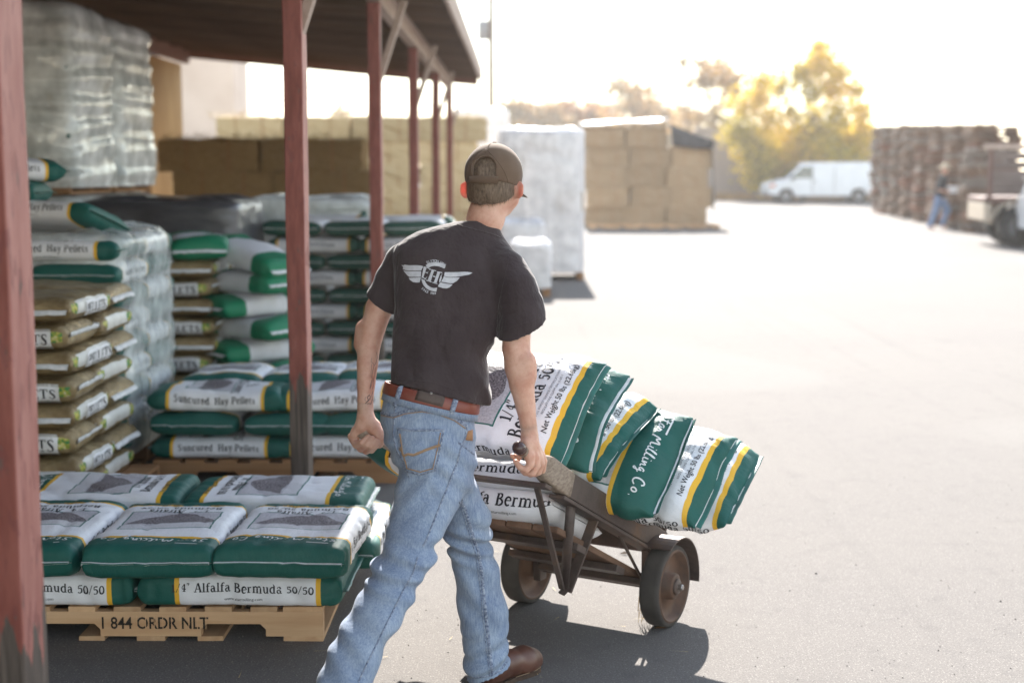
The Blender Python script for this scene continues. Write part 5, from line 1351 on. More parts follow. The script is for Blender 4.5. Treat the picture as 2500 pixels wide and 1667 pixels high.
def patch(T, quad, nx, ny, name, mat, parent, off=.003, edge=.002, warp=None):
    """a piece of cloth sewn on: quad = 4 photo corners (tl, tr, br, bl)"""
    q = [np.array(c, float) for c in quad]; V = []; F = []
    for j in range(ny + 1):
        for i in range(nx + 1):
            u, v = i / nx, j / ny; p = (q[0] * (1 - u) + q[1] * u) * (1 - v) + (q[3] * (1 - u) + q[2] * u) * v
            if warp: p = warp(p, u, v)
            e = 0 if (i in (0, nx) or j in (0, ny)) else 1; h = hit(T, p[0], p[1], off if e else edge * .2)
            V.append(h[0] if h else Vector((0, 0, -5)))
    for j in range(ny):
        for i in range(nx):
            a = j * (nx + 1) + i; f = (a, a + nx + 1, a + nx + 2, a + 1)
            if all(V[k].z > -1 for k in f): F.append(f)
    b = MB(); b.add(V, F); return b.build(name, mat, parent, True)
TJ = bvh(jeans_me); TS = bvh(shirt_me)
def ribbon(T, top, bot, name, mat, parent, off=.004, th=.004, step=5):
    """band between two photo lines, following the body"""
    n = 40; f = lambda L_, t: np.array([np.interp(t, np.linspace(0, 1, len(L_)), [p[k] for p in L_]) for k in (0, 1)])
    V, F = [], []; cols = 0
    for i in range(n + 1):
        c_ = []
        for v in (0, .12, .5, .88, 1):
            p = f(top, i / n) * (1 - v) + f(bot, i / n) * v; h = hit(T, p[0], p[1], off + (th if 0 < v < 1 else 0))
            if h is None: break
            c_.append(h[0])
        if len(c_) == 5: V += c_; cols += 1
    for i in range(cols - 1):
        for k in range(4): a = i * 5 + k; F.append((a, a + 1, a + 6, a + 5))
    b = MB(); b.add(V, F); return b.build(name, mat, parent, True)
# belt as a real ring round the waist
def waist_ring(z_off, ext, n=72):
    r = np.array(sorted(pel, key=lambda q: q[2])); out = []
    for i in range(n):
        a = 2 * math.pi * i / n; z = wpL[2] + z_off; 
        for _ in range(3):
            cx, cy, A, B = (np.interp(z, r[:, 2], r[:, k]) for k in (0, 1, 3, 4)); c, s_ = math.cos(a), math.sin(a)
            x = cx + (A + ext) * np.sign(c) * abs(c) ** (2 / 2.3); y = cy + (B + ext) * np.sign(s_) * abs(s_) ** (2 / 2.3)
            z = wpL[2] + z_off - ((x - wpL[0]) * wn_[0] + (y - wpL[1]) * wn_[1]) / wn_[2]
        out.append(Vector((x, y, z)))
    return out
b = MB(); prof = [(-.016, .002), (-.016, .008), (-.012, .0105), (.018, .0105), (.022, .008), (.022, .002)]
R_ = [waist_ring(zo - .006, ex) for zo, ex in prof]; n = 72
b.add([p for r_ in R_ for p in r_], [(k * n + i, k * n + (i + 1) % n, (k + 1) * n + (i + 1) % n, (k + 1) * n + i) for k in range(5) for i in range(n)])
belt = b.build('belt', M_BELT, person, True)
b = MB(); prof = [(-.042, .003), (-.042, .0075), (-.020, .008), (-.008, .006), (-.006, .001)]
R_ = [waist_ring(zo, ex) for zo, ex in prof]
b.add([p for r_ in R_ for p in r_], [(k * n + i, k * n + (i + 1) % n, (k + 1) * n + (i + 1) % n, (k + 1) * n + i) for k in range(4) for i in range(n)])
b.build('waistband', M_DENIM, jeans, True)
TB = bvh(jeans_me, belt.data, body_me)
for top, bot in (((982, 935), (965, 992)), ((1116, 962), (1101, 1012))):
    ax = np.array(bot) - np.array(top); w = np.array([7.5, 2]); 
    ridge(TB, [top, bot], .0085, 'belt_loop', M_DSEAM, jeans, .004, .003)
patch(TB, [(1024, 940), (1092, 955), (1080, 994), (1012, 976)], 14, 9, 'leather_patch', M_PATCH, belt, .009, .007)
h = hit(TB, 1052, 964, .008) or hit(TJ, 1052, 1000, .008)
b = MB(); b.lathe([(.0045, 0), (.0045, .002), (.002, .0035), (.0003, .0035)], 12, M=Matrix.Translation(h[0]) @ h[1].to_track_quat('Z', 'Y').to_matrix().to_4x4()); b.build('rivet', M_STEEL, belt, True)
# yoke seam, pocket, side and inner seams
ridge(TJ, [(930, 1008), (960, 1014), (990, 1003), (1030, 998), (1070, 1004), (1110, 1020), (1140, 1040)], .0065, 'yoke_seam', M_DSEAM, jeans)
ridge(TJ, [(932, 1014), (960, 1020), (990, 1010), (1030, 1005), (1070, 1011), (1110, 1027), (1136, 1046)], .0012, 'yoke_stitch', M_STITCH, jeans, .0015)
ridge(TJ, [(965, 992), (962, 1020), (960, 1060), (967, 1095), (985, 1130), (1000, 1165)], .003, 'seat_seam', M_DSEAM, jeans)
pk = [(972, 1042), (1083, 1046), (1062, 1148), (990, 1150)]
def pwarp(p, u, v):
    if v > .999: p = p + np.array([0, 9 * (1 - abs(u - .5) * 2)])
    return p
pocket = patch(TJ, pk, 16, 14, 'back_pocket', M_DENIM, jeans, .004, .002, pwarp)
TP = bvh(jeans_me, pocket.data)
ridge(TP, [(973, 1046), (1000, 1050), (1040, 1050), (1083, 1050)], .0038, 'pocket_hem', M_DSEAM, pocket, .001)
ridge(TP, [(972, 1044), (978, 1100), (991, 1149), (1026, 1158), (1062, 1148), (1074, 1098), (1083, 1048)], .0028, 'pocket_edge', M_DSEAM, pocket, .001)
ridge(TP, [(977, 1058), (984, 1105), (995, 1143), (1026, 1151), (1057, 1143), (1067, 1098), (1075, 1056)], .0012, 'pocket_stitch', M_STITCH, pocket, .0015)
ridge(TP, [(976, 1092), (986, 1112), (997, 1108), (1010, 1110), (1040, 1098), (1074, 1086)], .0042, 'pocket_flash', M_STITCH, pocket, .001)
ridge(TJ, [(1140, 1040), (1136, 1066), (1124, 1096), (1116, 1130), (1106, 1152), (1094, 1185), (1082, 1215), (1070, 1245), (1058, 1275), (1040, 1320), (1032, 1333)], .0032, 'side_seam', M_DSEAM, jeans)
ridge(TJ, [(1126, 1222), (1136, 1246), (1148, 1285), (1158, 1320), (1168, 1345), (1176, 1400), (1182, 1460), (1187, 1510), (1192, 1560), (1197, 1600), (1203, 1648)], .0062, 'inner_seam', M_DSEAM, jeans)
ridge(TJ, [(1120, 1224), (1130, 1250), (1142, 1290), (1152, 1325), (1161, 1350), (1169, 1402), (1175, 1460), (1180, 1510), (1185, 1560), (1190, 1600), (1196, 1650)], .0014, 'inner_stitch', M_DSEAM, jeans, .001)
ridge(TJ, [(1020, 1360), (1008, 1400), (985, 1440), (955, 1500), (925, 1560), (895, 1620), (875, 1665)], .0026, 'side_seam', M_DSEAM, jeans)
ridge(TJ, [(1141, 1652), (1170, 1652), (1200, 1648), (1222, 1634), (1238, 1614)], .0034, 'hem', M_DSEAM, jeans)
ridge(TJ, [(1118, 1080), (1130, 1088), (1146, 1100), (1158, 1110)], .003, 'front_pocket_edge', M_DSEAM, jeans)
patch(TJ, [(1142, 1052), (1154, 1048), (1154, 1076), (1136, 1074)], 4, 6, 'leather_tab', mottled('tan_leather', (.30, .15, .07), (.42, .23, .12), 30, .6, .2), jeans, .006, .004)
# shirt seams
ridge(TS, [(1117, 548), (1130, 554), (1150, 559), (1170, 564), (1190, 569), (1208, 575), (1222, 581)], .0032, 'collar', M_SHIRT, shirt, -.0005)
ridge(TS, [(1242, 604), (1240, 640), (1230, 690), (1218, 750), (1214, 810)], .0016, 'sleeve_seam', M_SHIRT, shirt, -.0006)
ridge(TS, [(1218, 812), (1250, 800), (1290, 786), (1330, 772)], .0016, 'sleeve_hem', M_SHIRT, shirt, -.0004)
ridge(TS, [(950, 926), (1000, 928), (1060, 934), (1110, 952), (1160, 978)], .0018, 'shirt_hem', M_SHIRT, shirt, -.0004)

# ---------------------------------------------------------------- cap, hair, boots, logo, tattoo
fc = Field(HC - .2, HC + .25, .0035)
CAPC = Hp(0, -.004, .004)
fc.ell(CAPC, (HR, HF2, HZ2), (.090, .108, .096), .0)
fc.chain([Hp(0, .06, -.01), Hp(0, .085, .03)], [.03, .025], .04)
cpn = -(HZ2 - HF2 * -.10 - HR * -.05); cpp = Hp(0, 0, -.034)
fc.cut(cpp, cpn)
# arch shaped opening at the back
w_ = fc.win(HC - .2, HC + .25); sl_, X_, Y_, Z_ = w_
qr = (X_ - HC[0]) * HR[0] + (Y_ - HC[1]) * HR[1] + (Z_ - HC[2]) * HR[2]; qf = (X_ - HC[0]) * HF2[0] + (Y_ - HC[1]) * HF2[1] + (Z_ - HC[2]) * HF2[2]; qz = (X_ - HC[0]) * HZ2[0] + (Y_ - HC[1]) * HZ2[1] + (Z_ - HC[2]) * HZ2[2]
arch = np.maximum(np.where(qz > .012, np.sqrt((qr / 1.0) ** 2 + ((qz - .012) * 1.05) ** 2) - .036, np.abs(qr) - .036), np.maximum(-.014 - qz, qf + .02))
fc.d[sl_] = np.maximum(fc.d[sl_], -arch.astype(np.float32))
cap = pp(fc.mesh('cap', M_CAP, smooth=3), 'cap')
b = MB(); b.lathe([(.0001, .0035), (.005, .003), (.0075, 0), (.0075, -.003)], 14, M=Matrix.Translation(Vector(Hp(0, -.004, .1005)))); b.build('cap_button', M_CAP, cap, True)
# brim: curved plate in front
V, F = [], []; nu_, nv_ = 20, 8
for top in (0, 1):
    for j in range(nv_ + 1):
        for i in range(nu_ + 1):
            a = R(-68 + 136 * i / nu_); t = j / nv_; r0x, r0y = .086, .100
            x = r0x * math.sin(a); y = r0y * math.cos(a); ext = .078 * (math.cos(a) ** .6 if math.cos(a) > 0 else 0)
            p = Hp(x * (1 + .10 * t), y + ext * t, -.034 - .012 * t - 2.6 * x * x + (.0025 if top else 0) - .10 * (y + ext * t) * .25)
            V.append(p)
m_ = (nu_ + 1) * (nv_ + 1)
for top in (0, 1):
    for j in range(nv_):
        for i in range(nu_):
            a = top * m_ + j * (nu_ + 1) + i; F.append((a, a + 1, a + nu_ + 2, a + nu_ + 1))
for i in range(nu_): a = nv_ * (nu_ + 1) + i; F.append((a, a + 1, a + 1 + m_, a + m_))
b = MB(); b.add(V, F); b.build('brim', M_CAP, cap, True)
# adjusting strap and its edge
V, F = [], []
for i in range(17):
    a = R(-30 + 60 * i / 16)
    for z in (-.036, -.013):
        for e_ in (.001, .0045): V.append(Hp(math.sin(a) * (.090 + e_), -.004 - math.cos(a) * (.106 + e_), z))
for i in range(16):
    for q in ((0, 2), (3, 1), (2, 3), (1, 0)): F.append((i * 4 + q[0], i * 4 + 4 + q[0], i * 4 + 4 + q[1], i * 4 + q[1]))
b = MB(); b.add(V, F); b.build('strap', M_CAP, cap, True)
def cap_ridge(pts, r, name):
    out = []
    for rr, zz in pts:
        k = 1 - (rr / .0905) ** 2 - ((zz - .004) / .0965) ** 2
        if k > 0: out.append(Hp(rr, -.004 - .1085 * math.sqrt(k), zz))
    b = MB(); b.tube(out, r, 6); b.build(name, M_CAP, cap, True)
cap_ridge([(0.042 * math.cos(R(a)), .012 + .040 * math.sin(R(a))) for a in range(0, 181, 12)], .0014, 'arch_seam')
cap_ridge([(0, .060 + .004 * i) for i in range(10)], .0012, 'panel_seam')
for s_ in (-1, 1): cap_ridge([(s_ * (.068 - .0006 * i * i), -.03 + .0095 * i) for i in range(12)], .0011, 'panel_seam')
# hair
fz = Field(HC - .2, HC + .2, .0035)
fz.ell(Hp(0, -.006, -.012), (HR, HF2, HZ2), (.0805, .0985, .106), .0)
fz.ell(Hp(0, -.036, -.072), (HR, HF2, HZ2), (.063, .050, .040), .03)
fz.disp(lambda P: .0022 * snoise(P * [1, 1, .3], 31, 90, 2))
fz.cut(Hp(0, .026, 0), HF2 - HZ2 * .05); fz.cut(Hp(0, -.085, -.102), -HZ2 * 1.0 + HF2 * .55)
hair_me = fz.mesh('hair', M_HAIR, smooth=2); hair = pp(hair_me, 'hair')
b = MB(); vs_ = [v for v in hair_me.vertices if (np.array(v.co) - HC) @ HZ2 < .0 or abs((np.array(v.co) - HC) @ HR) < .05]
r_ = random.Random(5)
for k in range(2600):
    v = r_.choice(vs_); p = v.co; n = v.normal
    if (np.array(p) - HC) @ HF2 > .02: continue
    d = (Vector((r_.uniform(-.3, .3), r_.uniform(-.3, .3), -1)) - n * Vector((0, 0, -1)).dot(n)).normalized(); L_ = r_.uniform(.008, .020)
    sd = d.cross(n).normalized() * .00055; q = p + d * L_ + n * r_.uniform(.0005, .004)
    b.add([p - sd + n * .0006, p + sd + n * .0006, q], [(0, 1, 2)])
b.build('hair_strands', M_HAIR, hair)
# boots
def boot(heel, toe, ankle, flat=True):
    heel, toe = np.array(heel, float), np.array(toe, float); d = toe - heel; L_ = np.linalg.norm(d); d /= L_; sdv = np.cross(d, [0, 0, 1.0]); sdv /= np.linalg.norm(sdv); up = np.cross(sdv, d)
    P = lambda f, s_, z: heel + d * (f * L_) + sdv * s_ + up * z
    lo = np.minimum(np.minimum(heel, toe), ankle) - .09; hi = np.maximum(np.maximum(heel, toe), ankle) + .09
    f_ = Field(lo, hi, .0045)
    f_.chain([P(.10, 0, .055), P(.45, 0, .055), P(.75, 0, .043), P(.90, 0, .036)], [.038, .040, .044, .036], .03)
    f_.chain([P(.72, -.012, .034), P(.92, -.004, .030)], [.034, .030], .02); f_.chain([P(.72, .012, .034), P(.92, .004, .030)], [.034, .030], .02)
    f_.chain([P(.20, 0, .06), ankle], [.042, .042], .03)
    f_.cut(P(.5, 0, .014), -up); bo = pp(f_.mesh('boot', M_BOOT, smooth=3), 'boot')
    prof = [(.0, .0), (.02, .022), (.10, .031), (.25, .031), (.45, .034), (.62, .043), (.78, .048), (.90, .042), (.97, .028), (1.0, .0)]
    out = [(f, w) for f, w in prof] + [(f, -w) for f, w in prof[-2:0:-1]]; n = len(out)
    V = [P(f, w * 1.04, z) for z in (.001, .012, .0155) for f, w in out]; F = [tuple(range(n))[::-1], tuple(2 * n + i for i in range(n))] + [(k * n + i, k * n + (i + 1) % n, (k + 1) * n + (i + 1) % n, (k + 1) * n + i) for k in range(2) for i in range(n)]
    b = MB(); b.add(V, F); b.build('sole', M_SOLE, bo)
    b = MB(); ring = [P(f, w * .99, .0175) for f, w in out[4:-4]]; b.tube(ring, .0011, 5); b.build('welt_stitch', plain('welt_thread', (.38, .26, .17), .8), bo, True)
boot((-.115, 4.385, .0), (.052, 4.60, .0), np.array(at(1188, 1600, 4.42)))
boot((-.515, 3.80, .085), (-.385, 4.03, .0), np.array([-.497, 3.87, .17]))

# printed logo on the back of the shirt
M_LOGO = mottled('worn_white_print', (.50, .50, .53), (.66, .66, .69), 60, .7, .1, .0005)
def lz(x, y): return 960 + x / 10.69, 600 + y / 10.69
def on_shirt(V, F, name, off=.0022, cuts=2):
    bm = bmesh.new(); vs = [bm.verts.new((x, y, 0)) for x, y in V]
    for f in F:
        try: bm.faces.new([vs[i] for i in f])
        except ValueError: pass
    bmesh.ops.triangulate(bm, faces=bm.faces[:])
    if cuts:
        for _ in range(cuts):
            le = [e for e in bm.edges if e.calc_length() > 5]
            if le: bmesh.ops.subdivide_edges(bm, edges=le, cuts=1, use_grid_fill=False); bmesh.ops.triangulate(bm, faces=bm.faces[:])
    for v in bm.verts:
        h = hit(TS, v.co.x, v.co.y, off); v.co = h[0] if h else Vector((0, 0, -3))
    bmesh.ops.delete(bm, geom=[v for v in bm.verts if v.co.z < -1], context='VERTS')
    me = bpy.data.meshes.new(name); bm.to_mesh(me); bm.free(); me.materials.append(M_LOGO); return link(name, me, shirt)
polys = {'wing': [[(225, 505), (275, 555), (262, 618), (330, 640), (400, 652), (735, 650), (790, 540), (720, 520), (620, 512), (420, 515), (300, 495), (290, 515)],
                  [(275, 652), (390, 672), (735, 668), (730, 808), (700, 818), (430, 816), (380, 780)], [(415, 845), (730, 832), (695, 960), (600, 965), (520, 950), (450, 900)]],
         'far_wing': [[(1345, 695), (1600, 695), (1860, 685), (1950, 690), (2070, 710), (1980, 760), (1760, 800), (1640, 818), (1400, 820), (1330, 790)],
                  [(1325, 800), (1400, 834), (1740, 836), (1660, 930), (1560, 985), (1480, 985), (1250, 945), (1305, 850)], [(1235, 965), (1400, 998), (1555, 1015), (1480, 1090), (1400, 1120), (1300, 1110), (1170, 1070), (1200, 1000)]],
         'ring': [[(850, 510), (930, 460), (1050, 437), (1180, 440), (1290, 465), (1365, 500), (1362, 560), (1335, 600), (1270, 570), (1180, 540), (1080, 530), (990, 545), (930, 575), (885, 560)],
                  [(740, 862), (760, 950), (800, 1040), (860, 1110), (940, 1160), (1040, 1190), (1130, 1200), (1150, 1100), (1060, 1110), (980, 1085), (900, 1030), (850, 960), (830, 905)]],
         'letter': [[(802, 545), (885, 560), (790, 835), (745, 848)], [(888, 564), (985, 605), (968, 650), (945, 612), (884, 584)], [(850, 690), (900, 700), (925, 665), (905, 740), (893, 722), (844, 710)], [(775, 838), (850, 892), (895, 800), (868, 830), (842, 860), (790, 822)],
                    [(1010, 640), (1075, 655), (985, 930), (905, 905)], [(1160, 690), (1228, 710), (1136, 980), (1065, 960)], [(1050, 785), (1110, 805), (1100, 832), (1040, 812)],
                    [(1000, 618), (1130, 655), (1126, 674), (996, 642)], [(1150, 675), (1285, 700), (1280, 722), (1145, 697)], [(870, 895), (1012, 942), (1006, 967), (865, 917)], [(1030, 952), (1162, 998), (1156, 1014), (1025, 972)],
                    [(1298, 725), (1262, 790), (1268, 850), (1245, 862), (1225, 970), (1208, 962), (1208, 900), (1245, 790)]]}
for nm, pl in polys.items():
    for i, p in enumerate(pl): on_shirt([lz(*q) for q in p], [tuple(range(len(p)))], 'logo_' + nm, .0022 + .00012 * i)
def arc_text(txt, cx, cy, r, a0, a1, size, inward=False):
    V, F = [], []
    for i, ch in enumerate(txt):
        if ch == ' ': continue
        a = R(a0 + (a1 - a0) * i / (len(txt) - 1)); v, f, w = sans_text(ch, size, .012); ux, uy = math.sin(a), -math.cos(a)      # outward, photo axes
        if inward: ox, oy = -ux, -uy
        else: ox, oy = ux, uy
        rx, ry = -oy, ox
        b = len(V)
        for x, y, _ in v: V.append((cx + ux * r + rx * (x - w / 2) + ox * y, cy + uy * r + ry * (x - w / 2) + oy * y))
        F += [tuple(k + b for k in q) for q in f]
    return V, F
cx, cy = lz(1070, 830)
V, F = arc_text('ELSTON HAY', cx, cy, 37.2, -24, 40, 8.6); on_shirt(V, F, 'logo_text', .0022, 0)
V, F = arc_text('SINCE 1969', cx, cy, 41.5, 226, 176, 8.2, True); on_shirt(V, F, 'logo_text', .0022, 0)
# tattoo on the forearm
TBd = bvh(body_me)
tz = lambda x, y: (820 + x / 3.564, 740 + y / 3.564)
for k, pl in enumerate([[(312, 478), (305, 512), (322, 520), (330, 540)], [(352, 425), (362, 470), (348, 520), (330, 545), (318, 600), (312, 650)], [(312, 530), (306, 600), (304, 640)], [(345, 560), (338, 620), (330, 650), (318, 690), (300, 735), (296, 752)],
                        [(304, 640), (325, 660), (330, 700), (316, 752)], [(316, 660), (304, 700), (296, 740)], [(262, 812), (252, 840), (268, 858), (282, 842), (272, 818), (292, 796), (300, 818), (286, 846), (256, 872)], [(300, 830), (312, 856), (300, 880), (284, 868), (270, 880)], [(322, 762), (312, 800), (318, 850)]]):
    pts = on(TBd, [tz(*q) for q in pl], .0004, 3)
    if len(pts) > 1: b = MB(); b.tube(pts, .0012 if k < 6 else .0014, 5, sq=.4); b.build('tattoo_line', M_TATT, person, True)

# ---------------------------------------------------------------- yard beyond: hay, wrapped loads, buildings
def hay_mat(name, c1, c2, c3):
    t = NT(name); v = t.coord('Object', (1, 1, 3.0)); n = t.noise(v, 26, 5, .7); m = t.noise(t.coord('Object'), 3.0, 3); oi = t.n('ShaderNodeObjectInfo')
    c = t.ramp(n, [(.3, c1), (.5, c2), (.75, c3)]); c = t.mix(t.math('MULTIPLY', m, .5), c, c1)
    hv = t.n('ShaderNodeHueSaturation'); t.l(c, hv.inputs['Color']); t.l(t.math('ADD', t.math('MULTIPLY', oi.outputs['Random'], .35), .82), hv.inputs['Value']); t.bump(n, .8, .03)
    return t.set(hv.outputs[0], .9, .1)
M_HAYG = hay_mat('green_brown_hay', (.20, .12, .05), (.37, .24, .11), (.52, .37, .20))
M_HAYB = hay_mat('brown_tan_hay', (.27, .18, .10), (.42, .30, .19), (.55, .43, .30))
M_HAYT = hay_mat('tan_hay', (.42, .31, .16), (.62, .48, .28), (.78, .64, .42))
def bale_mesh(L, W, H, mat, seed):
    r = np.random.default_rng(seed); b = MB(); n = 6; V, F = [], []
    bm = bmesh.new(); bmesh.ops.create_cube(bm, size=1); bmesh.ops.subdivide_edges(bm, edges=bm.edges[:], cuts=4, use_grid_fill=True)
    for v in bm.verts:
        p = np.array(v.co); e = np.abs(p) > .49; q = p * np.array([L, W, H]) * (1 - .03 * (e.sum() > 1))
        q += r.normal(size=3) * .012; groove = .015 * (abs(abs(p[0]) - .2) < .06); q[2] -= np.sign(p[2]) * groove * (abs(p[2]) > .49); v.co = Vector(q + [0, 0, H / 2])
    me = bpy.data.meshes.new('hay_bale'); bm.to_mesh(me); bm.free(); me.materials.append(mat); return me
def bale_stack(x0, y0, cols, layers, L, W, H, mat, group, where, rz=0.0, twine=True, skip=()):
    mes = [bale_mesh(L, W, H, mat, 300 + i) for i in range(3)]
    tms = []
    for s_ in (-.2, .2): tms.append(MB().box(s_ * L - .006, s_ * L + .006, -W / 2 - .012, W / 2 + .012, -.004, H + .006).mesh('twine', plain('orange_twine', (.35, .16, .06), .8)))
    for k in range(layers):
        for c in range(cols):
            if (k, c) in skip: continue
            o = link('hay_bale', mes[(k * 3 + c) % 3]); off = Vector(((c + .5 + (.12 if k % 2 else 0)) * L + jig(.03), W / 2 + jig(.05), 0)); off.rotate(Matrix.Rotation(rz, 3, 'Z'))
            o.location = (x0 + off.x, y0 + off.y, k * (H - .012)); o.rotation_euler = (0, 0, rz + jig(.02))
            for tm in tms: link('twine', tm, o)
            tag(o, f'{["brown", "tan"][mat is not M_HAYG]} hay bale, {ORD[k]} up, {["first", "second", "third", "fourth"][c]} along, {where}', 'hay bale', group)
bale_stack(-4.75, 18.6, 2, 5, 1.35, .6, .42, M_HAYG, 'hay bales under the shed roof', 'in the dark stack under the roof')
bale_stack(-6.0, 27.5, 4, 6, 1.3, .6, .455, M_HAYT, 'hay bales in the long pale wall', 'in the long pale hay wall')
bale_stack(1.85, 42.0, 3, 5, 1.22, 1.2, .59, M_HAYB, 'hay bales in the tarped stack', 'in the tarped stack by the yard', skip=((4, 2),))
def straw(x0, x1, y0, y1, z0, z1, n, name, label, L_=.22, seed=1):
    r = random.Random(seed); b = MB()
    for k in range(n):
        x, y, z = r.uniform(x0, x1), r.uniform(y0, y1), r.uniform(z0, z1); a = r.uniform(0, 6.28); l = r.uniform(.3, 1) * L_; w_ = .0016 if L_ < .1 else .006; dz = r.uniform(-.5, .9) * l * (1 if z1 > .3 else .08)
        ex, ey = math.cos(a) * l, math.sin(a) * l; b.add([(x - ey * w_ / l, y + ex * w_ / l, z), (x + ey * w_ / l, y - ex * w_ / l, z), (x + ex, y + ey, max(.004, z + dz))], [(0, 1, 2)])
    return tag(b.build(name, M_STRAW), label, 'straw', kind='stuff')
straw(-4.75, -1.95, 18.55, 19.1, 2.02, 2.1, 900, 'loose_straw', 'ragged straw along the top of the dark hay stack', .2, 1)
straw(-6.0, -.8, 27.45, 28.0, 2.66, 2.74, 1100, 'loose_straw', 'ragged straw along the top of the pale hay wall', .25, 2)
straw(1.85, 5.6, 41.9, 42.2, 2.86, 2.98, 700, 'loose_straw', 'ragged straw along the top of the tarped hay', .3, 3)
straw(-3.2, .6, 4.0, 17, .004, .006, 320, 'loose_straw', 'wisps of hay blown over the asphalt by the shed', .07, 4)
straw(1.2, 6.4, 39.5, 41.9, .004, .02, 700, 'loose_straw', 'spilled hay on the ground before the tarped stack', .25, 5)
# tarp on that stack
M_TARP = mottled('black_tarp', (.02, .02, .025), (.06, .06, .075), 2, .4, .6, .05); M_PLAST = mottled('pale_plastic_sheet', (.13, .12, .11), (.22, .20, .18), 3, .35, .6, .05)
def sheet(pts, nu_, nv_, name, mat, label, cat, amp=.05, seed=1, th=.02):
    q = [np.array(p, float) for p in pts]; V, F = [], []
    for j in range(nv_ + 1):
        for i in range(nu_ + 1):
            u, v = i / nu_, j / nv_; p = (q[0] * (1 - u) + q[1] * u) * (1 - v) + (q[3] * (1 - u) + q[2] * u) * v; V.append(p + np.array([0, -.4, 1]) * amp * float(snoise(p[None] * 2, seed, 2.2, 2)[0]))
    for j in range(nv_):
        for i in range(nu_): a = j * (nu_ + 1) + i; F.append((a, a + 1, a + nu_ + 2, a + nu_ + 1))
    b = MB(); b.add(V, F); o = b.build(name, mat, None, True); m = o.modifiers.new('thick', 'SOLIDIFY'); m.thickness = th; return tag(o, label, cat)
sheet([(4.38, 41.75, 2.95), (5.62, 41.75, 2.50), (5.75, 43.3, 2.45), (4.38, 43.3, 3.0)], 10, 8, 'tarp', M_TARP, 'black tarp lying over the lower shoulder of the tarped hay stack', 'tarp')
sheet([(4.36, 41.74, 2.97), (5.64, 41.74, 2.52), (5.6, 41.78, 2.28), (4.42, 41.78, 2.36)], 10, 4, 'tarp', M_TARP, 'black tarp flap hanging down the front of the tarped hay shoulder', 'tarp', amp=.03)
sheet([(5.58, 41.85, 2.55), (5.70, 41.8, .55), (5.85, 43.3, .4), (5.72, 43.3, 2.5)], 8, 6, 'tarp', M_TARP, 'dark tarp hanging down the end of the tarped hay stack', 'tarp')
sheet([(1.8, 41.9, 3.0), (4.3, 41.9, 3.12), (4.3, 43.3, 3.2), (1.8, 43.3, 3.05)], 14, 8, 'plastic_sheet', M_PLAST, 'pale plastic sheet shining on top of the tarped hay stack', 'sheet')
for i in range(3): make_pallet((2.6 + i * 1.25, 41.3, 0), 0, f'pallet lying before the tarped hay stack, {["nearest the wrapped cartons", "middle one", "farthest from the cartons"][i]}', 'pallets before the tarped hay')

M_CART = mottled('white_cartons', (.74, .72, .74), (.86, .84, .86), 4, .6, .1); M_CARTB = mottled('tan_cartons', (.42, .34, .28), (.52, .43, .36), 4, .7, .1)
M_MILK = film_mat('milky_film', .5, .9, (.92, .90, .92), .2)
def carton_load(x0, y0, w, d, h, nx, nz, label, seed, group='wrapped carton loads in the sun', ny=2):
    e = empty('carton_load', (x0 + w / 2, y0 + d / 2, 0), 0, label, 'carton load', group); r = random.Random(seed)
    b = MB()
    for x in (-w / 2 + .05, 0, w / 2 - .05): b.box(x - .05, x + .05, -d / 2, d / 2, 0, .10)
    b.box(-w / 2, w / 2, -d / 2, d / 2, .1002, .12); b.build('pallet_base', M_PALB, e)
    ch = (h - .13) / nz; cw = w / nx
    for k in range(nz):
        for i in range(nx):
            for j in range(ny):
                b = MB(); g_ = .008; b.box(-w / 2 + i * cw + g_ + r.uniform(0, .01), -w / 2 + (i + 1) * cw - g_, -d / 2 + j * d / ny + g_, -d / 2 + (j + 1) * d / ny - g_ - r.uniform(0, .01), .122 + k * ch, .122 + (k + 1) * ch - .006)
                b.build('carton', M_CARTB if r.random() < .12 else M_CART, e)
    f = film_box(-w / 2 - .015, w / 2 + .015, -d / 2 - .015, d / 2 + .015, .11, h + .01, M_MILK, None, seed, .01, True)
    del f['category']; f.parent = e; f.location = (0, 0, 0); f.name = 'stretch_wrap'
carton_load(-.33, 21.6, 1.30, 1.15, 2.26, 3, 7, 'tall pallet of white cartons in milky film behind the worker\'s head', 3)
carton_load(-.28, 19.9, .62, .8, .93, 2, 3, 'low film wrapped carton load right behind the worker\'s shoulder', 4)
carton_load(-.12, 18.7, .52, .8, .70, 2, 2, 'lowest film wrapped carton load, nearest to the worker', 5)
carton_load(-1.5, 31.0, 1.25, 1.2, 2.95, 2, 7, 'tall white wrapped load at the far end of the hay wall', 6)

# buildings
M_BEIGE = mottled('beige_stucco', (.66, .54, .46), (.78, .66, .58), .8, .9, .05); M_CONC = mottled('grey_concrete', (.22, .18, .165), (.32, .27, .25), .5, .9, .1, stretch=(1, 1, .4))
e = empty('warehouse', (-12, 40, 0), 0, 'pale beige warehouse seen past the back of the shed', 'building')
b = MB(); b.box(-8, 5.05, -5, -3.2, 0, 7.2); b.build('wall', M_BEIGE, e)
b = MB(); b.box(-8.3, 5.3, -5.3, -2.9, 7.201, 7.45); b.build('roof', M_CONC, e)
for i in range(4): b = MB(); b.box(-6.5 + i * 2.9, -5.1 + i * 2.9, -5.06, -5.001, 4.4, 5.6); b.build('window', M_TARP, e)
e = empty('concrete_wall', (16, 82, 0), 0, 'tall grey concrete yard wall behind the white van and yellow tree', 'wall')
for i in range(7):
    b = MB(); b.box(-5.9 + i * 1.95 + .02, -5.9 + (i + 1) * 1.95 - .02, -.1, .1, 0, 4.1 + (.05 if i % 2 else 0)); b.build('panel', M_CONC, e)
b = MB()
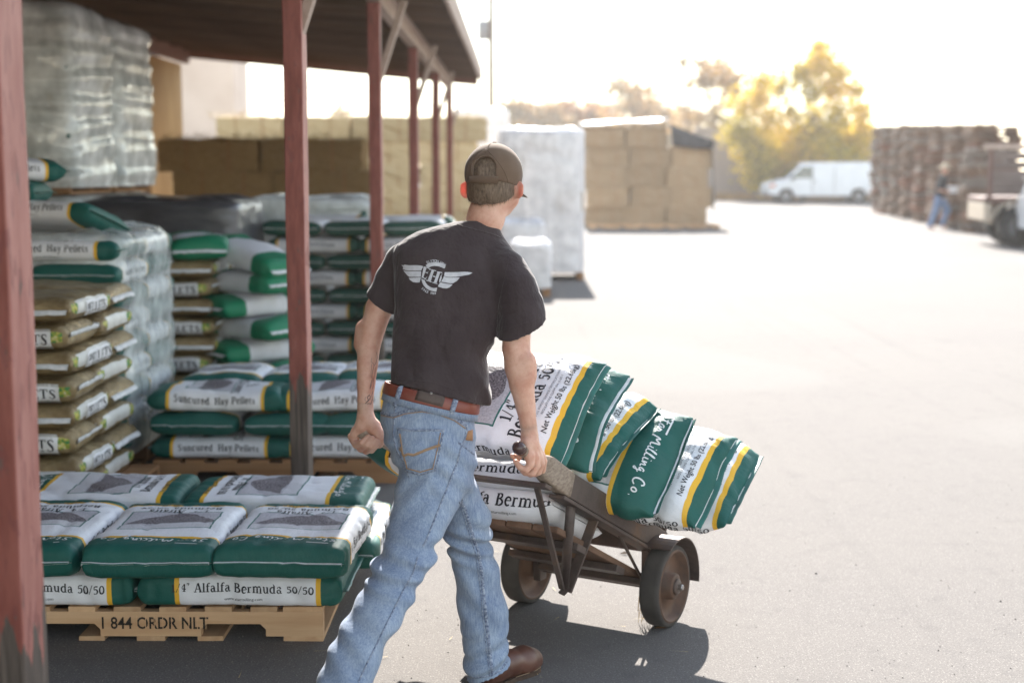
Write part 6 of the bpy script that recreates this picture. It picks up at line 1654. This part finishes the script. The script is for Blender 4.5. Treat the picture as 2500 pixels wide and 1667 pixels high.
for i in range(8): b.box(-5.9 + i * 1.95 - .12, -5.9 + i * 1.95 + .12, -.2, .2, 0, 4.3)
b.build('pier', M_CONC, e)
# ---------------------------------------------------------------- white van
M_WHITE = mottled('white_car_paint', (.66, .68, .72), (.74, .76, .80), 1.5, .25, 0, spec=.6); M_GLASS = plain('dark_glass', (.02, .035, .04), .05, .8); M_BLK = plain('black_plastic', (.02, .02, .022), .6)
M_LAMP = plain('orange_lens', (.55, .16, .05), .2, .6); M_CHR = plain('grey_bumper', (.22, .22, .23), .5)
def extrude_profile(prof, y0, y1, inset=0.0, zsplit=None):
    n = len(prof); b = MB(); V = []
    for y, s_ in ((y0, 1), (y0 + .12, 0), (y1 - .12, 0), (y1, 1)):
        for x, z in prof:
            k = s_ * .06; cx_ = 0; zz = z - k * (1 if z > 1.2 else 0); xx = x * (1 - (.012 * s_)); V.append((xx, y + (inset * (1 if y < 0 else -1) * max(0, (z - 1.1)) if s_ else inset * (1 if y < 0 else -1) * max(0, z - 1.1)), zz))
    F = [tuple(range(n))[::-1], tuple(3 * n + i for i in range(n))]
    for k in range(3):
        for i in range(n): F.append((k * n + i, k * n + (i + 1) % n, (k + 1) * n + (i + 1) % n, (k + 1) * n + i))
    b.add(V, F); return b
def wheel(parent, x, y, r, w, face=-1):
    e = empty('wheel', (x, y, r)); e.parent = parent
    M = Matrix.Rotation(math.pi / 2, 4, 'X')
    b = MB(); b.lathe([(r * .62, -w / 2), (r * .9, -w / 2), (r, -w * .38), (r, w * .38), (r * .9, w / 2), (r * .62, w / 2)], 28, M=M); b.build('tyre', M_BLK, e, True)
    b = MB(); b.lathe([(r * .63, w * .45), (r * .58, w * .3), (r * .2, w * .34), (.001, w * .4)], 20, M=M); b.lathe([(r * .63, -w * .45), (r * .58, -w * .3), (r * .2, -w * .34), (.001, -w * .4)], 20, M=M); b.build('rim', M_CHR, e, True)
van = empty('van', (15.65, 75.0, 0), R(2), 'white panel van parked under the yellow tree, its nose toward the hay', 'van')
prof = [(-2.82, .42), (-2.9, .70), (-2.80, 1.02), (-1.95, 1.22), (-1.15, 1.98), (-.9, 2.07), (2.6, 2.09), (2.78, 1.95), (2.84, .85), (2.80, .42), (2.3, .38), (2.22, .62), (1.98, .76), (1.72, .76), (1.5, .62), (1.42, .36), (-1.5, .36), (-1.58, .62), (-1.8, .76), (-2.08, .76), (-2.3, .62), (-2.38, .40)]
b = extrude_profile(prof, -.97, .97, .07); b.build('body', M_WHITE, van)
b = MB(); b.add([(-1.72, -.985 + .02, 1.26), (-.62, -.985 + .02, 1.26), (-.62, -.935, 1.86), (-1.12, -.935, 1.86), (-1.72, -.955, 1.265), (-.62, -.955, 1.265), (-.62, -.92, 1.855), (-1.12, -.92, 1.855)], [(0, 1, 2, 3), (4, 7, 6, 5), (0, 4, 5, 1), (1, 5, 6, 2), (2, 6, 7, 3), (3, 7, 4, 0)]); b.build('side_window', M_GLASS, van)
b = MB(); b.add([(-1.955, -.80, 1.235), (-1.955, .80, 1.235), (-1.20, .76, 1.955), (-1.20, -.76, 1.955)], [(0, 1, 2, 3)]); o = b.build('windscreen', M_GLASS, van); o.location = (-.02, 0, .02)
for y in (-.75, .75): b = MB(); b.box(-2.93, -2.84, y - .16, y + .16, .72, .92); b.build('headlamp', M_CHR, van, bevel=.02)
b = MB(); b.box(-2.80, -2.52, -.99, -.94, .80, .96); b.build('side_lamp', M_LAMP, van, bevel=.01)
b = MB(); b.box(-2.98, -2.78, -.95, .95, .40, .62); b.build('front_bumper', M_CHR, van, bevel=.03)
b = MB(); b.box(2.78, 2.95, -.95, .95, .42, .60); b.build('rear_bumper', M_CHR, van, bevel=.03)
b = MB(); b.box(-.60, -.57, -.975, -.965, .50, 1.9); b.box(.55, .57, -.975, -.965, .5, 1.9); b.build('door_gap', M_BLK, van)
b = MB(); b.box(-.55, -.40, -1.0, -.972, 1.10, 1.15); b.build('door_handle', M_BLK, van)
b = MB(); b.box(-1.72, -1.55, -1.14, -1.0, 1.18, 1.42); b.build('mirror', M_BLK, van, bevel=.02)
for x in (-1.94, 1.86):
    for y in (-.86, .86): wheel(van, x, y, .36, .24)

# ---------------------------------------------------------------- stake truck and white pickup at the right edge
M_TANP = mottled('tan_truck_paint', (.40, .33, .26), (.52, .44, .35), 2, .4, .05); M_STAKE = wood_mat('grey_stake_boards', (.12, .085, .075), (.22, .17, .15), axis=0); M_BRN = mottled('brown_steel', (.10, .05, .04), (.16, .08, .06), 4, .6, .1)
trk = empty('stake_truck', (12.15, 32.0, 0), R(-8), 'tan stake bed truck standing by the pallet stacks, cut by the picture edge', 'truck')
b = MB(); b.box(-1.9, 4.5, -1.05, 1.05, .95, 1.08); b.build('bed', M_BRN, trk, bevel=.02)
for k in range(5): b = MB(); b.box(-1.85, 4.4, -1.06, -1.03, 1.12 + k * .19, 1.28 + k * .19); b.build('side_board', M_STAKE, trk)
for x in (-1.8, -.6, .6, 1.8, 3.0, 4.2): b = MB(); b.box(x - .05, x + .05, -1.09, -1.061, 1.0, 2.10); b.build('stake', M_BRN, trk)
b = MB(); b.box(-1.95, 4.5, -1.10, -1.02, 2.101, 2.22); b.build('top_rail', M_FASC, trk, bevel=.01)
b = MB(); V = []
for i in range(13):
    a = R(180 * i / 12); 
    for y in (-1.10, -.55): V.append((-1.1 + .62 * math.cos(a), y, .50 + .52 * math.sin(a)))
F = [(i * 2, i * 2 + 2, i * 2 + 3, i * 2 + 1) for i in range(12)]
b.add(V, F); o = b.build('fender', M_TANP, trk, True); m = o.modifiers.new('t', 'SOLIDIFY'); m.thickness = .04
b = MB(); b.box(-1.9, -1.75, -1.08, 1.08, .55, .95); b.box(-.45, 4.0, -1.04, -.98, .55, .94); b.build('side_panel', M_TANP, trk, bevel=.03)
for x in (-1.1, 3.4):
    for y in (-.82, .82): wheel(trk, x, y, .44, .28)
pick = empty('pickup_truck', (11.6, 29.6, 0), R(-96), 'white pickup nose just showing at the right picture edge', 'truck')
prof = [(-2.4, .45), (-2.45, .75), (-2.35, 1.0), (-1.2, 1.12), (-.55, 1.75), (.9, 1.78), (1.2, 1.12), (2.6, 1.10), (2.65, .5), (2.2, .42), (2.1, .72), (1.5, .72), (1.4, .42), (-1.3, .42), (-1.4, .72), (-2.0, .72), (-2.1, .45)]
b = extrude_profile(prof, -.95, .95, .10); b.build('body', M_WHITE, pick)
b = MB(); b.box(-2.62, -2.42, -.95, .95, .42, .66); b.build('front_bumper', plain('chrome', (.7, .7, .7), .15, .5, Metallic=1.0), pick, bevel=.03)
b = MB(); b.add([(-1.22, -.8, 1.16), (-1.22, .8, 1.16), (-.62, .72, 1.70), (-.62, -.72, 1.70)], [(0, 1, 2, 3)]); b.build('windscreen', M_GLASS, pick).location = (-.03, 0, .03)
for y in (-.7, .7): b = MB(); b.box(-2.47, -2.40, y - .15, y + .15, .72, .90); b.build('headlamp', M_CHR, pick, bevel=.02)
for x in (-1.7, 1.8):
    for y in (-.85, .85): wheel(pick, x, y, .38, .24)

# ---------------------------------------------------------------- stacks of old pallets along the right
oldm = [wood_mat('old_pallet_wood', (.10, .05, .028), (.23, .135, .085), axis=0), wood_mat('red_pallet_wood', (.13, .042, .02), (.25, .10, .05), axis=0), wood_mat('grey_pallet_wood', (.13, .10, .085), (.26, .21, .18), axis=0)]
pms = []
for m_ in oldm:
    b = MB()
    for y in (-.48, 0, .48): b.box(-.6, .6, y - .03, y + .03, .022, .11)
    for i in range(6): b.box(-.6 + i * .22, -.6 + i * .22 + .12, -.51, .51, .1105, .13, j=.006)
    for i in range(3): b.box(-.6 + i * .53, -.6 + i * .53 + .13, -.51, .51, .0, .0215, j=.004)
    pms.append(b.mesh('old_pallet', m_))
A_, B_ = np.array([14.9, 58.0]), np.array([12.6, 38.5])
names_ = ['farthest stack beside the van', 'second far stack from the van', 'third stack from the van', 'fourth stack from the van', 'middle stack behind the walking man', 'stack next past the walking man', 'seventh stack from the van', 'stack nearest the stake truck']
NS = 8; dirv = (B_ - A_) / np.linalg.norm(B_ - A_); rzP = math.atan2(dirv[1], dirv[0]) + math.pi / 2
hts = [25, 25, 24, 24, 23, 22, 22, 21]
for s_ in range(NS):
    p = A_ + (B_ - A_) * s_ / (NS - 1)
    for row in range(2 if s_ < 4 else 1):
      for k in range(hts[s_] - row * 2):
        o = link('old_pallet', pms[random.choice((0, 0, 1, 2, 0))]); o.location = (p[0] + row * 1.3 + jig(.06), p[1] + row * .3 + jig(.06), k * .134); o.rotation_euler = (0, 0, rzP + (math.pi / 2 if random.random() < .5 else 0) + jig(.04))
        nw = f'{k + 1}th' if k > 2 else ['lowest', 'second', 'third'][k]
        if k == hts[s_] - row * 2 - 1: nw = 'topmost'
        o.scale = (1.15, 1.15, 1)
        tag(o, f'weathered pallet, {nw} from the ground, {names_[s_]}' + (', back row' if row else ''), 'pallet', f'old pallets, {names_[s_]}' + (' back row' if row else ''))

# ---------------------------------------------------------------- man carrying a box by the pallets
MP = gr(2283, 560); mX, mY = float(MP[0]), float(MP[1])
ff = Field([mX - .6, mY - .5, 0], [mX + .6, mY + .5, 1.95], .012)
Q = lambda x, y, z: np.array([mX + x, mY + y, z])
ff.chain([Q(.10, 0, .92), Q(-.02, -.02, .50), Q(-.18, -.05, .08), Q(-.10, -.12, .05)], [.10, .075, .05, .045], .03)
ff.chain([Q(.14, .05, .92), Q(.34, .05, .52), Q(.22, .10, .12), Q(.30, .08, .06)], [.10, .072, .05, .045], .03)
ff.chain([Q(.12, 0, .95), Q(.13, 0, 1.20), Q(.16, 0, 1.40)], [.13, .14, .12], .04)
ff.chain([Q(.16, 0, 1.45), Q(.20, 0, 1.58)], [.055, .05], .02); ff.ell(Q(.22, 0, 1.66), np.eye(3), (.085, .08, .11), .01)
ff.chain([Q(.10, -.17, 1.38), Q(.02, -.2, 1.12), Q(.25, -.16, 1.05), Q(.36, -.10, 1.10)], [.055, .045, .038, .04], .02)
ff.chain([Q(.22, .17, 1.38), Q(.20, .2, 1.12), Q(.40, .14, 1.06)], [.055, .045, .04], .02)
man = link('person', ff.mesh('person', M_SKIN, smooth=2)); tag(man, 'far man in straw hat and blue jeans striding past the pallet stacks', 'person')
def mcl(name, mat, fn):
    f2 = Field([mX - .6, mY - .5, 0], [mX + .6, mY + .5, 1.95], .012); fn(f2); return link(name, f2.mesh(name, mat, smooth=2), man)
M_BJ = mottled('far_blue_denim', (.12, .19, .34), (.24, .32, .47), 8, .9, .1); M_BSH = mottled('far_dark_shirt', (.02, .02, .026), (.04, .04, .05), 8, .9, .1); M_STRH = mottled('straw_hat', (.50, .40, .27), (.64, .54, .40), 20, .8, .2)
def jn(f2):
    f2.chain([Q(.10, 0, .95), Q(-.02, -.02, .50), Q(-.17, -.05, .10)], [.125, .09, .075], .03); f2.chain([Q(.14, .05, .95), Q(.34, .05, .52), Q(.23, .10, .14)], [.12, .088, .072], .03)
mcl('jeans', M_BJ, jn)
def sh(f2):
    f2.chain([Q(.12, 0, .98), Q(.13, 0, 1.20), Q(.16, 0, 1.42)], [.145, .155, .135], .04); f2.chain([Q(.10, -.17, 1.40), Q(.03, -.2, 1.16)], [.068, .06], .03); f2.chain([Q(.22, .17, 1.40), Q(.20, .2, 1.16)], [.068, .06], .03)
mcl('shirt', M_BSH, sh)
b = MB(); b.lathe([(.21, .0), (.20, .015), (.10, .03), (.095, .10), (.07, .13), (.001, .13)], 24, M=Matrix.Translation((mX + .23, mY, 1.72)) @ Matrix.Rotation(.12, 4, 'Y')); b.lathe([(.21, -.004), (.10, .02)], 24, M=Matrix.Translation((mX + .23, mY, 1.72)) @ Matrix.Rotation(.12, 4, 'Y')); b.build('straw_hat', M_STRH, man, True)
b = MB(); b.box(-.23, .23, -.16, .16, 0, .20); o = b.build('carton', M_CART, None, bevel=.01); o.location = (mX + .52, mY, 1.02); tag(o, 'small white carton carried by the far man in the straw hat', 'box')

# ---------------------------------------------------------------- trees, weeds, pole
M_BARK = mottled('grey_bark', (.07, .055, .045), (.17, .14, .12), 14, .9, .4, .01, stretch=(1, 1, .3))
def leaf_mat(name, cols):
    t = NT(name); at_ = t.n('ShaderNodeAttribute', attribute_name='tone'); c = t.ramp(at_.outputs['Fac'], [(i / (len(cols) - 1), c_) for i, c_ in enumerate(cols)])
    m = t.set(c, .6, .25); tl = t.n('ShaderNodeBsdfTranslucent'); t.l(c, tl.inputs[0]); mx = t.n('ShaderNodeMixShader'); mx.inputs[0].default_value = .42
    t.l(t.b.outputs[0], mx.inputs[1]); t.l(tl.outputs[0], mx.inputs[2]); t.l(mx.outputs[0], t.t.nodes['Material Output'].inputs[0]); return m
ML_Y = leaf_mat('yellow_leaves', [(.20, .17, .02), (.46, .36, .03), (.66, .46, .035), (.74, .50, .05)])
ML_T = leaf_mat('tan_leaves', [(.14, .11, .06), (.32, .22, .10), (.45, .27, .11)]); ML_O = leaf_mat('orange_leaves', [(.15, .09, .05), (.36, .18, .07), (.46, .25, .10)])
def tree(x, y, h, crown_z, rad, n_leaf, mat, label, seed, leaf=.16, dens=1.0, group=None, blobs=None, spread=1.0, bare=False):
    r = np.random.default_rng(seed); e = empty('tree', (x, y, 0), 0, label, 'tree', group); b = MB(); tips = []
    def grow(p, d, L_, rad_, lev):
        pts, rs = [p], [rad_]; q = p.copy(); dd = d.copy()
        for i in range(4):
            dd = dd + r.normal(size=3) * .13 + np.array([0, 0, .05]); dd /= np.linalg.norm(dd); q = q + dd * L_ / 4; pts.append(q.copy()); rs.append(rad_ * (1 - .16 * (i + 1)))
        b.tube(pts, rs, 6 if lev < 2 else 4, caps=False); tips.append((q, lev))
        if lev < (4 if bare else 3):
            for k in range(r.integers(3, 5)):
                i = r.integers(2, 5); nd = dd * .7 + r.normal(size=3) * .62 * spread; nd[2] = abs(nd[2]) * .8 + .1; nd /= np.linalg.norm(nd); grow(pts[i], nd, L_ * r.uniform(.55, .75), rs[i] * .62, lev + 1)
    grow(np.zeros(3), np.array([0, 0, 1.0]), crown_z * 1.1 + h * .12, (.075 if bare else .035) * h ** .8, 0); b.build('trunk', M_BARK, e, True)
    if bare: return e
    if blobs is None:
        blobs = [((r.normal() * rad * .42, r.normal() * rad * .35, crown_z + (h - crown_z) * r.uniform(.0, .95)), rad * r.uniform(.20, .38)) for _ in range(34)]
    V, T = [], []
    w = np.array([bb[1] ** 2 for bb in blobs]); w /= w.sum()
    for k in range(n_leaf):
        c_, rr = blobs[r.choice(len(blobs), p=w)]; u = r.normal(size=3); u /= np.linalg.norm(u); p = np.array(c_) + r.normal(size=3) * rr * .62 * np.array([1, 1, .9]) if r.random() < .75 else np.array(c_) + u * rr * 1.5 * r.random()
        a = r.normal(size=3); a /= np.linalg.norm(a); c2 = np.cross(a, r.normal(size=3)); c2 /= np.linalg.norm(c2); s_ = leaf * r.uniform(.6, 1.3)
        V += [p - a * s_, p + c2 * s_ * .6, p + a * s_, p - c2 * s_ * .6]; T += [np.clip(.5 + .25 * r.normal() + .25 * math.sin(p[0] * 1.3 + p[2] * .9), 0, 1)] * 4
    me = bpy.data.meshes.new('crown'); me.from_pydata([tuple(v) for v in V], [], [(4 * i, 4 * i + 1, 4 * i + 2, 4 * i + 3) for i in range(n_leaf)]); at_ = me.attributes.new('tone', 'FLOAT', 'POINT'); at_.data.foreach_set('value', np.array(T, np.float32)); me.materials.append(mat); link('crown', me, e); return e
def pxb(px, py, Y, rpx, x, y): 
    p = at(px, py, Y); return ((p[0] - x, p[1] - y, p[2]), rpx * mpp(Y))
ty, tx = 79.0, 15.6
bl = [pxb(a, b_, ty + random.uniform(-1.5, 1.5), r_, tx, ty) for a, b_, r_ in
      [(1820, 260, 38), (1800, 320, 34), (1830, 345, 40), (1870, 370, 46), (1930, 350, 48), (1990, 350, 50), (2050, 350, 50), (2090, 340, 34), (1850, 410, 32), (1845, 440, 24), (1880, 425, 30), (1955, 385, 40), (2020, 385, 40), (2075, 385, 36),
       (1860, 200, 26), (1855, 240, 24), (1905, 215, 28), (1960, 175, 34), (2005, 130, 26), (2010, 165, 34), (2050, 180, 30), (2040, 225, 34), (1985, 225, 30), (1930, 275, 28), (2090, 220, 24), (2100, 270, 26), (2045, 285, 30), (1985, 290, 30), (2000, 115, 14), (1880, 290, 26), (2105, 310, 22)]]
tree(tx, ty, 8.8, 2.0, 3.6, 21000, ML_Y, 'big yellow autumn tree behind the white van', 11, .125, blobs=bl)
ty2, tx2 = 95.0, 12.3
tree(tx2, ty2, 9.0, 2.6, 2.6, 2600, ML_T, 'sparse tan tree between the tarped hay and the yellow tree', 12, .2, group='distant trees')
for i, (px, py, Y, wpx, hp, m_, lab, nl) in enumerate([(1545, 190, 120, 75, 130, ML_T, 'tall grey brown distant tree above the tarped hay', 2600), (1600, 235, 125, 50, 80, ML_T, 'smaller distant tree just right of the tall grey brown one', 1500), (1450, 255, 130, 60, 60, ML_O, 'rusty orange distant tree above the tarped hay roof', 1800), (1400, 245, 132, 45, 70, ML_O, 'orange distant tree left of the rusty one', 1500),
                                       (1320, 250, 128, 55, 60, ML_T, 'brown distant tree above the white carton stack', 1700), (1255, 245, 126, 50, 70, ML_T, 'brown distant tree beside the utility pole', 1700), (1500, 265, 134, 50, 50, ML_O, 'low russet distant tree', 1300), (820, 262, 120, 45, 45, ML_T, 'faint distant tree top seen under the shed roof', 900)]):
    top = at(px, py, Y); base = at(px, py + hp + 20, Y); tree(float(top[0]), Y, float(top[2]), 1.5, wpx * mpp(Y) * 1.1, nl, m_, lab, 40 + i, .28, group='distant trees')
for i, (px, Y, h, lab) in enumerate([(2360, 88, 7.4, 'bare leafless tree above the pallet stacks'), (2450, 84, 9.6, 'taller bare tree over the stake truck'), (2495, 92, 8.0, 'bare tree at the right picture edge')]):
    p = at(px, 300, Y); tree(float(p[0]), Y, h, h * .22, 2, 0, None, lab, 70 + i, group='bare trees', bare=True)
for i in range(11):
    px = 1190 + i * 48 + jig(14); Y = 140 + jig(8); hh = float(at(px, 262 + jig(16), Y)[2]); p = at(px, 300, Y)
    tree(float(p[0]), Y, hh, .6, 2.6, 1500, [ML_T, ML_O, ML_T][i % 3], f'low brownish tree in the far tree row, {["first", "second", "third", "fourth", "fifth", "sixth", "seventh", "eighth", "ninth", "tenth", "eleventh"][i]} from the shed', 90 + i, .3, group='distant trees')
M_POLE = wood_mat('utility_pole_wood', (.12, .085, .06), (.22, .165, .125), axis=2)
pl = empty('utility_pole', (-1.25, 62.0, 0), 0, 'tall wooden utility pole with cross arm past the shed eave', 'pole')
b = MB(); b.tube([(0, 0, 0), (0, 0, 13)], [.16, .11], 12); b.build('shaft', M_POLE, pl, True)
b = MB(); b.box(-1.1, 1.1, -.06, .06, 11.6, 11.75); b.build('cross_arm', M_POLE, pl)
b = MB(); b.lathe([(.001, 7.2), (.24, 7.2), (.24, 8.0), (.001, 8.05)], 16, M=Matrix.Translation((-.34, 0, 0))); b.build('transformer', M_CHR, pl, True)
for k in range(3):
    b = MB(); b.tube([(-1.0 + k, 0, 11.85), (-1.0 + k, 0, 12.0)], .04, 8); b.build('insulator', M_CHR, pl, True)
# dry weeds along the far wall, small stones and litter on the asphalt
b = MB(); r_ = random.Random(3)
for k in range(900):
    x = r_.choice((r_.uniform(11.0, 13.2), r_.uniform(9.8, 21))); y = 80.6 + r_.uniform(-.5, .7); h = r_.uniform(.15, .6); a = r_.uniform(0, 6.28); w_ = .03
    b.add([(x - w_ * math.cos(a), y - w_ * math.sin(a), 0), (x + w_ * math.cos(a), y + w_ * math.sin(a), 0), (x + r_.uniform(-.15, .15), y + r_.uniform(-.15, .15), h)], [(0, 1, 2)])
tag(b.build('weeds', mottled('dry_weeds', (.30, .17, .07), (.50, .32, .14), 3, .9, 0)), 'dry orange weeds along the foot of the far concrete wall', 'weeds', kind='stuff')
b = MB()
for k in range(2600):
    u = r_.random(); y = 2.6 + 9 * u * u; x = r_.uniform(-.5, .55) * y * .9 + r_.uniform(-.4, .4); s_ = r_.uniform(.0012, .0042) * (1.9 if r_.random() < .02 else 1)
    pts = [(x + s_ * math.cos(i * 2.1 + k) * r_.uniform(.7, 1.3), y + s_ * math.sin(i * 2.1 + k) * r_.uniform(.7, 1.3), .0003) for i in range(3)]; b.add(pts + [(x, y, s_ * 1.1)], [(0, 1, 3), (1, 2, 3), (2, 0, 3)])
tag(b.build('gravel', mottled('loose_grit', (.10, .09, .08), (.38, .35, .31), 60, .9, 0)), 'loose grit scattered over the asphalt', 'gravel', kind='stuff')
o = MB().box(-.02, .02, -.012, .012, 0, .014, j=.003).build('styrofoam_scrap', plain('white_foam', (.75, .75, .76), .8), None, bevel=.003); p = gr(930, 1267); o.location = (p[0], p[1], 0); tag(o, 'white foam scrap on the asphalt beside the front pallet', 'scrap')
for i, (px, py, lab) in enumerate([(1525, 1353, 'curled brown leaf on the asphalt between the cart wheels'), (1612, 1535, 'dry sprig lying by the near cart wheel')]):
    p = gr(px, py); b = MB(); b.add([(-.022, 0, .003), (0, -.010, .008), (.022, 0, .004), (0, .010, .010)], [(0, 1, 2, 3)]); o = b.build('dry_leaf', mottled('brown_leaf', (.10, .05, .02), (.20, .11, .05), 30, .8, .2)); o.location = (p[0], p[1], .001); m = o.modifiers.new('t', 'SOLIDIFY'); m.thickness = .001; tag(o, lab, 'leaf')

# ---------------------------------------------------------------- the bright dusty air of the yard
b = MB(); b.box(-170, 170, -30, 190, -1.0, 16.0)
hz = b.build('haze', []); hm = bpy.data.materials.new('bright_air'); hm.use_nodes = True
nt = hm.node_tree; nt.nodes.remove(nt.nodes['Principled BSDF']); pv = nt.nodes.new('ShaderNodeVolumePrincipled')
pv.inputs['Color'].default_value = (.97, .94, .92, 1); pv.inputs['Density'].default_value = 0.0007; pv.inputs['Anisotropy'].default_value = .5
nt.links.new(pv.outputs[0], nt.nodes['Material Output'].inputs['Volume']); hz.data.materials.append(hm); hz['kind'] = 'stuff'

for o in bpy.data.objects:
    if o.name.split('.')[0] in ('printed_text', 'small_print', 'maker_name', 'stencilled_text', 'stencil_gap', 'hair_strands', 'logo_text', 'stitching'): o['kind'] = 'stuff'
